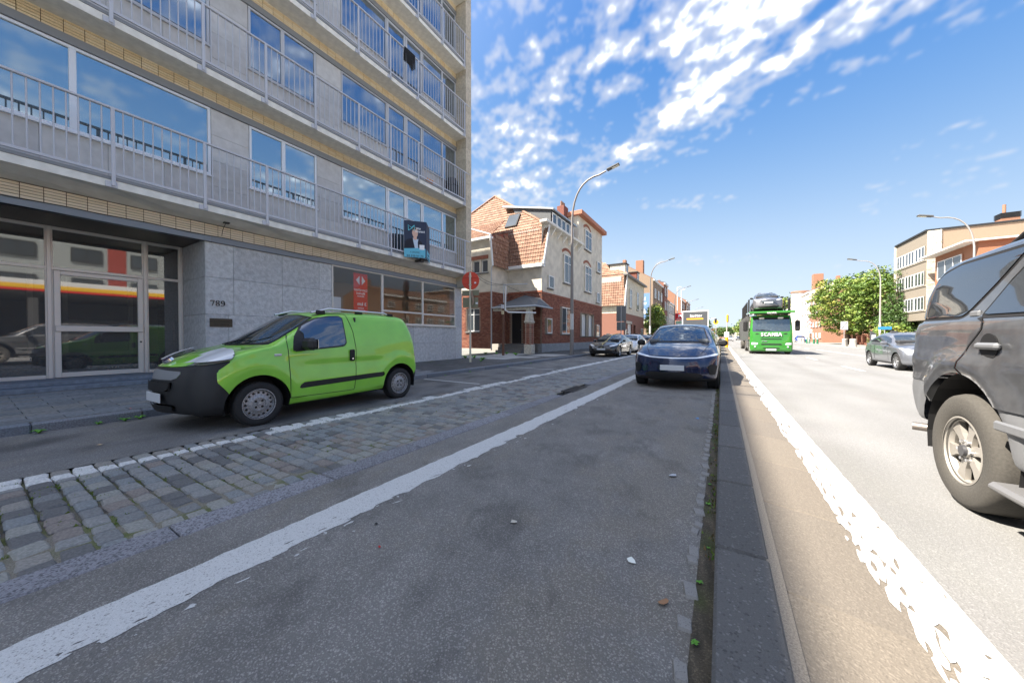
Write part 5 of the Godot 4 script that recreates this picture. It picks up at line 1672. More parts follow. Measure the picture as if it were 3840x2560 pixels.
func dark_suv() -> void:
	var t := thing("large_suv", "big dusty grey sport utility vehicle with tinted rear glass driving along the main road", "car", V(2.50, 0, 0.27), PI / 2)
	var grey := paint(0.13, 0.135, 0.145, 0.36, 0.45)
	grey.albedo_texture = noise_tex(0.015, 0.72, 1.0, 512, 5, 411, 1.6)
	grey.uv1_triplanar = true; grey.uv1_scale = Vector3.ONE * 0.9
	var loops := [
		[.20, .50, .10, .20, .90, .46, .93, .40, .90, .52, .2, .05, 4.96, .58], [.06, .60, .12, .22, .96, .52, .985, .46, .965, .56, .2, .05, 5.07, .62],
		[.02, .75, .12, .22, .985, .72, 1.0, .70, .985, .76, .18, .05, 5.12, .78], [.03, .92, .12, .2, .99, .90, 1.0, .88, .985, .89, .16, .05, 5.09, .89],
		[.06, 1.05, .12, .2, .985, 1.08, 1.0, 1.10, .985, 1.12, .16, .05, 5.08, 1.12], [.12, 1.16, .12, .2, .975, 1.19, .99, 1.26, .98, 1.28, .16, .05, 5.06, 1.28],
		[.9, 1.24, .1, .18, .955, 1.24, .975, 1.345, .965, 1.36, .16, .05, 5.04, 1.36], [1.45, 1.30, .1, .18, .93, 1.30, .95, 1.40, .945, 1.40, .16, .05, 5.00, 1.40],
		[1.85, 1.56, .1, .16, .88, 1.55, .90, 1.60, .905, 1.60, .14, .05, 5.02, 1.60], [2.25, 1.80, .1, .14, .84, 1.79, .86, 1.82, .86, 1.80, .15, .05, 4.92, 1.80],
		[2.42, 1.885, .1, .14, .78, 1.875, .80, 1.90, .79, 1.88, .16, .05, 4.80, 1.885], [2.6, 1.93, .08, .12, .58, 1.925, .6, 1.945, .58, 1.925, .2, .05, 4.62, 1.925], [2.9, 1.95, .02, .02, .02, 1.95, .02, 1.97, .02, 1.95, .02, .02, 3.9, 1.945]]
	var lip := func(p: Vector3) -> Vector3:
		var s := signf(p.z)
		var g := 0.0
		if absf(p.z) > 0.7:
			for cx in [1.19, 4.14]:
				var d := Vector2(p.x - cx, p.y - 0.44).length()
				if p.y > 0.4: g += 0.03 * exp(-pow((d - 0.60) / 0.09, 2.0))
			g += 0.012 * exp(-pow((p.y - 1.05) / 0.06, 2.0))
		return V(p.x, p.y, p.z + s * g)
	var b := skin(loops, 5, 8, 7, 60, lip)
	for x in [1.19, 4.14]: b = split(b, wheel_arch(x, 0.44, 0.545, 0.6))[1]
	# quarter glass, door glass
	var q := P2([[4.92, 1.415], [4.24, 1.405], [4.17, 1.44], [3.76, 1.82], [4.50, 1.82], [4.70, 1.78], [4.80, 1.71], [4.87, 1.58]])
	var s := split(b, on_side(q, 0.4, 0.025))
	b = s[1]
	var g := split(s[0], on_side(q, 0.4))
	lay("glass_seal", g[1], M.gap, t, 0.002)
	lay("rear_quarter_glass", g[0], M.tint, t, -0.004)
	for w in [[[3.98, 1.405], [3.02, 1.39], [3.02, 1.80], [3.60, 1.815], [3.83, 1.61]], [[2.90, 1.39], [1.98, 1.37], [2.10, 1.50], [2.42, 1.76], [2.90, 1.79]]]:
		s = split(b, on_side(P2(w), 0.4, 0.022))
		b = s[1]
		g = split(s[0], on_side(P2(w), 0.4))
		lay("window_seal", g[1], M.gap, t, 0.002)
		lay("side_window", g[0], M.tint, t, -0.005)
	b = cut(b, on_front(P2([[-1, 1.31], [.80, 1.33], [.70, 1.77], [-1, 1.80]]), 1.3, 2.5), "windscreen", M.car_glass, t, -0.006, false)
	b = cut(b, on_front(P2([[-1, 1.38], [.74, 1.38], [.66, 1.78], [-1, 1.80]]), 4.62, 5.2), "rear_window", M.tint, t, -0.006, false)
	b = cut(b, on_side(P2([[4.90, .90], [5.3, .90], [5.3, 1.25], [4.87, 1.25]]), 0.55), "tail_lamp", M.tail, t, 0.006)
	# the lower flanks and bumpers are a shade paler and duller
	var clad := mt(0.145, 0.15, 0.16, 0.5)
	var low := split(b, on_side(P2([[4.60, .0], [5.4, .0], [5.4, .875], [4.60, .875]]), 0.0))
	b = low[1]
	lay("rear_bumper", low[0], clad, t, 0.006, false)
	b = seam(b, P2([[4.02, 1.385], [3.94, 1.36], [3.93, 1.30], [4.045, 1.19], [4.115, 1.02], [4.0, .90], [3.80, .80], [3.72, .50], [3.72, .3], [2.98, .3], [2.98, 1.37]]), 0.6, 0.006, t)
	low = split(b, on_side(P2([[1.7, .0], [3.80, .0], [3.80, .62], [3.88, .80], [1.7, .78]]), 0.6))
	b = low[1]
	lay("lower_cladding", low[0], clad, t, 0.014)
	b = cut(b, on_side(P2([[-1, .0], [.72, .0], [.72, .85], [-1, .85]]), 0.0), "front_bumper", clad, t, 0.006, false)
	b = cut(b, on_front(P2([[-1, .92], [.55, .92], [.58, 1.12], [-1, 1.14]]), -0.2, 0.35), "grille", M.gap, t, -0.01, false)
	lay("body", b, grey, t, 0.0, false)
	for k in [-1, 1]:
		part("handle_recess", nb().cyl(V(3.82, 1.185, k * 0.975), V(3.82, 1.185, k * 1.002), 0.075, 0.09, 18), M.gap, t)
		part("door_handle", nb().box(V(3.80, 1.19, k * 1.015), V(0.22, 0.045, 0.035), 0.015), clad, t)
		part("flank_moulding", nb().span(V(1.75, .665, k * 1.005), V(3.70, .725, k * 1.03), 0.01), clad, t)
		part("running_board", nb().span(V(1.80, .29, k * 0.90), V(3.68, .345, k * 1.06), 0.02), mt(0.17, 0.17, 0.175, 0.5, 0.3), t)
		part("roof_rack", nb().tube([V(2.7, 1.92, k * 0.70), V(2.85, 1.975, k * 0.71), V(4.1, 1.975, k * 0.71), V(4.35, 1.91, k * 0.68)], 0.022, 8), M.gap, t)
		part("keyhole_badge", nb().box(V(4.08, 1.415, k * 0.952), V(0.11, 0.05, 0.02), 0.012), clad, t)
	part("exhaust", nb().tube([V(4.55, 0.47, -0.72), V(4.72, 0.45, -0.88), V(4.78, 0.45, -1.02)], 0.035, 12), mt(0.25, 0.22, 0.2, 0.5, 0.8), t)
	mirrors(t, 2.05, 1.38, 0.96, M.gap, 1.5)
	var u := nb()
	u.span(V(0.4, 0.40, -0.72), V(4.75, 0.62, 0.72))
	part("underbody", u, M.gap, t)
	undercarriage(t, 1.19, 4.14, 5.0, 1.0, 0.44, 0.545)
	cabin(t, 1.85, 2.6, 0.75, 0.9, true)
	wheels(t, 1.19, 4.14, 0.995, 0.415, 0.275, "six", mt(0.36, 0.34, 0.31, 0.45, 0.4), 1, 0.24)

# ---------------------------------------------------------------- ordinary cars and the transporter
func std_loops(L: float, w: float, H: float, yh: float, yc: float, xc: float, xs: float, xe: float, xm: float) -> Array:
	return [[.20, .20, .12, .22, w * .84, .21, w * .9, .21, w * .88, .23, .18, .08, L - .15, .25], [.05, .27, .18, .26, w * .95, .27, w * .97, .25, w * .95, .30, .18, .1, L - .05, .34],
		[0., .45, .22, .3, w * .985, .46, w, .44, w * .975, .48, .2, .12, L, .52], [.02, .60, .23, .32, w * .99, .63, w, .62, w * .985, .68, .2, .12, L - .005, .70],
		[.07, yh, .25, .34, w * .98, yh + .06, w * .99, yh + .08, w * .98, yh + .14, .22, .12, L - .03, yh + .15], [.16, yh + .06, .26, .34, w * .965, yh + .12, w * .98, yh + .19, w * .97, yh + .25, .22, .12, L - .07, yh + .27],
		[xc * .55, (yh + yc) * .5 + .09, .2, .3, w * .93, yc - .06, w * .945, yc - .05, w * .94, yc, .24, .12, L - .10, yc + .02], [xc, yc + .03, .18, .24, w * .89, yc + .01, w * .92, yc + .02, w * .90, yc + .06, .26, .12, L - .15, yc + .08],
		[lerpf(xc, xs, .5), lerpf(yc, H, .52), .16, .2, w * .80, lerpf(yc, H, .46), w * .83, lerpf(yc, H, .52), w * .79, lerpf(yc, H, .48), .26, .12, xm, lerpf(yc, H, .5)],
		[xs - .1, H - .10, .14, .18, w * .71, H - .15, w * .735, H - .10, w * .69, H - .16, .26, .1, xe + .1, H - .15], [xs + .12, H - .035, .12, .16, w * .62, H - .06, w * .64, H - .03, w * .58, H - .08, .24, .1, xe - .15, H - .08],
		[xs + .4, H - .008, .08, .12, w * .36, H - .015, w * .38, H - .002, w * .36, H - .04, .2, .06, xe - .45, H - .04], [xs + .7, H, .02, .02, .02, H, .02, H + .005, .02, H - .02, .02, .02, xe - .7, H - .02]]

# o: L W H, hood and cowl heights, cowl, roof start, roof end, rear glass middle; grille polygon style; lod
func car(called: String, label: String, at: Vector3, col: Material, o: Dictionary, turn := 0.0, group := "") -> Node3D:
	var t := thing(called, label, "car", at, PI / 2 + turn, group)
	var L: float = o.L; var w: float = o.W * 0.5; var H: float = o.H
	var yh: float = o.get("yh", 0.72); var yc: float = o.get("yc", 0.98); var xc: float = o.get("xc", 1.05); var xs: float = o.get("xs", 1.85)
	var xe: float = o.get("xe", L - 0.45); var xm: float = o.get("xm", L - 0.25)
	var x0: float = o.get("x0", 0.85); var x1: float = o.get("x1", L - 0.75); var r: float = o.get("r", 0.32)
	var lod: int = o.get("lod", 2)
	var b := skin(std_loops(L, w, H, yh, yc, xc, xs, xe, xm), 3 if lod == 2 else 4, 6, 4, 26 if lod == 2 else 40)
	for x in [x0, x1]: b = split(b, wheel_arch(x, r, r + 0.055, w * 0.6))[1]
	b = cut(b, on_front(P2([[w * .52, yh - .07], [w * .93, yh + .03], [w * .96, yh + .13], [w * .80, yh + .10], [w * .50, yh + .02]]), -0.1, 0.85), "headlamp", M.lamp_bright, t, 0.003)
	var gw: float = o.get("gw", 0.46)
	b = cut(b, on_front(P2([[-1, yh - .16], [w * gw, yh - .14], [w * (gw + .04), yh - .01], [-1, yh - .01]]), -0.1, 0.5), "grille", M.gap, t, -0.01, false)
	b = cut(b, on_front(P2([[-1, .26], [w * .62, .26], [w * .72, .40], [-1, .42]]), -0.1, 0.6), "lower_intake", M.gap, t, -0.012, false)
	b = cut(b, on_front(P2([[-1, yc + .045], [w * .76, yc + .05], [w * .63, H - .12], [-1, H - .075]]), xc - 0.15, xs + 0.4), "windscreen", M.car_glass, t, -0.004, false)
	var sw := [[xc + .42, yc + .05], [xe - .0, yc + .10], [xe - .22, H - .22], [(xs + xe) * .5, H - .125], [xs + .25, H - .15], [xs - .15, H - .25]]
	var s := split(b, on_side(P2(sw), w * 0.5))
	b = s[1]
	var mid := (xs + xe) * 0.5 - 0.05
	var c := split(s[0], func(p: Vector3) -> float: return p.x - mid)
	lay("front_side_window", c[0], M.tint, t, -0.004); lay("rear_side_window", c[1], M.tint, t, -0.004)
	b = cut(b, on_front(P2([[-1, yc + .12], [w * .72, yc + .12], [w * .6, H - .18], [-1, H - .13]]), xe - 0.2, L), "rear_window", M.tint, t, -0.004, false)
	b = cut(b, on_side(P2([[L - .45, yc - .12], [L + .2, yc - .14], [L + .2, yc + .0], [L - .42, yc + .0]]), w * 0.55), "tail_lamp", M.tail, t, 0.003)
	b = cut(b, on_side(P2([[x0 + r, .0], [x1 - r, .0], [x1 - r, .29], [x0 + r, .29]]), w * 0.6), "sill_trim", M.plastic, t)
	if lod == 1:
		b = seam(b, P2([[xc + .30, .32], [mid - .0, .32], [mid + .02, yc], [xc + .38, yc - .02]]), w * 0.5, 0.004, t)
		b = seam(b, P2([[mid + .05, .32], [x1 - .42, .34], [x1 - .25, .62], [xe - .35, yc], [mid + .06, yc]]), w * 0.5, 0.004, t)
	lay("body", b, col, t, 0.0, false)
	for i in 4: part("grille_bar", nb().box(V(0.045 + 0.012 * (i - 1), yh - .14 + i * 0.036, 0), V(0.03, 0.012, w * gw * 1.9), 0.003), M.chrome, t)
	plate(t, -0.015, yh - .27 if o.get("plate_low", false) else yh - .2, 0.52, 0.11)
	mirrors(t, xc + .55, yc + .03, w * 0.92, col if lod == 1 else M.gap, 0.95)
	undercarriage(t, x0, x1, L, w, r, r + 0.055)
	cabin(t, xc + .38, xs + .30, yc - .55, w * 0.88)
	for x in [x0, x1]:
		for k in [-1, 1]: wheel(t, V(x, r, k * (w * 0.985 - 0.105)), r, 0.21, o.get("rim", "five"), M.alloy, 2)
	return t

func traffic() -> void:
	M.lamp_bright = mt(0.62, 0.65, 0.68, 0.12, 0.3)
	var black := paint(0.012, 0.013, 0.016, 0.2, 0.3)
	var silver := paint(0.62, 0.63, 0.65, 0.3, 0.35)
	var a := car("black_fastback", "long black fastback parked before the brick house with chrome grille", V(-6.30, 0, -20.75), black, {L = 4.86, W = 1.87, H = 1.44, yh = 0.70, yc = 0.95, xc = 1.25, xs = 2.15, xe = 3.75, xm = 4.25, x0 = 0.95, x1 = 3.80, r = 0.345, gw = 0.66, rim = "multi", lod = 1})
	part("hose", nb().tube([V(-0.03, 0.55, 0.0), V(0.25, 0.86, 0.05), V(0.9, 1.02, 0.10), V(1.7, 1.36, 0.2), V(2.2, 1.46, 0.45)], 0.02, 6), mt(0.55, 0.47, 0.16, 0.6), a)
	car("white_hatchback", "white hatchback parked behind the black fastback", V(-6.35, 0, -27.0), silver, {L = 4.3, W = 1.79, H = 1.48})
	car("navy_hatchback", "dark blue hatchback parked behind the white hatchback", V(-6.4, 0, -33.0), paint(0.01, 0.015, 0.035, 0.2, 0.3), {L = 4.2, W = 1.76, H = 1.46})
	car("grey_hatchback", "silver grey hatchback driving between the transporter and the big sport utility", V(6.5, 0, -17.72), paint(0.19, 0.20, 0.225, 0.28, 0.55), {L = 4.05, W = 1.78, H = 1.44, yh = 0.72, yc = 0.96, xc = 1.08, xs = 1.9, xe = 3.55, xm = 3.82, x0 = 0.80, x1 = 3.34, r = 0.315, lod = 1}, 0.02)
	car("dark_estate", "dark estate car parked behind the blue crossover at the median", V(-0.98, 0, -16.6), paint(0.02, 0.022, 0.03, 0.25, 0.4), {L = 4.5, W = 1.8, H = 1.58})
	car("white_car", "white car third in line along the median kerb", V(-0.98, 0, -24.0), silver, {L = 4.2, W = 1.78, H = 1.46})
	var n := 0
	for d in [31.0, 38.0, 46.0]:
		car("parked_car", ["dark parked car along the median behind the white car", "silver parked car along the median", "grey parked car last along the median"][n], V(-1.0, 0, -d), [black, silver, paint(0.1, 0.1, 0.11, 0.3, 0.4)][n], {L = 4.3, W = 1.78, H = 1.5})
		n += 1
	car("blue_hatchback", "small bright blue car parked before the stucco house", V(15.0, 0.1, -96.0), paint(0.01, 0.06, 0.42, 0.25), {L = 4.0, W = 1.72, H = 1.5})
	n = 0
	for q in [[2.2, 120.0], [5.6, 150.0], [3.4, 190.0]]:
		car("oncoming_car", ["white oncoming car far down the main road", "dark oncoming car far down the main road", "silver oncoming car at the end of the main road"][n], V(q[0], 0, -q[1]), [silver, black, silver][n], {L = 4.3, W = 1.8, H = 1.5})
		n += 1
	transporter()

func transporter() -> void:
	var t := thing("car_transporter", "green car transporter truck with dark posts coming along the main road", "truck", V(3.07, 0, -30.7), PI / 2)
	var g := paint(0.03, 0.20, 0.022, 0.3)
	var grey := mt(0.10, 0.10, 0.105, 0.5)
	var w := 1.25
	# cab: a boxy shell cut for windscreen and side glass
	var lp := [[.10, .20, .02, .12, 1.20, .20, 1.22, .20, 1.22, .20, .05, .0, 2.15, .20], [.0, .30, .03, .16, 1.24, .30, 1.25, .30, 1.25, .30, .05, .0, 2.2, .30], [-.02, .62, .04, .18, 1.25, .62, 1.25, .62, 1.25, .62, .05, .0, 2.2, .62],
		[.0, 1.1, .04, .18, 1.25, 1.1, 1.25, 1.1, 1.25, 1.1, .05, .0, 2.2, 1.1], [.03, 1.62, .05, .18, 1.245, 1.62, 1.245, 1.62, 1.245, 1.62, .05, .0, 2.2, 1.62], [.14, 2.2, .06, .16, 1.21, 2.2, 1.22, 2.2, 1.22, 2.2, .05, .0, 2.2, 2.2],
		[.26, 2.72, .06, .16, 1.16, 2.70, 1.18, 2.70, 1.18, 2.70, .06, .0, 2.18, 2.70], [.42, 2.84, .06, .14, 1.05, 2.82, 1.06, 2.82, 1.06, 2.82, .06, .0, 2.1, 2.82], [.9, 2.88, .02, .02, .02, 2.88, .02, 2.88, .02, 2.88, .02, .0, 1.6, 2.88]]
	var b := skin(lp, 4, 10, 4, 20)
	b = split(b, wheel_arch(1.15, 0.50, 0.60, 0.6))[1]
	b = cut(b, on_front(P2([[-1, 1.66], [1.10, 1.64], [1.07, 2.50], [-1, 2.52]]), -0.2, 0.6), "windscreen", M.car_glass, t, -0.01, false)
	b = cut(b, on_front(P2([[-1, 2.52], [1.10, 2.50], [1.08, 2.66], [-1, 2.68]]), -0.2, 0.6), "sun_visor", M.gap, t, 0.03, false)
	b = cut(b, on_side(P2([[.42, 1.66], [1.35, 1.62], [1.35, 2.40], [.55, 2.42]]), 0.9), "door_window", M.tint, t, -0.01)
	for q in [[1.27, 1.37, .66], [1.09, 1.20, .64], [.86, .95, .62], [.70, .79, .62]]:
		b = cut(b, on_front(P2([[-1, q[0]], [q[2], q[0]], [q[2] + .04, q[1]], [-1, q[1] + .01]]), -0.2, 0.4), "grille_slot", M.gap, t, -0.03, false)
	b = cut(b, on_front(P2([[.62, 1.40], [.95, 1.47], [.92, 1.53], [.60, 1.47]]), -0.2, 0.4), "air_vent", M.gap, t, -0.02)
	b = cut(b, on_front(P2([[.78, .68], [1.18, .68], [1.18, .86], [.75, .84]]), -0.2, 0.5), "headlamp", M.lamp_bright, t, 0.004)
	b = cut(b, on_front(P2([[-1, .42], [.52, .42], [.55, .50], [-1, .51]]), -0.2, 0.4), "bumper_slot", M.gap, t, -0.02, false)
	lay("cab", b, g, t, 0.0, false)
	text("SCANIA", 0.34, V(-0.03, 1.43, 0), Basis(Vector3.UP, -PI / 2), M.white_frame, t, "lettering", true, 0.02)
	text("P 440", 0.12, V(-0.03, 0.94, 0.40 * -1.0), Basis(Vector3.UP, -PI / 2), M.chrome, t, "lettering", true, 0.02)
	plate(t, -0.035, 0.33, 0.6, 0.13)
	for z in [-0.55, 0.55]: part("roof_lamp", nb().box(V(0.26, 2.62, z), V(0.12, 0.14, 0.32), 0.03), mt(0.7, 0.68, 0.62, 0.3), t)
	for k in [-1, 1]:
		part("mirror_housing", nb().box(V(0.35, 2.05, k * 1.52), V(0.22, 0.75, 0.28), 0.06), M.gap, t)
		part("mirror_arm", nb().tube([V(0.3, 2.45, k * 1.2), V(0.28, 2.5, k * 1.5), V(0.35, 2.2, k * 1.5)], 0.03, 6), M.gap, t)
		part("fog_lamp", nb().cyl(V(-0.03, 0.55, k * 0.95), V(0.0, 0.55, k * 0.95), 0.06), M.lamp_bright, t)
		var wp := []
		for i in 5: wp.push_back(V(0.02 + i * 0.006, 1.68 + i * 0.03, k * 0.15 - 0.2 - i * 0.14))
		part("wiper", nb().tube(wp, 0.015, 5), M.gap, t)
	# the deck over the cab, sloping slightly, and the frame behind
	var dk := nb()
	dk.x = Transform3D(Basis(Vector3.BACK, 0.03), V(-0.25, 3.02, 0))
	dk.box(V(1.9, 0, 0), V(3.8, 0.16, 2.62), 0.03)
	part("upper_deck", dk, g, t)
	text("GALVEIL", 0.14, V(-0.27, 2.97, 0), Basis(Vector3.UP, -PI / 2), M.white_frame, t, "lettering", true, 0.02)
	part("deck_bracket", nb().span(V(0.1, 2.86, -1.0), V(0.35, 2.95, 1.0)), M.gap, t)
	part("chassis", nb().span(V(2.2, 0.65, -0.9), V(16.5, 0.95, 0.9)), grey, t)
	part("lower_deck", nb().span(V(3.4, 1.05, -1.22), V(16.5, 1.18, 1.22), 0.02), g, t)
	part("rear_upper_deck", nb().span(V(3.7, 2.85, -1.22), V(16.0, 2.98, 1.22), 0.02), grey, t)
	for k in [-1, 1]:
		for x in [2.6, 4.6, 7.0, 9.4, 11.8, 14.2, 16.2]: part("deck_post", nb().span(V(x, 0.9, k * 1.16), V(x + 0.18, 3.0, k * 1.29), 0.01), grey, t)
		for x in [1.5, 2.1, 4.0, 5.4, 6.8, 8.2, 9.6, 11.0]: part("guard_post", nb().cyl(V(x, 2.95, k * 1.24), V(x, 4.15, k * 1.24), 0.04), M.gap, t)
		part("guard_rail", nb().tube([V(4.0, 3.5, k * 1.24), V(11.0, 3.4, k * 1.24)], 0.03, 6), M.gap, t)
		part("side_skirt", nb().span(V(2.3, 0.35, k * 1.1), V(5.2, 1.0, k * 1.22), 0.03), grey, t)
	for q in [[1.15, 0.5], [6.4, 0.5], [13.2, 0.42], [14.3, 0.42]]:
		for k in [-1, 1]: wheel(t, V(q[0], q[1], k * 1.08), q[1], 0.3, "six", M.steel, 2)
	part("dashboard", nb().span(V(0.3, 1.45, -1.1), V(0.75, 1.68, 1.1), 0.04), M.trim, t)
	part("seat", nb().box(V(1.4, 1.7, 0.6), V(0.25, 1.0, 0.5), 0.06), M.trim, t)
	part("seat", nb().box(V(1.4, 1.7, -0.6), V(0.25, 1.0, 0.5), 0.06), M.trim, t)
	var c := car("grey_crossover", "silver grey crossover riding on the upper deck of the green transporter", V(2.95, 3.12, -31.2), paint(0.17, 0.17, 0.185, 0.28, 0.5), {L = 4.3, W = 1.80, H = 1.58, yh = 0.86, yc = 1.08, xc = 1.0, xs = 1.75, r = 0.34, gw = 0.5})
	c.rotation.z = 0.0

# ---------------------------------------------------------------- houses
func holed(b: B, o: Vector3, u: Vector3, v: Vector3, w: float, h: float, holes: Array, deep := 0.12) -> void:   # a wall face with openings [x0,y0,x1,y1] and their reveals
	var xs := [0.0, w]; var ys := [0.0, h]
	for q in holes:
		for k in [0, 2]:
			if not xs.has(q[k]): xs.push_back(q[k])
		for k in [1, 3]:
			if not ys.has(q[k]): ys.push_back(q[k])
	xs.sort(); ys.sort()
	var P := func(x: float, y: float, z: float) -> Vector3: return o + u * x + v * y - u.cross(v) * z
	for i in xs.size() - 1:
		for j in ys.size() - 1:
			var cx: float = (xs[i] + xs[i + 1]) * 0.5; var cy: float = (ys[j] + ys[j + 1]) * 0.5
			var open := false
			for q in holes:
				if cx > q[0] and cx < q[2] and cy > q[1] and cy < q[3]: open = true
			if not open: b.quad(P.call(xs[i], ys[j], 0.0), P.call(xs[i + 1], ys[j], 0.0), P.call(xs[i + 1], ys[j + 1], 0.0), P.call(xs[i], ys[j + 1], 0.0))
	for q in holes:
		var c := [[q[0], q[1]], [q[2], q[1]], [q[2], q[3]], [q[0], q[3]]]
		for k in 4:
			var a: Array = c[k]; var d: Array = c[(k + 1) % 4]
			b.quad(P.call(a[0], a[1], 0.0), P.call(a[0], a[1], deep), P.call(d[0], d[1], deep), P.call(d[0], d[1], 0.0))

# a window in a frame of its own: x right, y up, z out of the wall; bars: how many lights across and a transom share
func window(root: Node3D, o: Vector3, u: Vector3, w: float, h: float, fr: Material, lights := 2, transom := 0.0, sill: Material = null, gl: Material = null, deep := 0.12, called := "window") -> Node3D:
	var n := Node3D.new()
	n.name = called
	root.add_child(n, true)
	n.transform = Transform3D(Basis(u, Vector3.UP, u.cross(Vector3.UP)), o)
	var f := nb()
	var t := minf(0.075, w * 0.12)
	f.span(V(0, 0, -deep - 0.05), V(w, t, -deep + 0.01)); f.span(V(0, h - t, -deep - 0.05), V(w, h, -deep + 0.01))
	for i in lights + 1:
		var x := clampf(w * i / lights, t * 0.5, w - t * 0.5)
		f.span(V(x - t * 0.5, t, -deep - 0.048), V(x + t * 0.5, h - t, -deep + 0.012))
	if transom > 0.0: f.span(V(t, h * transom - t * 0.4, -deep - 0.046), V(w - t, h * transom + t * 0.4, -deep + 0.008))
	part("frame", f, fr, n)
	part("pane", nb().quad2(V(t * 0.5, t * 0.5, -deep - 0.02), V(w - t * 0.5, t * 0.5, -deep - 0.02), V(w - t * 0.5, h - t * 0.5, -deep - 0.02), V(t * 0.5, h - t * 0.5, -deep - 0.02)), M.house_glass if gl == null else gl, n)
	if sill != null: part("sill", nb().span(V(-0.08, -0.10, -deep), V(w + 0.08, -0.003, 0.10), 0.01), sill, n)
	return n

func house_materials() -> void:
	M.house_glass = mt(0.05, 0.06, 0.07, 0.04)
	M.house_glass.metallic_specular = 0.9
	M.core = mt(0.40, 0.38, 0.35, 0.9)
	M.white_frame = mt(0.78, 0.78, 0.76, 0.5)
	M.render = tri_tex(mt(0.72, 0.66, 0.55, 0.9), noise_tex(0.010, 0.74, 1.0, 512, 6, 501, 1.3), 0.22, bump_tex(0.05, 512, 4, 501, 3.0), 0.4)
	M.stone_sill = tri_tex(mt(0.20, 0.195, 0.19, 0.8), noise_tex(0.03, 0.7, 1.0, 256, 4, 502, 1.6), 1.5)
	M.cream_stone = tri_tex(mt(0.58, 0.53, 0.44, 0.85), noise_tex(0.02, 0.7, 1.0, 256, 5, 503, 1.8), 0.9)
	var bt := noise_tex(0.02, 0.6, 1.0, 256, 5, 504, 1.8)
	M.bricks = []
	for q in [[0.33, 0.12, 0.075], [0.38, 0.15, 0.095], [0.28, 0.095, 0.062], [0.42, 0.19, 0.125], [0.235, 0.085, 0.06]]: M.bricks.push_back(tri_tex(mt(q[0], q[1], q[2], 0.9), bt, 1.7))
	M.mortar = mt(0.42, 0.36, 0.29, 0.95)
	M.tiles = []
	for q in [[0.30, 0.165, 0.105], [0.335, 0.19, 0.125], [0.26, 0.14, 0.092], [0.37, 0.225, 0.155]]: M.tiles.push_back(tri_tex(mt(q[0], q[1], q[2], 0.8), bt, 2.0))
	M.slate = tri_tex(mt(0.10, 0.11, 0.12, 0.6), noise_tex(0.02, 0.75, 1.0, 256, 4, 505, 1.6), 1.2)
	M.zinc = mt(0.42, 0.44, 0.46, 0.45, 0.5)
	M.far_brick = tri_tex(mt(0.37, 0.19, 0.12, 0.9), noise_tex(0.05, 0.62, 1.0, 512, 4, 506, 1.9), 0.5)
	M.far_brick2 = tri_tex(mt(0.31, 0.145, 0.105, 0.9), noise_tex(0.05, 0.62, 1.0, 512, 4, 507, 1.9), 0.5)
	M.far_brick3 = tri_tex(mt(0.36, 0.26, 0.185, 0.9), noise_tex(0.06, 0.5, 1.0, 512, 4, 508, 2.2), 0.6)
	M.stucco = tri_tex(mt(0.74, 0.70, 0.62, 0.9), noise_tex(0.015, 0.8, 1.0, 256, 5, 509, 1.6), 0.3)
	M.brick_mesh = nb().box(Vector3.ZERO, V(0.21, 0.057, 0.05), 0.004).mesh()
	var b := nb()                                             # one pantile: a rolled edge and a shallow trough, 1 wide, 1 long
	var pr := [Vector2(-0.5, 0.0), Vector2(-0.36, 0.075), Vector2(-0.2, 0.09), Vector2(-0.04, 0.03), Vector2(0.2, 0.0), Vector2(0.5, 0.012)]
	for i in 5:
		var a: Vector2 = pr[i]; var d: Vector2 = pr[i + 1]
		b.quad(V(a.x, -0.53, a.y + 0.12), V(d.x, -0.53, d.y + 0.12), V(d.x, 0.53, d.y), V(a.x, 0.53, a.y))
		b.quad(V(a.x, -0.53, a.y + 0.065), V(d.x, -0.53, d.y + 0.065), V(d.x, -0.53, d.y + 0.12), V(a.x, -0.53, a.y + 0.12))
	M.tile_mesh = b.mesh()

func brick_face(items: Array, o: Vector3, u: Vector3, w: float, h: float, holes: Array, sd: int) -> void:   # running bond over a wall face
	var rr := RandomNumberGenerator.new()
	rr.seed = sd
	var bs := Basis(u, Vector3.UP, u.cross(Vector3.UP))
	var rows := int(h / 0.0685)
	for r in rows:
		var x := (-0.11 if r % 2 else 0.0)
		while x < w:
			var c := x + 0.11; var y := (r + 0.5) * 0.0685
			x += 0.2215
			if c < 0.1 or c > w - 0.05: continue
			var skip := false
			for q in holes:
				if c > q[0] - 0.10 and c < q[2] + 0.10 and y > q[1] - 0.02 and y < q[3] + 0.02: skip = true
			if skip: continue
			items.push_back([Transform3D(bs, o + u * c + V(0, y, 0) + bs.z * (rr.randf_range(-0.012, -0.004) - 0.006)), 0, rr.randi() % 5])

func tile_field(items: Array, o: Vector3, u: Vector3, v: Vector3, poly: PackedVector2Array, tw := 0.205, th := 0.30) -> void:  # tiles over a roof plane; u along the eaves, v up the slope
	var r := Rect2(poly[0], Vector2.ZERO)
	for a in poly: r = r.expand(a)
	var bs := Basis(u * tw, v * th, u.cross(v) * 1.5 * tw)
	var y := r.position.y + th * 0.5
	while y < r.end.y:
		var x := r.position.x + tw * 0.5
		while x < r.end.x:
			if Geometry2D.is_point_in_polygon(Vector2(x, y), poly): items.push_back([Transform3D(bs, o + u * x + v * y + u.cross(v) * 0.02), 0, R.randi() % 4])
			x += tw
		y += th

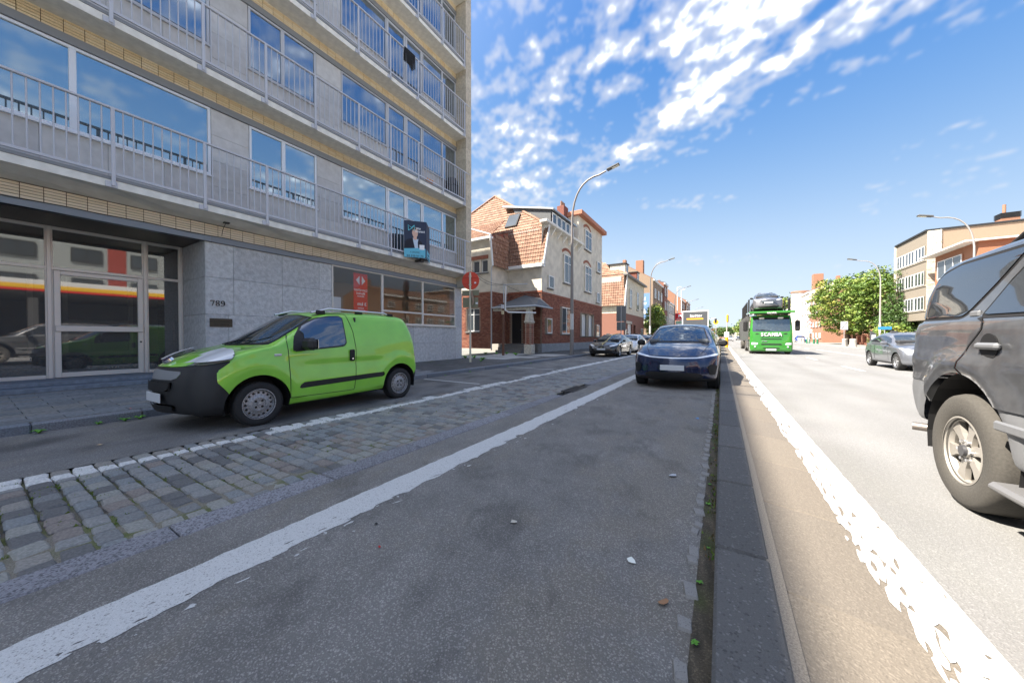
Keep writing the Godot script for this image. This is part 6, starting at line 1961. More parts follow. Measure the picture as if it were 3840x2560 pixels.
func corner_house() -> void:
	var t := thing("corner_house", "cream rendered house on a red brick storey with orange tiled mansard roof and porch", "house")
	var xf := -11.2
	var dg := 22.4; var d1 := 37.1
	var Z := V(0, 0, -1)
	# openings of the street front, as distances along the street and heights
	var low := [[0.6, 1.52, 1.5, 2.65], [3.35, 1.5, 5.35, 3.70], [7.95, 1.32, 9.6, 3.45], [9.85, 1.32, 11.5, 3.45], [12.35, 1.28, 13.5, 2.5]]
	var up := [[0.95, 4.95, 1.85, 5.9], [3.9, 5.75, 5.7, 8.1], [9.0, 5.6, 10.8, 8.05], [9.0, 9.65, 10.8, 11.5], [12.7, 8.05, 13.8, 9.15], [12.6, 4.85, 13.6, 5.9]]
	# the street front looks towards +x: u runs against the street's direction
	var ow := V(xf, 0, -d1)
	var conv := func(l: Array, base: float) -> Array: return l.map(func(q): return [d1 - dg - q[2], q[1] - base, d1 - dg - q[0], q[3] - base])
	var rb := nb()
	var W := d1 - dg
	var u := V(0, 0, 1)
	holed(rb, ow + V(0, 4.48, 0), u, Vector3.UP, W, 5.15, conv.call(up.filter(func(q): return q[3] < 9.3), 4.48))
	holed(rb, ow + V(0, 9.63, 0), u, Vector3.UP, 7.2, 2.75, [[W - 10.8, 0.02, W - 9.0, 1.87]])
	# tower flanks, the gable face over the bricks, the wing
	rb.quad(V(-17, 9.63, -d1 + 7.2), V(xf, 9.63, -d1 + 7.2), V(xf, 12.38, -d1 + 7.2), V(-17, 12.38, -d1 + 7.2))
	rb.quad(V(xf, 0.1, -d1), V(-19, 0.1, -d1), V(-19, 12.38, -d1), V(xf, 12.38, -d1))
	holed(rb, V(-14.3, 4.55, -dg), V(1, 0, 0), Vector3.UP, 3.1, 2.1, [])
	holed(rb, V(-18.3, 4.55, -20.2), V(1, 0, 0), Vector3.UP, 4.2, 3.95, [[2.45, 1.4, 3.1, 2.35], [3.25, 1.4, 3.85, 2.35]])
	holed(rb, V(-14.1, 4.55, -20.2), V(0, 0, -1), Vector3.UP, 2.2, 1.9, [])
	part("rendered_wall", rb, M.render, t)
	var mb := nb()                                        # mortar bed behind the bricks
	var lowh: Array = conv.call(low, 0.75)
	holed(mb, ow + V(-0.012, 0.75, 0), u, Vector3.UP, W, 3.73, lowh, 0.2)
	holed(mb, V(-14.3, 0.75, -dg - 0.012), V(1, 0, 0), Vector3.UP, 3.1, 3.8, [[0.5, 0.0, 1.4, 2.35]], 0.2)
	holed(mb, V(-18.3, 0.4, -20.212), V(1, 0, 0), Vector3.UP, 4.2, 4.15, [[1.9, 1.25, 3.1, 3.0]], 0.2)
	holed(mb, V(-14.112, 0.75, -20.2), V(0, 0, -1), Vector3.UP, 2.2, 3.8, [], 0.2)
	part("mortar_bed", mb, M.mortar, t)
	var items := []
	brick_face(items, ow + V(0.012, 0.75, 0), u, W, 3.73, lowh, 1)
	brick_face(items, V(-14.3, 0.75, -dg + 0.012), V(1, 0, 0), 3.1, 3.8, [[0.5, 0.0, 1.4, 2.35]], 2)
	brick_face(items, V(-18.3, 0.4, -20.188), V(1, 0, 0), 4.2, 4.15, [[1.9, 1.25, 3.1, 3.0]], 3)
	brick_face(items, V(-14.088, 0.75, -20.2), V(0, 0, -1), 2.2, 3.8, [], 4)
	pieces(t, "brick", "other_bricks", items, [M.brick_mesh], M.bricks, 200)
	# string course, plinth
	part("string_course", nb().span(V(xf - 0.02, 4.42, -dg + 0.05), V(xf + 0.07, 4.58, -d1), 0.015), M.bricks[0], t)
	part("string_course", nb().span(V(-14.3, 4.5, -dg - 0.05), V(xf + 0.06, 4.66, -dg + 0.07), 0.015), M.bricks[0], t)
	part("plinth", nb().span(V(xf - 0.3, 0.1, -dg + 0.04), V(xf + 0.05, 0.76, -d1), 0.015), tri_tex(mt(0.30, 0.31, 0.32, 0.85), M.slate.albedo_texture, 0.8), t)
	part("plinth", nb().span(V(-14.3, 0.1, -dg - 0.3), V(xf - 0.302, 0.76, -dg + 0.05), 0.015), M.stone_sill, t)
	part("core", nb().span(V(-19, 0.1, -dg - 0.35), V(xf - 0.35, 9.3, -d1 + 0.05)), M.core, t)
	# windows
	for q in low.slice(0, 2) + [low[4]]: window(t, V(xf, q[1], -(dg + q[2])), u, q[2] - q[0], q[3] - q[1], M.white_frame, 1 if q[2] - q[0] < 1.2 else 2, 0.0, M.stone_sill)
	for q in [low[2], low[3]]:
		var sh := Node3D.new()
		sh.name = "roller_shutter"
		t.add_child(sh, true)
		for i in 26: part("slat", nb().span(V(xf - 0.10, q[1] + i * 0.0815, -(dg + q[0])), V(xf - 0.07, q[1] + i * 0.0815 + 0.078, -(dg + q[2])), 0.006), M.white_frame, sh)
		part("sill", nb().span(V(xf - 0.05, q[1] - 0.1, -(dg + q[0] - 0.05)), V(xf + 0.1, q[1] - 0.003, -(dg + q[2] + 0.05)), 0.01), M.stone_sill, t)
	for q in low.slice(0, 2) + [[7.95, 1.32, 11.5, 3.45], low[4]]:
		part("stone_lintel", nb().span(V(xf - 0.02, q[3], -(dg + q[0] - 0.22)), V(xf + 0.035, q[3] + 0.24, -(dg + q[2] + 0.22)), 0.01), M.cream_stone, t)
	for q in up:
		window(t, V(xf, q[1], -(dg + q[2])), u, q[2] - q[0], q[3] - q[1], M.white_frame, 1 if q[2] - q[0] < 1.2 else 2, 0.7 if q[3] - q[1] > 1.5 else 0.0, M.stone_sill)
		if q[3] - q[1] > 1.5:
			var ab := nb()
			ab.x = Transform3D(Basis(u, Vector3.UP, u.cross(Vector3.UP)), V(xf, q[3] + 0.06, -(dg + (q[0] + q[2]) * 0.5)))
			var hw: float = (q[2] - q[0]) * 0.5 + 0.1
			for k in 15:
				var a := (k - 7) / 7.5 * 0.62
				var x2 := ab.x
				ab.x = x2 * Transform3D(Basis(Vector3.BACK, -a), V(sin(a) * hw * 1.7, cos(a) * hw * 1.7 - hw * 1.35, 0))
				ab.box(V(0, 0.12, 0.01), V(hw * 0.13, 0.24, 0.06), 0.005)
				ab.x = x2
			part("brick_arch", ab, M.bricks[1], t)
	window(t, V(-15.85, 5.95, -20.2), V(1, 0, 0), 0.65, 0.95, M.white_frame, 1, 0, M.stone_sill)
	window(t, V(-15.05, 5.95, -20.2), V(1, 0, 0), 0.60, 0.95, M.white_frame, 1, 0, M.stone_sill)
	window(t, V(-16.4, 1.65, -20.2), V(1, 0, 0), 1.2, 1.75, M.white_frame, 2, 0.72, M.stone_sill)
	part("window_head", nb().span(V(-16.0, 6.93, -20.15), V(-14.4, 7.2, -20.24), 0.01), M.bricks[0], t)
	# door in the porch
	var door := Node3D.new()
	door.name = "door"
	t.add_child(door)
	part("door_leaf", nb().span(V(-13.8, 0.76, -dg - 0.12), V(-12.9, 3.05, -dg - 0.17)), mt(0.02, 0.022, 0.026, 0.5), door)
	part("door_handle", nb().cyl(V(-13.0, 1.8, -dg - 0.11), V(-13.0, 1.8, -dg - 0.06), 0.025), M.zinc, door)
	# cornice of the street front with brackets, tower cornice
	part("cornice", nb().span(V(xf - 0.05, 9.52, -dg + 0.25), V(xf + 0.55, 9.72, -30.0), 0.03), mt(0.70, 0.68, 0.63, 0.7), t)
	for i in 7: part("cornice_bracket", nb().ext2(PackedVector2Array([Vector2(xf, 9.52), Vector2(xf + 0.45, 9.52), Vector2(xf + 0.06, 9.0), Vector2(xf, 9.0)]), -dg - 0.35 - i * 1.15, -dg - 0.47 - i * 1.15), M.white_frame, t)
	part("tower_cornice", nb().span(V(-17.0, 12.36, -29.6), V(xf + 0.45, 12.75, -d1 - 0.3), 0.03), mt(0.42, 0.17, 0.105, 0.8), t)
	# roofs: the steep tiled end, the hip above it, the wing's roof
	var tl := []
	var base := nb()
	var v1 := V(0, 2.85, -0.75).normalized()
	base.quad(V(-14.2, 6.55, -22.1), V(-10.95, 6.55, -22.1), V(-10.85, 9.42, -22.86), V(-15.2, 9.42, -22.86))
	tile_field(tl, V(-14.2, 6.55, -22.1), V(1, 0, 0), v1, PackedVector2Array([Vector2(0, 0), Vector2(3.25, 0), Vector2(3.35, 2.95), Vector2(-1.0, 2.95)]))
	var pk := V(-17.4, 13.8, -25.5)
	var v2 := V(0, 4.38, -2.64).normalized()
	var l2 := V(0, 4.38, -2.64).length()
	base.tri(V(-23.5, 9.42, -22.86), V(-10.80, 9.42, -22.86), pk)
	tile_field(tl, V(-23.5, 9.42, -22.86), V(1, 0, 0), v2, PackedVector2Array([Vector2(0, 0), Vector2(12.7, 0), Vector2(6.1, l2)]))
	var v3 := V(0, 1.9, -2.6).normalized()
	base.quad(V(-18.5, 8.45, -19.95), V(-14.0, 8.45, -19.95), V(-14.4, 10.35, -22.55), V(-18.5, 10.35, -22.55))
	tile_field(tl, V(-18.5, 8.45, -19.95), V(1, 0, 0), v3, PackedVector2Array([Vector2(0, 0), Vector2(4.5, 0), Vector2(4.1, 3.2), Vector2(0, 3.2)]))
	base.quad(V(-13.85, 6.35, -20.0), V(-13.85, 6.35, -22.3), V(-14.2, 9.3, -22.6), V(-14.1, 8.45, -20.0))
	tile_field(tl, V(-13.85, 6.35, -20.0), V(0, 0, -1), V(-0.11, 1.0, 0).normalized(), PackedVector2Array([Vector2(0, 0), Vector2(2.3, 0), Vector2(2.4, 2.7), Vector2(0.1, 2.1)]))
	# street slope above the cornice and the back
	base.quad(V(xf + 0.1, 9.72, -22.8), V(xf + 0.1, 9.72, -30.0), V(-17.4, 13.8, -30.0), pk)
	part("roof_boards", base, M.bricks[2], t)
	pieces(t, "roof_tile", "other_roof_tiles", tl, [M.tile_mesh], M.tiles, 300)
	var vb := nb()
	vb.tube([V(-10.85, 9.45, -22.84), V(-13.0, 10.9, -23.68), V(-15.2, 12.35, -24.6), V(-17.4, 13.88, -25.48)], 0.10, 8)
	part("hip_ridge", vb, M.tiles[1], t)
	part("hip_ridge", nb().tube([V(-17.4, 13.88, -25.48), V(-23.4, 9.5, -22.84)], 0.10, 8), M.tiles[1], t)
	part("verge_board", nb().span(V(-10.98, 6.5, -22.02), V(-10.86, 6.78, -22.3)).tube([V(-10.92, 6.5, -22.12), V(-10.82, 9.45, -22.9)], 0.09, 4), M.white_frame, t)
	part("verge_board", nb().tube([V(-13.88, 6.3, -20.0), V(-14.05, 8.5, -19.95)], 0.09, 4), M.white_frame, t)
	part("verge_flashing", nb().tube([V(-18.4, 10.45, -22.5), V(-14.0, 8.52, -19.95)], 0.07, 4), M.zinc, t)
	part("eaves_board", nb().span(V(-14.3, 6.33, -21.98), V(-10.95, 6.57, -22.5), 0.02), M.white_frame, t)
	part("eaves_board", nb().span(V(-18.4, 8.28, -19.9), V(-14.0, 8.46, -20.25), 0.02), M.white_frame, t)
	var sky := Node3D.new()
	sky.name = "roof_window"
	t.add_child(sky)
	sky.transform = Transform3D(Basis(V(1, 0, 0), v2, V(1, 0, 0).cross(v2)), V(-14.3, 9.9, -23.15))
	part("frame", nb().span(V(-0.55, 0, 0.02), V(0.55, 1.35, 0.16), 0.02), mt(0.05, 0.05, 0.05), sky)
	part("pane", nb().span(V(-0.47, 0.08, 0.161), V(0.47, 1.27, 0.166)), M.house_glass, sky)
	# slate dormer along the street with its strip of windows
	var dm := nb()
	dm.quad(V(-13.4, 9.72, -23.9), V(xf + 0.02, 9.72, -23.9), V(xf + 0.02, 10.95, -23.9), V(-14.6, 11.7, -23.9))
	part("dormer_cheek", dm, M.slate, t)
	part("dormer_front", nb().span(V(xf - 0.3, 9.72, -23.92), V(xf - 0.01, 10.95, -28.6)), M.slate, t)
	part("dormer_roof", nb().ext2(PackedVector2Array([Vector2(-15.5, 11.95), Vector2(xf + 0.30, 10.93), Vector2(xf + 0.30, 11.05), Vector2(-15.5, 12.1)]), -23.75, -28.8), M.zinc, t)
	for i in 5: window(t, V(xf + 0.05, 9.95, -28.4 + i * 0.9), u, 0.78, 0.85, M.white_frame, 1, 0.0, null, null, 0.03)
	var ch := Node3D.new()
	ch.name = "chimney"
	t.add_child(ch)
	part("stack", nb().span(V(-12.9, 11.0, -28.9), V(-12.2, 13.2, -29.9), 0.02), M.bricks[4], ch)
	for i in 3: part("chimney_pot", nb().cyl(V(-12.55, 13.2, -29.1 - i * 0.3), V(-12.55, 13.65, -29.1 - i * 0.3), 0.11, 0.09, 12), M.tiles[2], ch)
	# porch: slate hip, stone and brick pillar, steps
	var pr := nb()
	var ap := V(-12.5, 4.38, -22.3)
	pr.tri(V(-13.75, 3.32, -19.75), V(-10.35, 3.32, -19.75), ap); pr.quad(V(-10.35, 3.32, -19.75), V(-10.35, 3.32, -22.35), V(-11.3, 4.1, -22.35), ap)
	part("porch_roof", pr, M.slate, t)
	part("porch_gutter", nb().tube([V(-13.8, 3.28, -19.70), V(-10.3, 3.28, -19.70), V(-10.3, 3.28, -22.3)], 0.06, 8), M.zinc, t)
	part("porch_beam", nb().span(V(-13.7, 3.05, -19.8), V(-10.45, 3.25, -20.0), 0.01), M.cream_stone, t)
	part("pillar_foot", nb().span(V(-11.15, 0.1, -19.68), V(-10.6, 0.75, -20.22), 0.02), M.cream_stone, t)
	var pi := []
	for s in [[V(-11.1, 0.75, -19.72), V(1, 0, 0)], [V(-10.65, 0.75, -19.72), V(0, 0, -1)]]: brick_face(pi, s[0], s[1], 0.46, 1.42, [], 7)
	pieces(t, "pillar_brick", "other_pillar_bricks", pi, [M.brick_mesh], M.bricks, 200)
	part("pillar_core", nb().span(V(-11.085, 0.75, -19.735), V(-10.665, 2.18, -20.16)), M.mortar, t)
	part("pillar_cap", nb().span(V(-11.15, 2.18, -19.66), V(-10.6, 2.30, -20.24), 0.02), M.cream_stone, t)
	var sh2 := nb()
	sh2.x = Transform3D(Basis(Vector3.UP, PI / 4), V(-10.875, 0, -19.94))
	sh2.cyl(V(0, 2.30, 0), V(0, 3.05, 0), 0.33, 0.22, 4)
	part("pillar_shaft", sh2, M.cream_stone, t)
	for i in 3: part("porch_step", nb().span(V(-14.0, 0.1 + i * 0.2, -20.5 - i * 0.32), V(-11.9, 0.3 + i * 0.2, -dg), 0.015), M.stone_sill, t)
	part("downpipe", nb().tube([V(-14.0, 6.3, -20.1), V(-14.05, 5.9, -20.08), V(-14.05, 0.3, -20.08)], 0.045, 8), M.zinc, t)
	part("meter_box", nb().span(V(-13.0 + 0.6, 1.55, -dg + 0.03), V(-12.1, 2.0, -dg + 0.13), 0.01), M.dark, t)

# a plainer terraced house; d0..d1 along the street, fronts at x facing side (+1 or -1)
func row_house(called: String, label: String, x: float, d0: float, d1: float, eave: float, ridge: float, depth: float, wall: Material, roof: Material, side: float, floors: int, cols: int, ground: Material = null, group := "") -> Node3D:
	var t := thing(called, label, "house", V(x, 0.1, -d0), 0.0, group)
	var w := d1 - d0
	var u := V(0, 0, side)
	var o := V(0, 0, -w if side > 0 else 0.0)
	var holes := []
	var fh := (eave - 0.6) / floors
	for f in floors:
		for c in cols:
			var cw := w / cols
			holes.push_back([cw * (c + 0.26), f * fh + 0.95, cw * (c + 0.74), f * fh + minf(fh - 0.35, 2.75)])
	var b := nb()
	var split_y := fh if ground != null else 0.0
	if ground != null:
		var g := nb()
		holed(g, o, u, Vector3.UP, w, fh, holes.filter(func(q): return q[3] < fh))
		part("ground_storey", g, ground, t)
	holed(b, o + V(0, split_y, 0), u, Vector3.UP, w, eave - split_y, holes.filter(func(q): return q[1] > split_y).map(func(q): return [q[0], q[1] - split_y, q[2], q[3] - split_y]))
	part("front_wall", b, wall, t)
	b = nb()
	var ex := -side * depth
	for z in [0.0, -w]:
		var p := PackedVector2Array([Vector2(0, 0), Vector2(0, eave), Vector2(ex * 0.5, ridge), Vector2(ex, eave), Vector2(ex, 0)])
		part("gable_wall", nb().ext(p, z - 0.02, z + 0.02), wall, t)
	part("core", nb().span(V(-side * 0.3, 0, -0.05), V(ex, eave - 0.1, -w + 0.05)), M.core, t)
	b = nb()
	for s in [0, 1]:
		var x0 := (side * 0.25 if s == 0 else ex - side * 0.25)
		var y0 := eave - 0.25 * (ridge - eave) / (depth * 0.5)
		b.ext(PackedVector2Array([Vector2(x0, y0), Vector2(ex * 0.5, ridge), Vector2(ex * 0.5, ridge + 0.14), Vector2(x0, y0 + 0.14)]), -w - 0.03, 0.03)
	part("roof", b, roof, t)
	part("cornice", nb().span(V(-side * 0.02, eave - 0.35, 0.02), V(side * 0.28, eave - 0.05, -w - 0.02), 0.02), M.white_frame, t)
	var ch := nb().span(V(ex * 0.5 - 0.3, ridge - 0.4, -0.25), V(ex * 0.5 + 0.3, ridge + 1.0, -1.3), 0.02)
	part("chimney", ch, M.far_brick, t)
	for i in holes.size():
		var q: Array = holes[i]
		if q[3] < fh and i == cols - 1:
			var dr := Node3D.new()
			dr.name = "door"
			t.add_child(dr, true)
			part("door_leaf", nb().span(o + u * q[0] + V(-side * 0.1, 0.05, 0), o + u * q[2] + V(-side * 0.15, q[3], 0)), M.white_frame if i % 2 else M.dark, dr)
			continue
		window(t, o + u * q[0] + V(0, q[1], 0), u, q[2] - q[0], q[3] - q[1], M.white_frame, 2, 0.72, M.stone_sill)
	return t

# ---------------------------------------------------------------- the rest of the left row
func left_row() -> void:
	# the second rendered house: same family as the corner house, smaller
	var t := thing("rendered_house", "cream house on a brick storey with white garage door and orange tiled hip roof", "house", V(-11.2, 0.1, -47.0))
	var u := V(0, 0, 1)
	var W := 14.0
	var up := [[3.0, 5.3, 4.3, 8.0], [7.8, 5.3, 9.1, 8.0], [12.0, 5.6, 12.7, 7.2], [0.4, 5.0, 1.0, 6.4]]
	var low := [[1.8, 0.0, 4.6, 3.0], [5.9, 0.0, 6.9, 2.9], [11.0, 1.3, 12.3, 2.5], [0.3, 1.0, 1.0, 2.2]]
	var f := func(l: Array, y: float) -> Array: return l.map(func(q): return [W - q[2], q[1] - y, W - q[0], q[3] - y])
	var b := nb()
	holed(b, V(0, 4.4, -W), u, Vector3.UP, W, 5.2, f.call(up, 4.4))
	b.quad(V(-6, 4.4, 0), V(0, 4.4, 0), V(0, 5.6, 0), V(-6, 5.6, 0))
	b.quad(V(0, 0, -W), V(-7, 0, -W), V(-7, 9.6, -W), V(0, 9.6, -W))
	part("rendered_wall", b, tri_tex(mt(0.74, 0.68, 0.54, 0.9), M.render.albedo_texture, 0.3), t)
	b = nb()
	holed(b, V(0, 0, -W), u, Vector3.UP, W, 4.4, f.call(low, 0.0))
	b.quad(V(-6, 0, 0), V(0, 0, 0), V(0, 4.4, 0), V(-6, 4.4, 0))
	part("brick_wall", b, M.far_brick2, t)
	part("core", nb().span(V(-7, 0, -0.3), V(-0.4, 9.4, -W + 0.2)), M.core, t)
	for q in up: window(t, V(0, q[1], -q[2]), u, q[2] - q[0], q[3] - q[1], M.white_frame, 1, 0.7, M.stone_sill)
	for q in low.slice(2): window(t, V(0, q[1], -q[2]), u, q[2] - q[0], q[3] - q[1], M.white_frame, 1, 0, M.stone_sill)
	for i in 12: part("garage_panel", nb().span(V(-0.12, 0.02 + i * 0.249, -1.8), V(-0.08, 0.26 + i * 0.249, -4.6), 0.01), M.white_frame, t)
	part("garage_lintel", nb().span(V(-0.02, 3.0, -1.5), V(0.05, 3.4, -4.9), 0.01), M.cream_stone, t)
	part("door", nb().span(V(-0.12, 0.02, -5.9), V(-0.08, 2.9, -6.9)), mt(0.05, 0.02, 0.02, 0.5), t)
	part("cornice", nb().span(V(-0.05, 9.45, 0.1), V(0.55, 9.7, -W), 0.02), mt(0.2, 0.19, 0.18, 0.6), t)
	var tl := []
	b = nb()
	b.quad(V(-6, 5.4, 0.35), V(0.2, 5.4, 0.35), V(0.3, 9.7, -0.6), V(-6, 9.7, -0.6))
	tile_field(tl, V(-6, 5.4, 0.35), V(1, 0, 0), V(0, 4.3, -0.95).normalized(), PackedVector2Array([Vector2(0, 0), Vector2(6.2, 0), Vector2(6.3, 4.4), Vector2(0, 4.4)]), 0.30, 0.36)
	b.tri(V(-10, 9.7, -0.6), V(0.3, 9.7, -0.6), V(-5.0, 12.8, -3.2))
	tile_field(tl, V(-10, 9.7, -0.6), V(1, 0, 0), V(0, 3.1, -2.6).normalized(), PackedVector2Array([Vector2(0, 0), Vector2(10.3, 0), Vector2(5.0, 4.05)]), 0.30, 0.36)
	b.quad(V(0.4, 9.7, -0.6), V(0.4, 9.7, -W), V(-5, 12.8, -W), V(-5, 12.8, -3.2))
	part("roof_boards", b, M.tiles[0], t)
	pieces(t, "roof_tile", "other_roof_tiles", tl, [M.tile_mesh], M.tiles, 120)
	part("verge_board", nb().tube([V(0.22, 5.3, 0.4), V(0.32, 9.8, -0.58)], 0.1, 4), M.white_frame, t)
	for d in [1.2, 8.6]:
		var n := Node3D.new()
		n.name = "dormer"
		t.add_child(n, true)
		part("dormer_front", nb().span(V(-2.2, 9.7, -d), V(-0.1, 11.2, -d - 1.5)), M.cream_stone if d < 5 else M.bricks[4], n)
		part("dormer_roof", nb().span(V(-2.6, 11.2, -d + 0.15), V(0.1, 11.35, -d - 1.65), 0.03), M.dark, n)
		window(n, V(-0.07, 9.85, -d - 1.3), u, 1.1, 1.25, M.white_frame, 1, 0, null, null, 0.03)
	# brick end house with the painted advertisement on its gable
	t = row_house("brick_house", "tall red brick house with a blue and white advertisement on its gable", -11.2, 70.0, 82.0, 12.3, 15.6, 11.0, M.far_brick3, M.tiles[0], 1.0, 3, 3)
	var ad := Node3D.new()
	ad.name = "painted_advertisement"
	t.add_child(ad)
	part("field", nb().span(V(-5.2, 3.6, 0.03), V(-0.5, 9.6, 0.07)), mt(0.13, 0.24, 0.45, 0.7), ad)
	part("white_panel", nb().span(V(-4.9, 3.7, 0.071), V(-0.8, 4.7, 0.075)), mt(0.75, 0.77, 0.8), ad)
	text("02 377 09 37", 0.62, V(-2.9, 7.6, 0.075), Basis.IDENTITY, mt(0.8, 0.82, 0.85), ad, "lettering", true)
	text("Adrenal", 0.85, V(-2.9, 8.5, 0.075), Basis.IDENTITY, mt(0.8, 0.82, 0.85), ad, "lettering", true)
	part("car_picture", nb().ext(PackedVector2Array([Vector2(-4.3, 5.6), Vector2(-4.2, 6.3), Vector2(-3.6, 6.5), Vector2(-3.1, 7.05), Vector2(-2.0, 7.0), Vector2(-1.4, 6.4), Vector2(-1.2, 5.6)]), 0.071, 0.075), mt(0.78, 0.8, 0.82), ad)
	part("stack", nb().span(V(-3.3, 13.2, -0.4), V(-1.9, 16.2, -1.6), 0.03), M.far_brick, t)
	row_house("dark_brick_house", "narrow brown brick house with a tall bay between brick neighbours", -10.9, 82.1, 88.0, 13.2, 14.6, 9.0, M.far_brick2, M.slate, 1.0, 4, 2)
	row_house("bay_house", "white fronted house with brick side and dark cornice behind the lamp posts", -10.7, 89.0, 101.0, 9.6, 13.5, 9.0, M.stucco, M.tiles[0], 1.0, 3, 4, M.far_brick)
	row_house("gabled_brick_house", "high orange brick gable with a broad chimney along the left row", -10.3, 112.0, 124.0, 12.5, 17.5, 12.0, M.far_brick, M.tiles[2], 1.0, 4, 4)
	row_house("shop_house", "brick house with a pale ground storey farther along the left row", -9.8, 124.1, 140.0, 13.0, 16.0, 11.0, M.far_brick, M.tiles[2], 1.0, 4, 4, M.stucco)
	row_house("low_brick_house", "low orange brick house with flat top beyond the fuel sign", -9.2, 165.0, 200.0, 11.5, 12.2, 12.0, M.far_brick, M.slate, 1.0, 3, 5)
	row_house("distant_house", "small distant brick house closing the left row", -8.8, 230.0, 300.0, 10.0, 13.0, 12.0, M.far_brick2, M.tiles[1], 1.0, 3, 6)

func far_end() -> void:                                        # what closes the view where the road bends away
	var n := 0
	for q in [[-16.0, 330.0, 14.0, 9.0], [-3.0, 410.0, 12.0, 8.0], [9.5, 430.0, 13.0, 7.0], [23.0, 400.0, 12.0, 9.5]]:
		var t := thing("distant_block", ["pale distant block left of where the road ends", "distant brick block where the road ends", "low distant white block where the road ends", "distant grey block right of where the road ends"][n], "building", V(q[0], 0, -q[1]))
		var b := nb()
		var holes := []
		for f in 3:
			for c in 4: holes.push_back([0.8 + c * q[2] / 4.0, 0.9 + f * q[3] / 3.0, 2.2 + c * q[2] / 4.0, 2.3 + f * q[3] / 3.0])
		holed(b, V(-q[2] * 0.5, 0, 0), V(1, 0, 0), Vector3.UP, q[2], q[3], holes)
		part("wall", b, [M.stucco, M.far_brick, M.stucco, M.render][n], t)
		part("core", nb().span(V(-q[2] * 0.5, 0, -0.3), V(q[2] * 0.5, q[3], -9)), M.core, t)
		for h in holes: window(t, V(-q[2] * 0.5 + h[0], h[1], 0), V(1, 0, 0), 1.4, 1.4, M.white_frame, 1)
		part("roof", nb().ext(PackedVector2Array([Vector2(-q[2] * 0.52, q[3]), Vector2(q[2] * 0.52, q[3]), Vector2(q[2] * 0.4, q[3] + 2.5), Vector2(-q[2] * 0.4, q[3] + 2.5)]), -9.2, 0.3), M.tiles[2], t)
		n += 1

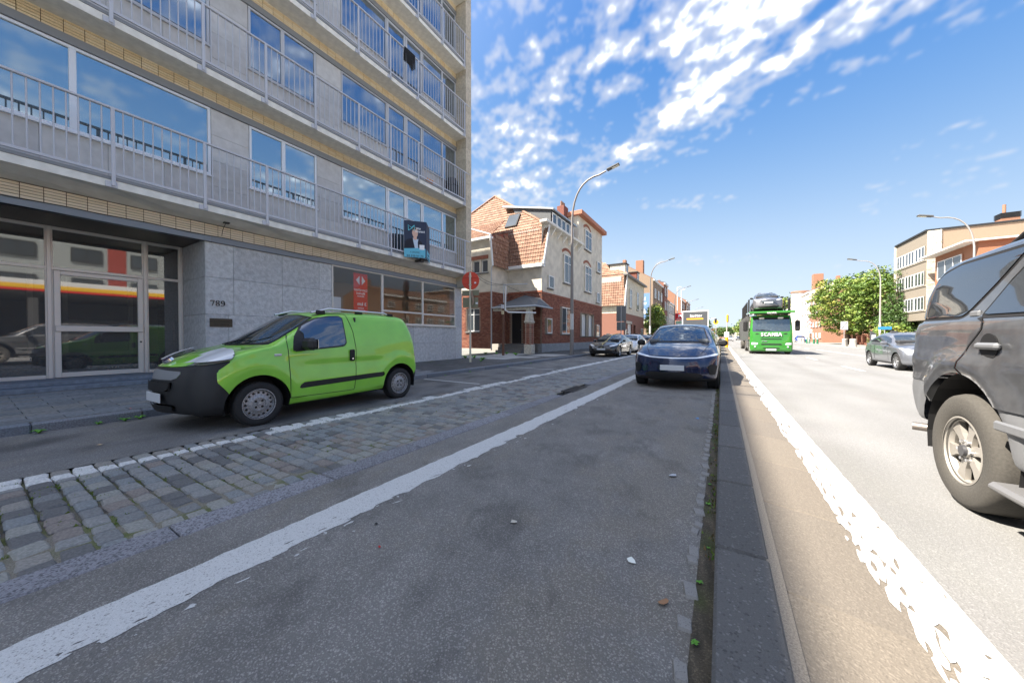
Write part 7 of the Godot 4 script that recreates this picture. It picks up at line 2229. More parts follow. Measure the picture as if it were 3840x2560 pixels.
# ---------------------------------------------------------------- the right side of the street
func right_row() -> void:
	var t := thing("corner_flats", "four storey beige brick block of flats with pale stone corner on the sunny side", "building", V(19.0, 0.1, -55.3))
	var u := V(0, 0, -1)
	var W := 7.6
	var brown := tri_tex(mt(0.29, 0.25, 0.20, 0.9), noise_tex(0.06, 0.6, 1.0, 512, 4, 601, 2.0), 0.8)
	var holes := []
	for f in 3:
		for c in 3: holes.push_back([0.15 + c * 2.36, 4.1 + f * 2.74, 2.35 + c * 2.36, 5.6 + f * 2.74])
	var b := nb()
	holed(b, V(0, 3.0, 0), u, Vector3.UP, W, 9.6, holes.map(func(q): return [q[0], q[1] - 3.0, q[2], q[3] - 3.0]))
	b.quad(V(0, 3.0, 0), V(0, 3.0, -W), V(4, 3.0, -W), V(4, 3.0, 0))
	b.quad(V(0, 3.0, -W), V(8, 3.0, -W), V(8, 12.6, -W), V(0, 12.6, -W))
	part("front_wall", b, brown, t)
	part("ground_storey", nb().span(V(1.2, 0, -0.3), V(8, 3.0, -W + 0.1)), M.stucco, t)
	part("core", nb().span(V(0.4, 3.1, -0.1), V(8, 12.4, -W + 0.1)), M.core, t)
	for q in holes: window(t, V(0, q[1], -q[0]), u, q[2] - q[0], q[3] - q[1], M.white_frame, 3, 0, null, null, 0.08)
	for f in 3: part("sill_band", nb().span(V(-0.08, 3.95 + f * 2.74, 0.0), V(0.03, 4.09 + f * 2.74, -W), 0.02), mt(0.4, 0.35, 0.28), t)
	# rubble stone corner, stone by stone
	var it := []
	R.seed = 61
	for r in 70:
		var y := 3.05 + r * 0.137
		var x := 0.0
		while x < 1.02:
			var w := R.randf_range(0.2, 0.5)
			w = minf(w, 1.05 - x)
			it.push_back([Transform3D(Basis.from_scale(V(w - 0.012, 0.128, 0.1)), V(x + w * 0.5, y + 0.07, 0.05 + R.randf_range(-0.015, 0.02))), 0, R.randi() % 3])
			x += w
		it.push_back([Transform3D(Basis.from_scale(V(0.1, 0.128, 0.5)), V(-0.02, y + 0.07, -W - 0.2 + R.randf_range(-0.02, 0.02))), 0, R.randi() % 3])
	var st := []
	for q in [[0.62, 0.55, 0.45], [0.55, 0.48, 0.38], [0.68, 0.62, 0.52]]: st.push_back(mt(q[0], q[1], q[2], 0.9))
	pieces(t, "corner_stone", "other_corner_stones", it, [nb().box(Vector3.ZERO, Vector3.ONE, 0.06).mesh()], st, 150)
	b = nb()
	b.quad(V(0, 3.0, -0.01), V(9, 3.0, -0.01), V(9, 12.9, -0.01), V(0, 12.7, -0.01))
	b.quad(V(1.2, 0.0, -0.0), V(9, 0.0, -0.0), V(9, 3.0, -0.0), V(1.2, 3.0, -0.0))
	part("side_wall", b, M.far_brick3, t)
	part("roof_edge", nb().span(V(-0.15, 12.6, 0.1), V(9, 12.8, -W - 0.1), 0.02), M.dark, t)
	part("chimney", nb().span(V(5.2, 12.8, -0.4), V(6.4, 13.2, -1.4)).cyl(V(5.5, 13.2, -0.7), V(5.5, 14.6, -0.7), 0.12), M.far_brick, t)
	for i in 5: part("chimney_cowl", nb().span(V(5.15, 13.22 + i * 0.11, -0.35), V(6.45, 13.28 + i * 0.11, -1.45)), M.dark, t)
	# the orange brick neighbour
	t = thing("orange_brick_house", "orange brick house with a broad white window and projecting white eaves", "house", V(19.0, 0.1, -46.5))
	W = 7.0
	b = nb()
	holed(b, V(0, 0, 0), u, Vector3.UP, W, 9.45, [[2.1, 7.0, 6.2, 8.8], [1.0, 3.6, 3.0, 5.4], [4.0, 3.6, 6.2, 5.4], [1.0, 0.4, 5.0, 2.8]])
	b.quad(V(0, 0, 0), V(0, 9.45, 0), V(9, 9.45, 0), V(9, 0, 0))
	b.quad(V(0, 0, -W), V(9, 0, -W), V(9, 9.45, -W), V(0, 9.45, -W))
	part("wall", b, tri_tex(mt(0.42, 0.19, 0.105, 0.9), M.far_brick.albedo_texture, 0.6), t)
	part("core", nb().span(V(0.4, 0, -0.2), V(9, 9.2, -W + 0.2)), M.core, t)
	window(t, V(0, 7.0, -2.1), u, 4.1, 1.8, M.white_frame, 3)
	window(t, V(0, 3.6, -1.0), u, 2.0, 1.8, M.white_frame, 2)
	window(t, V(0, 3.6, -4.0), u, 2.2, 1.8, M.white_frame, 2)
	window(t, V(0, 0.4, -1.0), u, 4.0, 2.4, M.white_frame, 3)
	part("window_band", nb().span(V(-0.07, 6.8, -1.95), V(0.02, 7.0, -6.35), 0.02), M.white_frame, t)
	part("eaves", nb().span(V(-0.9, 9.45, 0.3), V(9, 9.6, -W - 0.9), 0.02), mt(0.72, 0.7, 0.66), t)
	# nearer terraces hidden from here by the big car, mirrored in the shop window
	row_house("terraced_house", "orange brick terraced house with white windows behind the dark sport utility", 19.0, 33.0, 46.3, 7.6, 9.2, 10.0, M.far_brick, M.tiles[2], -1.0, 3, 5)
	# white stucco houses beyond the trees
	t = row_house("stucco_house", "white stucco house with rounded tower behind the plane tree", 17.5, 104.0, 116.0, 11.8, 14.0, 10.0, M.stucco, M.tiles[0], -1.0, 4, 4)
	part("tower", nb().cyl(V(0, 0, -11.0), V(0, 12.6, -11.0), 1.9, 1.9, 20), M.stucco, t)
	part("tower_roof", nb().cyl(V(0, 12.6, -11.0), V(0, 13.0, -11.0), 2.1, 1.9, 20), M.tiles[2], t)
	part("stack", nb().span(V(1.0, 12.4, -2.0), V(2.8, 16.0, -4.0), 0.03), M.far_brick, t)
	row_house("tall_brick_house", "tall brick house rising above the leaves of the plane tree", 17.5, 92.0, 103.8, 10.0, 11.6, 10.0, M.far_brick, M.tiles[2], -1.0, 4, 4)
	row_house("red_gabled_house", "orange and white house beyond the stucco tower", 17.0, 117.0, 132.0, 9.5, 12.0, 10.0, M.far_brick, M.tiles[2], -1.0, 3, 5, M.stucco)
	row_house("distant_house", "distant pale house closing the right row", 16.0, 180.0, 260.0, 9.0, 11.0, 10.0, M.stucco, M.tiles[1], -1.0, 3, 8)
	row_house("garden_house", "house with a low dark roof half hidden behind the conifer", 21.5, 64.5, 76.0, 6.6, 9.8, 10.0, M.far_brick3, M.slate, -1.0, 2, 3)
	# lattice garden wall
	t = thing("garden_wall", "red brick garden wall with open lattice panels under the plane tree", "wall", V(17.6, 0.1, -64.0))
	for i in 6:
		part("pier", nb().box(V(0, 0.75, -i * 2.2), V(0.36, 1.5, 0.36), 0.02), M.bricks[0], t)
		if i < 5:
			part("base_course", nb().span(V(-0.12, 0, -i * 2.2 - 0.18), V(0.12, 0.35, -i * 2.2 - 2.02)), M.bricks[1], t)
			part("coping", nb().span(V(-0.14, 1.22, -i * 2.2 - 0.18), V(0.14, 1.34, -i * 2.2 - 2.02), 0.01), M.bricks[3], t)
			for r in 6:
				for c in 7: part("lattice_brick", nb().box(V(0, 0.42 + r * 0.14, -i * 2.2 - 0.34 - c * 0.26 - (0.13 if r % 2 else 0.0)), V(0.10, 0.06, 0.19), 0.004), M.bricks[(r + c) % 5], t)

func gas_station() -> void:                                    # opposite the flats; its canopy shows in the entrance glass
	var t := thing("petrol_station", "petrol station canopy with yellow and red fascia mirrored in the entrance glass", "canopy", V(17.0, 0.1, 10.0))
	part("fascia_white", nb().span(V(-2.0, 4.9, 14.0), V(10.0, 5.25, -26.0), 0.02), mt(0.72, 0.72, 0.7, 0.5), t)
	part("fascia_yellow", nb().span(V(-2.03, 4.60, 14.03), V(10.03, 4.9, -26.03), 0.02), mt(0.82, 0.48, 0.02, 0.5), t)
	part("fascia_red", nb().span(V(-2.01, 4.45, 14.01), V(10.01, 4.60, -26.01), 0.01), mt(0.72, 0.02, 0.02, 0.5), t)
	for z in [3.0, -6.0, -13.0]: part("column", nb().span(V(3.0, 0, z), V(3.5, 4.3, z - 0.5), 0.02), mt(0.6, 0.6, 0.6), t)
	part("canopy_underside", nb().span(V(-1.9, 4.35, 13.9), V(9.9, 4.449, -25.9)), mt(0.10, 0.095, 0.09, 0.8), t)
	part("added_dark_wall", nb().span(V(6.0, 0.0, 16.0), V(10.0, 4.19, -28.0)), mt(0.035, 0.033, 0.033, 0.5), t)  # dark wall added under the canopy so its mirrored view goes dark
	t = thing("panelled_flats", "grey and red panelled flats behind the petrol station", "building", V(28.0, 0.1, 12.0))
	var b := nb()
	var holes := []
	for f in 3:
		for c in 7: holes.push_back([2.0 + c * 4.0, 5.6 + f * 3.0, 4.0 + c * 4.0, 7.0 + f * 3.0])
	holed(b, V(0, 0, 0), V(0, 0, -1), Vector3.UP, 30.0, 15.0, holes)
	part("wall", b, mt(0.24, 0.26, 0.26, 0.8), t)
	for c in 4: part("red_panel", nb().span(V(-0.04, 5.0, -4.4 - c * 8.0), V(0.0, 15.0, -5.7 - c * 8.0)), mt(0.24, 0.035, 0.025, 0.7), t)
	part("core", nb().span(V(0.3, 0, -0.1), V(8, 15, -29.9)), M.core, t)
	for q in holes: window(t, V(0, q[1], -q[0]), V(0, 0, -1), q[2] - q[0], q[3] - q[1], M.dark, 2)

# ---------------------------------------------------------------- trees
func tree(called: String, label: String, at: Vector3, h: float, spread: Vector3, crown_y: float, n: int, leaf: float, cols: Array, sd: int, conifer := false, group := "") -> Node3D:
	var t := thing(called, label, "tree", at, 0.0, group)
	var r := RandomNumberGenerator.new()
	r.seed = sd
	var bark := tri_tex(mt(0.12, 0.09, 0.065, 0.95), M.slate.albedo_texture, 1.5)
	part("trunk", nb().tube([V(0, 0, 0), V(0.1, h * 0.25, 0.05), V(-0.05, h * 0.55, 0), V(0.0, h * 0.85, 0.0)], [h * 0.03, h * 0.024, h * 0.015, 0.03], 10), bark, t)
	for i in 7:
		var a := TAU * i / 7.0 + r.randf() * 0.5
		var y0 := h * r.randf_range(0.25, 0.55)
		part("limb", nb().tube([V(0, y0, 0), V(cos(a) * spread.x * 0.35, y0 + h * 0.14, sin(a) * spread.z * 0.35), V(cos(a) * spread.x * 0.7, y0 + h * r.randf_range(0.15, 0.3), sin(a) * spread.z * 0.7)], [h * 0.012, h * 0.008, 0.02], 6), bark, t)
	# clumps through the crown's volume, leaves in each
	var v := PackedVector3Array(); var nn := PackedVector3Array(); var cc := PackedColorArray()
	var clumps := []
	var k := 0
	while clumps.size() < n and k < n * 20:
		k += 1
		var p := V(r.randf_range(-1, 1), r.randf_range(-1, 1), r.randf_range(-1, 1))
		if conifer:
			var y := (p.y + 1.0) * 0.5
			if Vector2(p.x, p.z).length() > (1.0 - y) * 0.95 + 0.08 + 0.1 * sin(y * 40.0): continue
		elif p.length() > 1.0 + 0.18 * nz(p.x * 1.3 + sd, p.y * 1.3 + p.z * 1.7, 1.0) or p.length() < 0.45: continue
		clumps.push_back(V(p.x * spread.x, crown_y + p.y * spread.y, p.z * spread.z))
	for c in clumps:
		var base: Color = cols[r.randi() % cols.size()]
		var cr := leaf * r.randf_range(2.2, 4.2)
		for i in 26:
			var d := V(r.randfn(), r.randfn() * 0.55, r.randfn()) * cr * 0.55
			if conifer: d = V(r.randfn() * 0.8, r.randfn() * 0.3 - absf(r.randfn()) * 0.3, r.randfn() * 0.8) * cr * 0.6
			var p: Vector3 = c + d
			var nrm := (V(r.randfn() * 0.6, 0.8 + r.randfn() * 0.4, r.randfn() * 0.6) + d.normalized() * 0.5).normalized()
			var e := nrm.cross(V(r.randfn(), r.randfn(), r.randfn())).normalized()
			var f := nrm.cross(e)
			var s := leaf * r.randf_range(0.6, 1.25)
			if conifer: f *= 0.5
			var g := r.randf_range(0.75, 1.2)
			var col := Color(base.r * g, base.g * g, base.b * g)
			for q in [p - e * s, p + f * s * 0.6 - e * 0.1 * s, p + e * s, p - e * s, p + e * s, p - f * s * 0.6]:
				v.push_back(q); nn.push_back(nrm); cc.push_back(col)
	var arr := []
	arr.resize(Mesh.ARRAY_MAX)
	arr[Mesh.ARRAY_VERTEX] = v; arr[Mesh.ARRAY_NORMAL] = nn; arr[Mesh.ARRAY_COLOR] = cc
	var m := ArrayMesh.new()
	m.add_surface_from_arrays(Mesh.PRIMITIVE_TRIANGLES, arr)
	partm("crown", m, M.leaf, t)
	return t

func trees() -> void:
	M.leaf = vmat(0.6)
	M.leaf.backlight_enabled = true; M.leaf.backlight = Color(0.35, 0.42, 0.12)
	var g := [Color(0.15, 0.22, 0.03), Color(0.11, 0.19, 0.028), Color(0.20, 0.26, 0.045), Color(0.09, 0.15, 0.025), Color(0.26, 0.27, 0.05)]
	var dk := [Color(0.06, 0.12, 0.022), Color(0.08, 0.15, 0.03), Color(0.05, 0.10, 0.025)]
	tree("plane_tree", "broad yellow-green plane tree in front of the stucco houses", V(16.6, 0.1, -72.0), 11.0, V(4.6, 4.6, 6.2), 6.2, 620, 0.17, g, 1)
	tree("leafy_tree", "full green tree between the plane tree and the conifer", V(18.0, 0.1, -66.0), 10.6, V(3.0, 4.3, 3.8), 6.2, 420, 0.16, g.slice(0, 4), 2)
	tree("conifer", "dark green conifer beside the block of flats", V(18.6, 0.1, -61.0), 9.5, V(2.6, 4.6, 2.6), 4.8, 420, 0.15, dk, 3, true)
	tree("garden_bush", "bright green bush at the foot of the block of flats", V(17.4, 0.1, -59.0), 3.0, V(1.2, 1.1, 2.2), 1.7, 120, 0.14, g, 4)
	tree("front_garden_tree", "small fresh green tree in front of the brick house with the advertisement", V(-9.9, 0.1, -64.0), 7.0, V(1.5, 3.1, 3.4), 3.6, 240, 0.17, g, 5)
	tree("roadside_tree", "round distant tree above the houses behind the car transporter", V(20.0, 0.1, -150.0), 15.0, V(9.0, 5.0, 9.0), 10.0, 160, 0.45, g, 6)
	tree("roadside_tree", "dark distant tree beside the billboard", V(-8.0, 0.1, -190.0), 11.0, V(4.0, 4.5, 7.0), 6.0, 110, 0.42, dk, 7)
	tree("roadside_tree", "dark distant tree where the road bends away", V(3.0, 0.0, -380.0), 12.0, V(9.0, 4.5, 6.0), 6.0, 110, 0.6, dk, 9)
	tree("roadside_tree", "light green distant tree at the end of the right row", V(13.0, 0.1, -260.0), 13.0, V(6.0, 5.0, 9.0), 7.0, 120, 0.5, g, 8)

# ---------------------------------------------------------------- street furniture
func lamp_post(at: Vector3, label: String, reach: float, h0: float, h1: float, group: String) -> Node3D:
	var t := thing("street_lamp", label, "street lamp", at, 0.0, group)
	var pole := mt(0.22, 0.20, 0.19, 0.5, 0.3) if reach > 0.0 else mt(0.40, 0.38, 0.36, 0.5, 0.3)
	var th := 1.0 if reach > 0.0 else 0.72
	part("base", nb().cyl(V(0, 0, 0), V(0, 1.6, 0), 0.13 * th, 0.12 * th, 14), pole, t)
	part("painted_band", nb().cyl(V(0, 1.6, 0), V(0, 2.6, 0), 0.115 * th, 0.11 * th, 14), mt(0.55, 0.55, 0.53, 0.7), t)
	var s := signf(reach)
	var pts := [V(0, 2.6, 0), V(0, h0 * 0.7, 0), V(0, h0, 0)]
	var rad := [0.105, 0.085, 0.07]
	for i in range(1, 9):
		var a := i / 8.0
		pts.push_back(V(reach * (a * a * 0.55 + a * 0.10), lerpf(h0, h1 - 0.25, 1.0 - (1.0 - a) * (1.0 - a)), 0)); rad.push_back(0.065 - 0.015 * a)
	pts.push_back(V(reach * 0.80, h1 - 0.12, 0)); rad.push_back(0.045)
	part("mast", nb().tube(pts, rad.map(func(q): return q * th), 10), pole, t)
	var hd := nb()
	hd.x = Transform3D(Basis(Vector3.BACK, s * 0.24), V(reach * 0.95, h1 + 0.0, 0))
	hd.box(Vector3.ZERO, V(0.75, 0.10, 0.30), 0.03)
	part("lamp_head", hd, mt(0.10, 0.10, 0.10, 0.5), t)
	var gl := nb()
	gl.x = hd.x
	gl.box(V(s * 0.12, -0.055, 0), V(0.40, 0.012, 0.22), 0.003)
	part("lamp_glass", gl, mt(0.75, 0.72, 0.6, 0.3), t)
	return t

func post(b: B, x: float, z: float, h: float, r := 0.035) -> B: return b.cyl(V(x, 0, z), V(x, h, z), r, -1, 10)

func furniture() -> void:
	var first := lamp_post(V(-8.1, 0.12, -20.5), "tall grey street lamp with curved arm beside the black fastback", 2.7, 8.6, 11.2, "street lamps of the left row")
	var by := ["street lamp before the cream house with the white garage", "street lamp beside the brick house with the painted advertisement", "street lamp before the white fronted bay house", "street lamp before the pale shop storey", "street lamp beyond the fuel station board", "street lamp before the low orange brick house", "last small street lamp of the left row"]
	for i in 7: dup(first, V(-8.1, 0.12, -[48.5, 76.5, 104.0, 132.0, 160.0, 190.0, 225.0][i]), 0.0, by[i])
	var rl := lamp_post(V(14.0, 0.1, -50.0), "slender street lamp with curved arm in front of the plane tree and conifer", -2.3, 7.0, 9.4, "street lamps of the right row")
	dup(rl, V(14.0, 0.1, -34.7), 0.0, "street lamp whose arm crosses the corner flats and orange brick house")
	dup(rl, V(14.0, 0.1, -120.0), 0.0, "distant street lamp above the transporter before the white stucco house")
	# round sign seen from behind
	var alu := mt(0.60, 0.57, 0.47, 0.45, 0.2)
	var t := thing("no_entry_sign", "round red sign and two plates seen from behind on a pale post", "sign", V(-9.6, 0.12, -12.07), 0.35)
	part("post", post(nb(), 0, 0, 4.0, 0.045), mt(0.62, 0.58, 0.45, 0.5), t)
	var b := nb()
	b.x = Transform3D(Basis(Vector3.RIGHT, PI / 2), V(0, 3.65, -0.06))
	b.lathe([Vector2(0.0, -0.012), Vector2(0.40, -0.012), Vector2(0.405, 0.0), Vector2(0.40, 0.012), Vector2(0.0, 0.012)], 36)
	part("disc", b, mt(0.62, 0.055, 0.025, 0.55), t)
	for y in [3.50, 3.78]: part("stiffener", nb().span(V(-0.36, y - 0.015, -0.046), V(0.36, y + 0.015, -0.03), 0.004), mt(0.48, 0.04, 0.02, 0.6), t)
	for y in [3.46, 3.84]: part("clamp", nb().box(V(0, y, -0.01), V(0.13, 0.03, 0.11), 0.005), alu, t)
	part("plate", nb().span(V(-0.40, 2.98, -0.055), V(0.40, 3.22, -0.035), 0.005), mt(0.20, 0.19, 0.12, 0.6), t)
	part("plate", nb().span(V(-0.36, 2.45, -0.056), V(0.36, 2.90, -0.036), 0.005), mt(0.21, 0.20, 0.125, 0.6), t)
	part("sticker", nb().cyl(V(0.22, 3.55, -0.045), V(0.22, 3.55, -0.04), 0.05, -1, 14), mt(0.7, 0.7, 0.7), t)
	part("sticker", nb().span(V(0.24, 2.60, -0.034), V(0.35, 2.68, -0.032)), mt(0.7, 0.7, 0.72), t)
	part("rag", nb().tube([V(0.06, 3.2, 0.03), V(0.10, 3.0, 0.05), V(0.15, 2.75, 0.04), V(0.12, 2.55, 0.05)], [0.03, 0.055, 0.06, 0.03], 7), mt(0.30, 0.22, 0.16, 0.95), t)
	# rusty service pole with wires
	t = thing("service_pole", "rust brown cable pole with white conduit in front of the porch", "pole", V(-11.25, 0.12, -17.33))
	part("post", nb().span(V(-0.06, 0, -0.06), V(0.06, 3.2, 0.06), 0.01), tri_tex(mt(0.16, 0.075, 0.045, 0.85), M.slate.albedo_texture, 2.0), t)
	part("mast", nb().tube([V(0.03, 3.2, 0), V(0.03, 4.3, 0)], 0.03, 8), M.zinc, t)
	part("cross_arm", nb().tube([V(0.0, 4.28, 0), V(1.35, 4.30, -0.6)], 0.025, 8), M.zinc, t)
	part("conduit", nb().tube([V(0.18, 4.2, 0), V(0.14, 2.75, 0), V(0.3, 2.62, -0.1), V(1.6, 2.6, -1.2)], 0.05, 8), mt(0.66, 0.66, 0.64, 0.6), t)
	part("junction_box", nb().box(V(0.02, 2.95, 0.09), V(0.16, 0.24, 0.08), 0.01), mt(0.6, 0.62, 0.66), t)
	part("junction_box", nb().box(V(0.02, 2.6, 0.09), V(0.14, 0.22, 0.08), 0.01), mt(0.62, 0.54, 0.35), t)
	t = thing("overhead_cable", "thin black cable strung from the flats to the cable pole", "cable")
	for k in 2:
		var pts := []
		for i in 13:
			var a := i / 12.0
			pts.push_back(V(lerpf(-11.1, -11.2, a), lerpf(4.75 - k * 0.1, 4.42, a) - 0.25 * sin(a * PI) * (1.0 + k * 0.3), lerpf(-14.0, -17.33, a)))
		part("strand", nb().tube(pts, 0.012, 5), M.dark, t)
	var pts2 := []
	for i in 13:
		var a := i / 12.0
		pts2.push_back(V(lerpf(-11.2, -11.05, a), lerpf(4.4, 4.5, a) - 0.3 * sin(a * PI), lerpf(-17.33, -24.0, a)))
	part("strand", nb().tube(pts2, 0.012, 5), M.dark, t)
	# plates seen from behind
	t = thing("direction_sign", "two grey sign boards seen from behind on a thin post", "sign", V(-8.1, 0.12, -33.0))
	part("post", post(nb(), 0, 0, 4.1, 0.04), M.zinc, t)
	part("board", nb().span(V(-0.45, 2.6, -0.05), V(0.45, 4.05, -0.03), 0.01), mt(0.16, 0.17, 0.18, 0.5, 0.3), t)
	part("board", nb().span(V(-0.42, 1.75, -0.05), V(0.42, 2.55, -0.03), 0.01), mt(0.16, 0.17, 0.18, 0.5, 0.3), t)
	# median beacon and its posts
	t = thing("median_beacon", "yellow bollard with white box and yellow sign at the end of the median", "bollard", V(0.55, 0.05, -46.0))
	part("bollard", nb().lathe([Vector2(0.16, 0.0), Vector2(0.16, 1.15), Vector2(0.0, 1.15)], 16), mt(0.80, 0.42, 0.02, 0.5), t)
	part("box", nb().box(V(0, 1.45, 0), V(0.5, 0.6, 0.3), 0.05), mt(0.8, 0.8, 0.78, 0.5), t)
	part("post", nb().cyl(V(0, 1.7, 0), V(0, 3.0, 0), 0.05), alu, t)
	part("signal_board", nb().box(V(0.05, 3.3, 0), V(0.22, 0.9, 0.22), 0.08), mt(0.72, 0.36, 0.02, 0.5), t)
	t = thing("traffic_light", "distant traffic light on a mast arm over the road", "traffic light", V(-1.2, 0.0, -100.0))
	part("post", nb().tube([V(-3.0, 0, 0), V(-3.0, 5.6, 0), V(0, 5.9, 0)], 0.08, 8), M.zinc, t)
	part("signal_head", nb().box(V(0, 5.3, 0), V(0.5, 1.2, 0.3), 0.08), M.dark, t)
	# bollards on the right pavement
	var bo := thing("concrete_bollard", "squat grey concrete bollard on the right pavement", "bollard", V(12.9, 0.1, -53.4), 0.0, "concrete bollards at the crossing")
	part("body", nb().lathe([Vector2(0.24, 0.0), Vector2(0.21, 0.75), Vector2(0.23, 0.80), Vector2(0.20, 0.92), Vector2(0.0, 0.95)], 16), tri_tex(mt(0.45, 0.43, 0.39, 0.9), M.slate.albedo_texture, 2.0), bo)
	part("collar", nb().cyl(V(0, 0.6, 0), V(0, 0.68, 0), 0.225), mt(0.3, 0.29, 0.27), bo)
	for q in [[13.1, 55.0], [12.9, 57.0], [13.3, 58.4], [13.6, 86.0], [13.6, 88.5], [13.7, 91.0]]: dup(bo, V(q[0], 0.1, -q[1]))
	var gb := thing("green_bollard", "slim green and white bollard on the far right pavement", "bollard", V(13.4, 0.1, -76.0), 0.0, "green bollards")
	part("body", nb().cyl(V(0, 0, 0), V(0, 1.1, 0), 0.14, 0.12, 12), mt(0.02, 0.16, 0.08, 0.5), gb)
	part("band", nb().cyl(V(0, 0.8, 0), V(0, 0.95, 0), 0.135, 0.13, 12), mt(0.75, 0.76, 0.75), gb)
	for q in [[13.5, 74.0], [13.4, 79.5], [13.3, 81.0]]: dup(gb, V(q[0], 0.1, -q[1]))
	t = thing("end_of_zone_sign", "white board with a black diagonal bar on a grey post", "sign", V(13.0, 0.1, -57.6))
	part("post", post(nb(), 0, 0, 3.0), M.zinc, t)
	part("board", nb().span(V(-0.33, 2.05, 0.04), V(0.33, 3.05, 0.06), 0.01), mt(0.66, 0.68, 0.68), t)
	part("bar", nb().ext(PackedVector2Array([Vector2(-0.30, 2.12), Vector2(-0.24, 2.08), Vector2(0.30, 2.98), Vector2(0.24, 3.02)]), 0.0605, 0.064), M.dark, t)
	t = thing("warning_sign", "red triangle over a round and a blue square sign on one post", "sign", V(13.0, 0.1, -77.2))
	part("post", post(nb(), 0, 0, 4.3), M.zinc, t)
	part("triangle", nb().ext(PackedVector2Array([Vector2(-0.5, 3.4), Vector2(0.5, 3.4), Vector2(0, 4.25)]), 0.04, 0.06), mt(0.6, 0.03, 0.03), t)
	part("triangle_face", nb().ext(PackedVector2Array([Vector2(-0.32, 3.5), Vector2(0.32, 3.5), Vector2(0, 4.05)]), 0.061, 0.064), mt(0.8, 0.8, 0.8), t)
	part("disc", nb().cyl(V(0, 2.95, 0.04), V(0, 2.95, 0.06), 0.36, -1, 24), mt(0.6, 0.03, 0.03), t)
	part("disc_face", nb().cyl(V(0, 2.95, 0.061), V(0, 2.95, 0.064), 0.26, -1, 24), mt(0.8, 0.8, 0.8), t)
	part("square", nb().span(V(-0.36, 1.75, 0.04), V(0.36, 2.5, 0.06)), mt(0.72, 0.74, 0.76), t)
	text("P", 0.5, V(0, 1.98, 0.063), Basis.IDENTITY, mt(0.03, 0.12, 0.5), t, "letter", true)
	t = thing("ticket_machine", "slim grey parking ticket machine with a slanted top", "ticket machine", V(13.4, 0.1, -49.6))
	part("cabinet", nb().ext(PackedVector2Array([Vector2(-0.2, 0), Vector2(0.2, 0), Vector2(0.2, 1.5), Vector2(-0.2, 1.75)]), -0.16, 0.16), mt(0.06, 0.065, 0.075, 0.4), t)
	part("notice", nb().span(V(-0.15, 0.8, 0.161), V(0.15, 1.35, 0.166)), mt(0.72, 0.74, 0.76), t)
	t = thing("street_name_sign", "small blue street name plate on a post beside the conifer", "sign", V(13.2, 0.1, -46.0))
	part("post", post(nb(), 0, 0, 2.1), M.zinc, t)
	part("board", nb().span(V(-0.45, 1.85, 0.04), V(0.45, 2.12, 0.06), 0.005), mt(0.02, 0.20, 0.55), t)
	# shop and fuel signs of the left row
	t = thing("supermarket_sign", "red supermarket sign with white lion emblem on a post", "sign", V(-8.6, 0.1, -93.0))
	part("post", nb().cyl(V(0, 0, 0), V(0, 5.3, 0), 0.12), M.white_frame, t)
	part("board", nb().box(V(0, 6.1, 0), V(2.3, 1.75, 0.3), 0.08), mt(0.55, 0.012, 0.02, 0.4), t)
	part("emblem", nb().ext(PackedVector2Array([Vector2(-0.55, 5.95), Vector2(-0.35, 6.05), Vector2(-0.4, 6.7), Vector2(0.1, 6.62), Vector2(0.5, 6.72), Vector2(0.45, 6.3), Vector2(0.6, 5.98), Vector2(0.25, 6.0), Vector2(0.15, 6.25), Vector2(-0.1, 6.25), Vector2(-0.2, 5.95)]), 0.151, 0.16), mt(0.85, 0.85, 0.85), t)
	text("DELHAIZE", 0.34, V(0, 5.48, 0.155), Basis.IDENTITY, mt(0.85, 0.85, 0.85), t, "lettering", true)
	part("lower_board", nb().box(V(0.1, 4.5, 0), V(2.2, 1.1, 0.25), 0.03), mt(0.62, 0.64, 0.62), t)
	part("green_band", nb().span(V(-0.9, 4.6, 0.126), V(0.3, 4.85, 0.13)), mt(0.05, 0.4, 0.1), t)
	var fp := thing("flag_pole", "white flag pole with hanging banner beside the supermarket", "flag pole", V(-9.3, 0.1, -93.5), 0.0, "white flag poles")
	part("pole", nb().cyl(V(0, 0, 0), V(0, 13.5, 0), 0.10, 0.08, 10), mt(0.8, 0.8, 0.8, 0.4), fp)
	part("arm", nb().cyl(V(0, 13.4, 0), V(0.9, 13.5, 0), 0.05), mt(0.8, 0.8, 0.8, 0.4), fp)
	dup(fp, V(-8.9, 0.1, -99.0))
	t = thing("fuel_sign", "white fuel station board with a blue oval ring", "sign", V(-7.4, 0.1, -150.0))
	part("board", nb().span(V(-1.6, 3.0, -0.2), V(1.5, 8.2, 0.2), 0.05), mt(0.78, 0.78, 0.78), t)
	var ov := []
	for i in 25: ov.push_back(V(cos(TAU * i / 24.0) * 1.25, 6.9 + sin(TAU * i / 24.0) * 0.8, 0.22))
	part("oval", nb().tube(ov, 0.09, 6), mt(0.02, 0.05, 0.4), t)
	text("ESSO", 0.9, V(0, 6.55, 0.22), Basis.IDENTITY, mt(0.6, 0.02, 0.03), t, "lettering", true)
	part("red_band", nb().span(V(-1.4, 4.4, 0.21), V(1.3, 5.0, 0.22)), mt(0.6, 0.02, 0.03), t)
	t = thing("billboard", "dark billboard with orange print behind the parked cars", "billboard", V(-3.2, 0.1, -66.0))
	part("legs", nb().span(V(-2.2, 0, -0.1), V(-2.0, 2.6, 0.1)).span(V(0.8, 0, -0.1), V(1.0, 2.6, 0.1)).span(V(-2.2, 2.4, -0.1), V(1.0, 2.6, 0.1)), M.white_frame, t)
	part("frame", nb().span(V(-2.6, 2.6, -0.1), V(1.4, 5.6, 0.1), 0.03), M.white_frame, t)
	part("print", nb().span(V(-2.45, 2.75, 0.101), V(1.25, 5.45, 0.11)), mt(0.07, 0.075, 0.085), t)
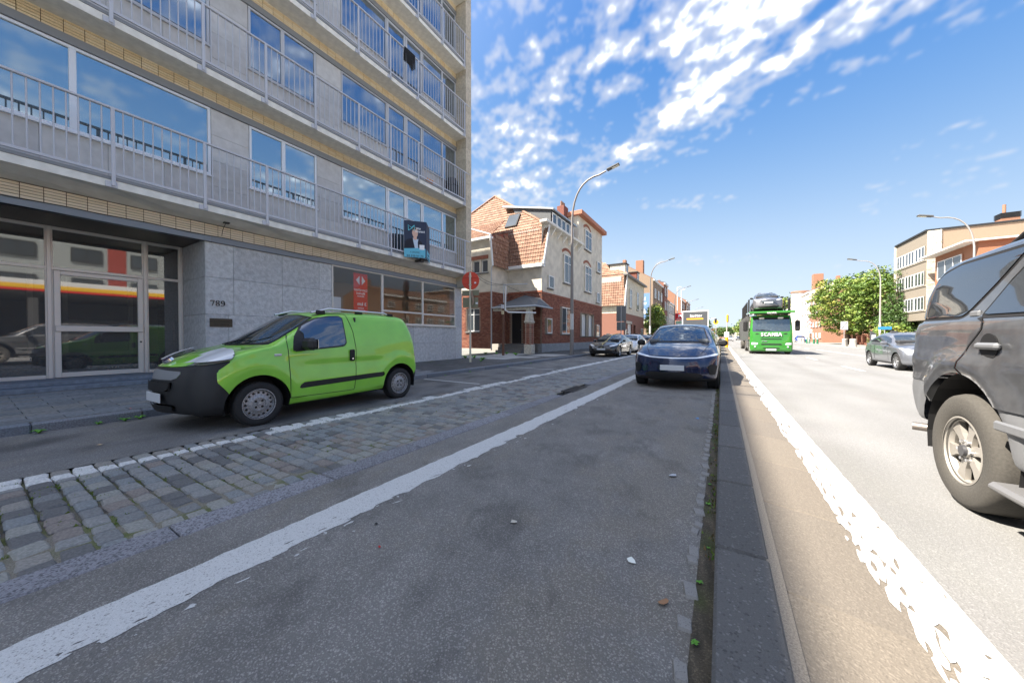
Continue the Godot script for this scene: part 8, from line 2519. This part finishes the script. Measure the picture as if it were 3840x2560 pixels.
	part("print_band", nb().span(V(-1.9, 4.1, 0.111), V(0.6, 4.35, 0.114)), mt(0.8, 0.4, 0.03), t)
	text("butter", 0.6, V(-0.5, 4.75, 0.112), Basis.IDENTITY, mt(0.8, 0.8, 0.8), t, "lettering", true)
	t = thing("round_lamp_sign", "yellow shell shaped fuel sign far along the left row", "sign", V(-2.2, 0.1, -190.0))
	part("post", nb().cyl(V(0, 0, 0), V(0, 7.5, 0), 0.15), M.white_frame, t)
	part("shell", nb().cyl(V(0, 8.2, 0), V(0, 8.2, 0.2), 1.1, -1, 20), mt(0.8, 0.5, 0.03), t)
	shop_things()
	weeds()

func shop_things() -> void:                                     # inside the shop window
	var t := thing("red_banner", "tall red banner with white mirrored lettering hanging inside the shop window", "banner", V(XF - 0.22, 1.9, -8.22))
	var turn := Basis(Vector3.UP, PI / 2) * Basis.from_scale(V(-1, 1, 1))
	part("sheet", nb().span(V(-0.01, 0.0, 0.30), V(0.0, 1.80, -0.30)), mt(0.66, 0.03, 0.018, 0.6), t)
	var w := mt(0.8, 0.78, 0.76, 0.6)
	part("emblem", nb().ext_x(PackedVector2Array([Vector2(-0.20, 1.53), Vector2(-0.05, 1.70), Vector2(-0.05, 1.36)])).ext_x(PackedVector2Array([Vector2(0.20, 1.53), Vector2(0.05, 1.70), Vector2(0.05, 1.36)])), w, t)
	for q in [["Carrefour", 0.125, 1.16], ["Market", 0.11, 1.03], ["DILBEEK", 0.075, 0.92], ["3 km", 0.17, 0.62], ["OUVERT", 0.07, 0.46], ["DIMANCHE", 0.07, 0.37], ["ET JOURS", 0.07, 0.28], ["FERIES", 0.07, 0.19]]:
		text(q[0], q[1], V(0.003, q[2], 0.0 if q[0] != "3 km" else -0.05), turn, w, t, "lettering", true)
	t = thing("notice_board", "white framed board leaning inside the shop window", "board", V(XF - 0.6, 1.75, -7.25))
	part("board", nb().span(V(-0.02, 0, 0.25), V(0.0, 1.0, -0.40), 0.004), mt(0.8, 0.8, 0.8), t)
	part("print", nb().span(V(0.001, 0.25, 0.12), V(0.004, 0.6, 0.0)), mt(0.45, 0.46, 0.5), t)

func weeds() -> void:
	var R2 := RandomNumberGenerator.new()
	R2.seed = 8
	var lm := mt(0.10, 0.30, 0.03, 0.6)
	lm.backlight_enabled = true; lm.backlight = Color(0.3, 0.4, 0.1)
	var plant := func(p: Vector3, s: float, n: int, label: String, group: String) -> void:
		var t := thing("weed", label, "weed", p, R2.randf() * TAU, group)
		for i in n:
			var a := TAU * i / n + R2.randf() * 0.6
			var l := s * R2.randf_range(0.6, 1.2)
			var d := V(cos(a), 0, sin(a)); var e := V(-sin(a), 0, cos(a))
			var b := nb()
			var m1 := d * l * 0.5 + V(0, l * 0.55, 0)
			var m2 := d * l + V(0, l * 0.45, 0)
			b.quad(V(0, 0, 0) - e * 0.1 * s, V(0, 0, 0) + e * 0.1 * s, m1 + e * 0.28 * s, m1 - e * 0.28 * s)
			b.tri(m1 - e * 0.28 * s, m1 + e * 0.28 * s, m2)
			part("leaf", b, lm, t)
	for d in [0.72, 0.95, 1.05, 1.55, 1.95, 2.3, 2.9, 3.3, 4.4, 5.6, 6.3, 7.2, 7.9]: plant.call(V(-0.055 - R2.randf() * 0.03, 0.008, -d), R2.randf_range(0.013, 0.026), 7, "small green weed growing at the foot of the median kerb", "weeds along the median kerb")
	for d in [0.55, 1.05, 1.3, 1.45, 2.0, 8.2, 9.5, 12.0, 14.0]: plant.call(V(-7.58 + R2.randf() * 0.06, 0.004, -d), R2.randf_range(0.05, 0.09), 8, "green weed tuft in the gutter below the pavement kerb", "weeds along the pavement kerb")
	for q in [[-11.55, 14.1], [-11.2, 14.4], [-12.6, 18.6], [-12.0, 18.9], [-11.6, 19.2], [-13.2, 18.2], [-9.4, 12.6], [-10.7, 17.9], [-9.9, 13.4]]: plant.call(V(q[0], 0.12, -q[1]), R2.randf_range(0.12, 0.22), 12, "grassy weed clump on the pavement near the porch", "weed clumps near the porch")
	# litter on the asphalt
	var lit := [[-0.42, 1.95, "scrap of pale wrapper lying on the dusty asphalt", Color(0.70, 0.72, 0.66), 0.03], [-0.36, 3.35, "grey crumpled wrapper on the dusty asphalt", Color(0.40, 0.42, 0.45), 0.045], [-1.18, 1.95, "dry curled leaf on the open asphalt", Color(0.45, 0.42, 0.36), 0.028], [-0.22, 1.72, "brown leaf beside the kerb weeds", Color(0.30, 0.16, 0.08), 0.03], [-1.95, 1.45, "black pebble on the asphalt", Color(0.02, 0.02, 0.02), 0.016], [-1.72, 1.30, "red scrap on the asphalt", Color(0.4, 0.02, 0.02), 0.012], [-6.1, 0.85, "cigarette end in the lane beside the van", Color(0.6, 0.42, 0.25), 0.03], [-0.30, 5.9, "bluish litter near the median kerb", Color(0.12, 0.25, 0.45), 0.04], [-7.9, 1.42, "pink petal on the paving near the van", Color(0.75, 0.12, 0.15), 0.02]]
	for q in lit:
		var t := thing("litter", q[2], "litter", V(q[0], 0.006 if q[0] > -7.7 else 0.128, -q[1]), R2.randf() * TAU)
		var b := nb()
		var s: float = q[4]
		var ring := []
		for i in 7: ring.push_back(V(cos(TAU * i / 7.0) * s * R2.randf_range(0.7, 1.2), R2.randf_range(0.0, 0.35) * s, sin(TAU * i / 7.0) * s * R2.randf_range(0.5, 0.8)))
		for i in 7: b.tri(V(0, 0.25 * s, 0), ring[(i + 1) % 7], ring[i])
		var c: Color = q[3]
		part("scrap", b, mt(c.r, c.g, c.b, 0.8), t)

func _ready() -> void:
	NZ.seed = 4; NZ.frequency = 1.0; NZ.fractal_octaves = 1
	NZ.noise_type = FastNoiseLite.TYPE_SIMPLEX_SMOOTH
	setup()
	ground()
	apartment()
	car_materials()
	green_van()
	blue_car()
	dark_suv()
	house_materials()
	traffic()
	corner_house()
	left_row()
	far_end()
	right_row()
	gas_station()
	trees()
	furniture()
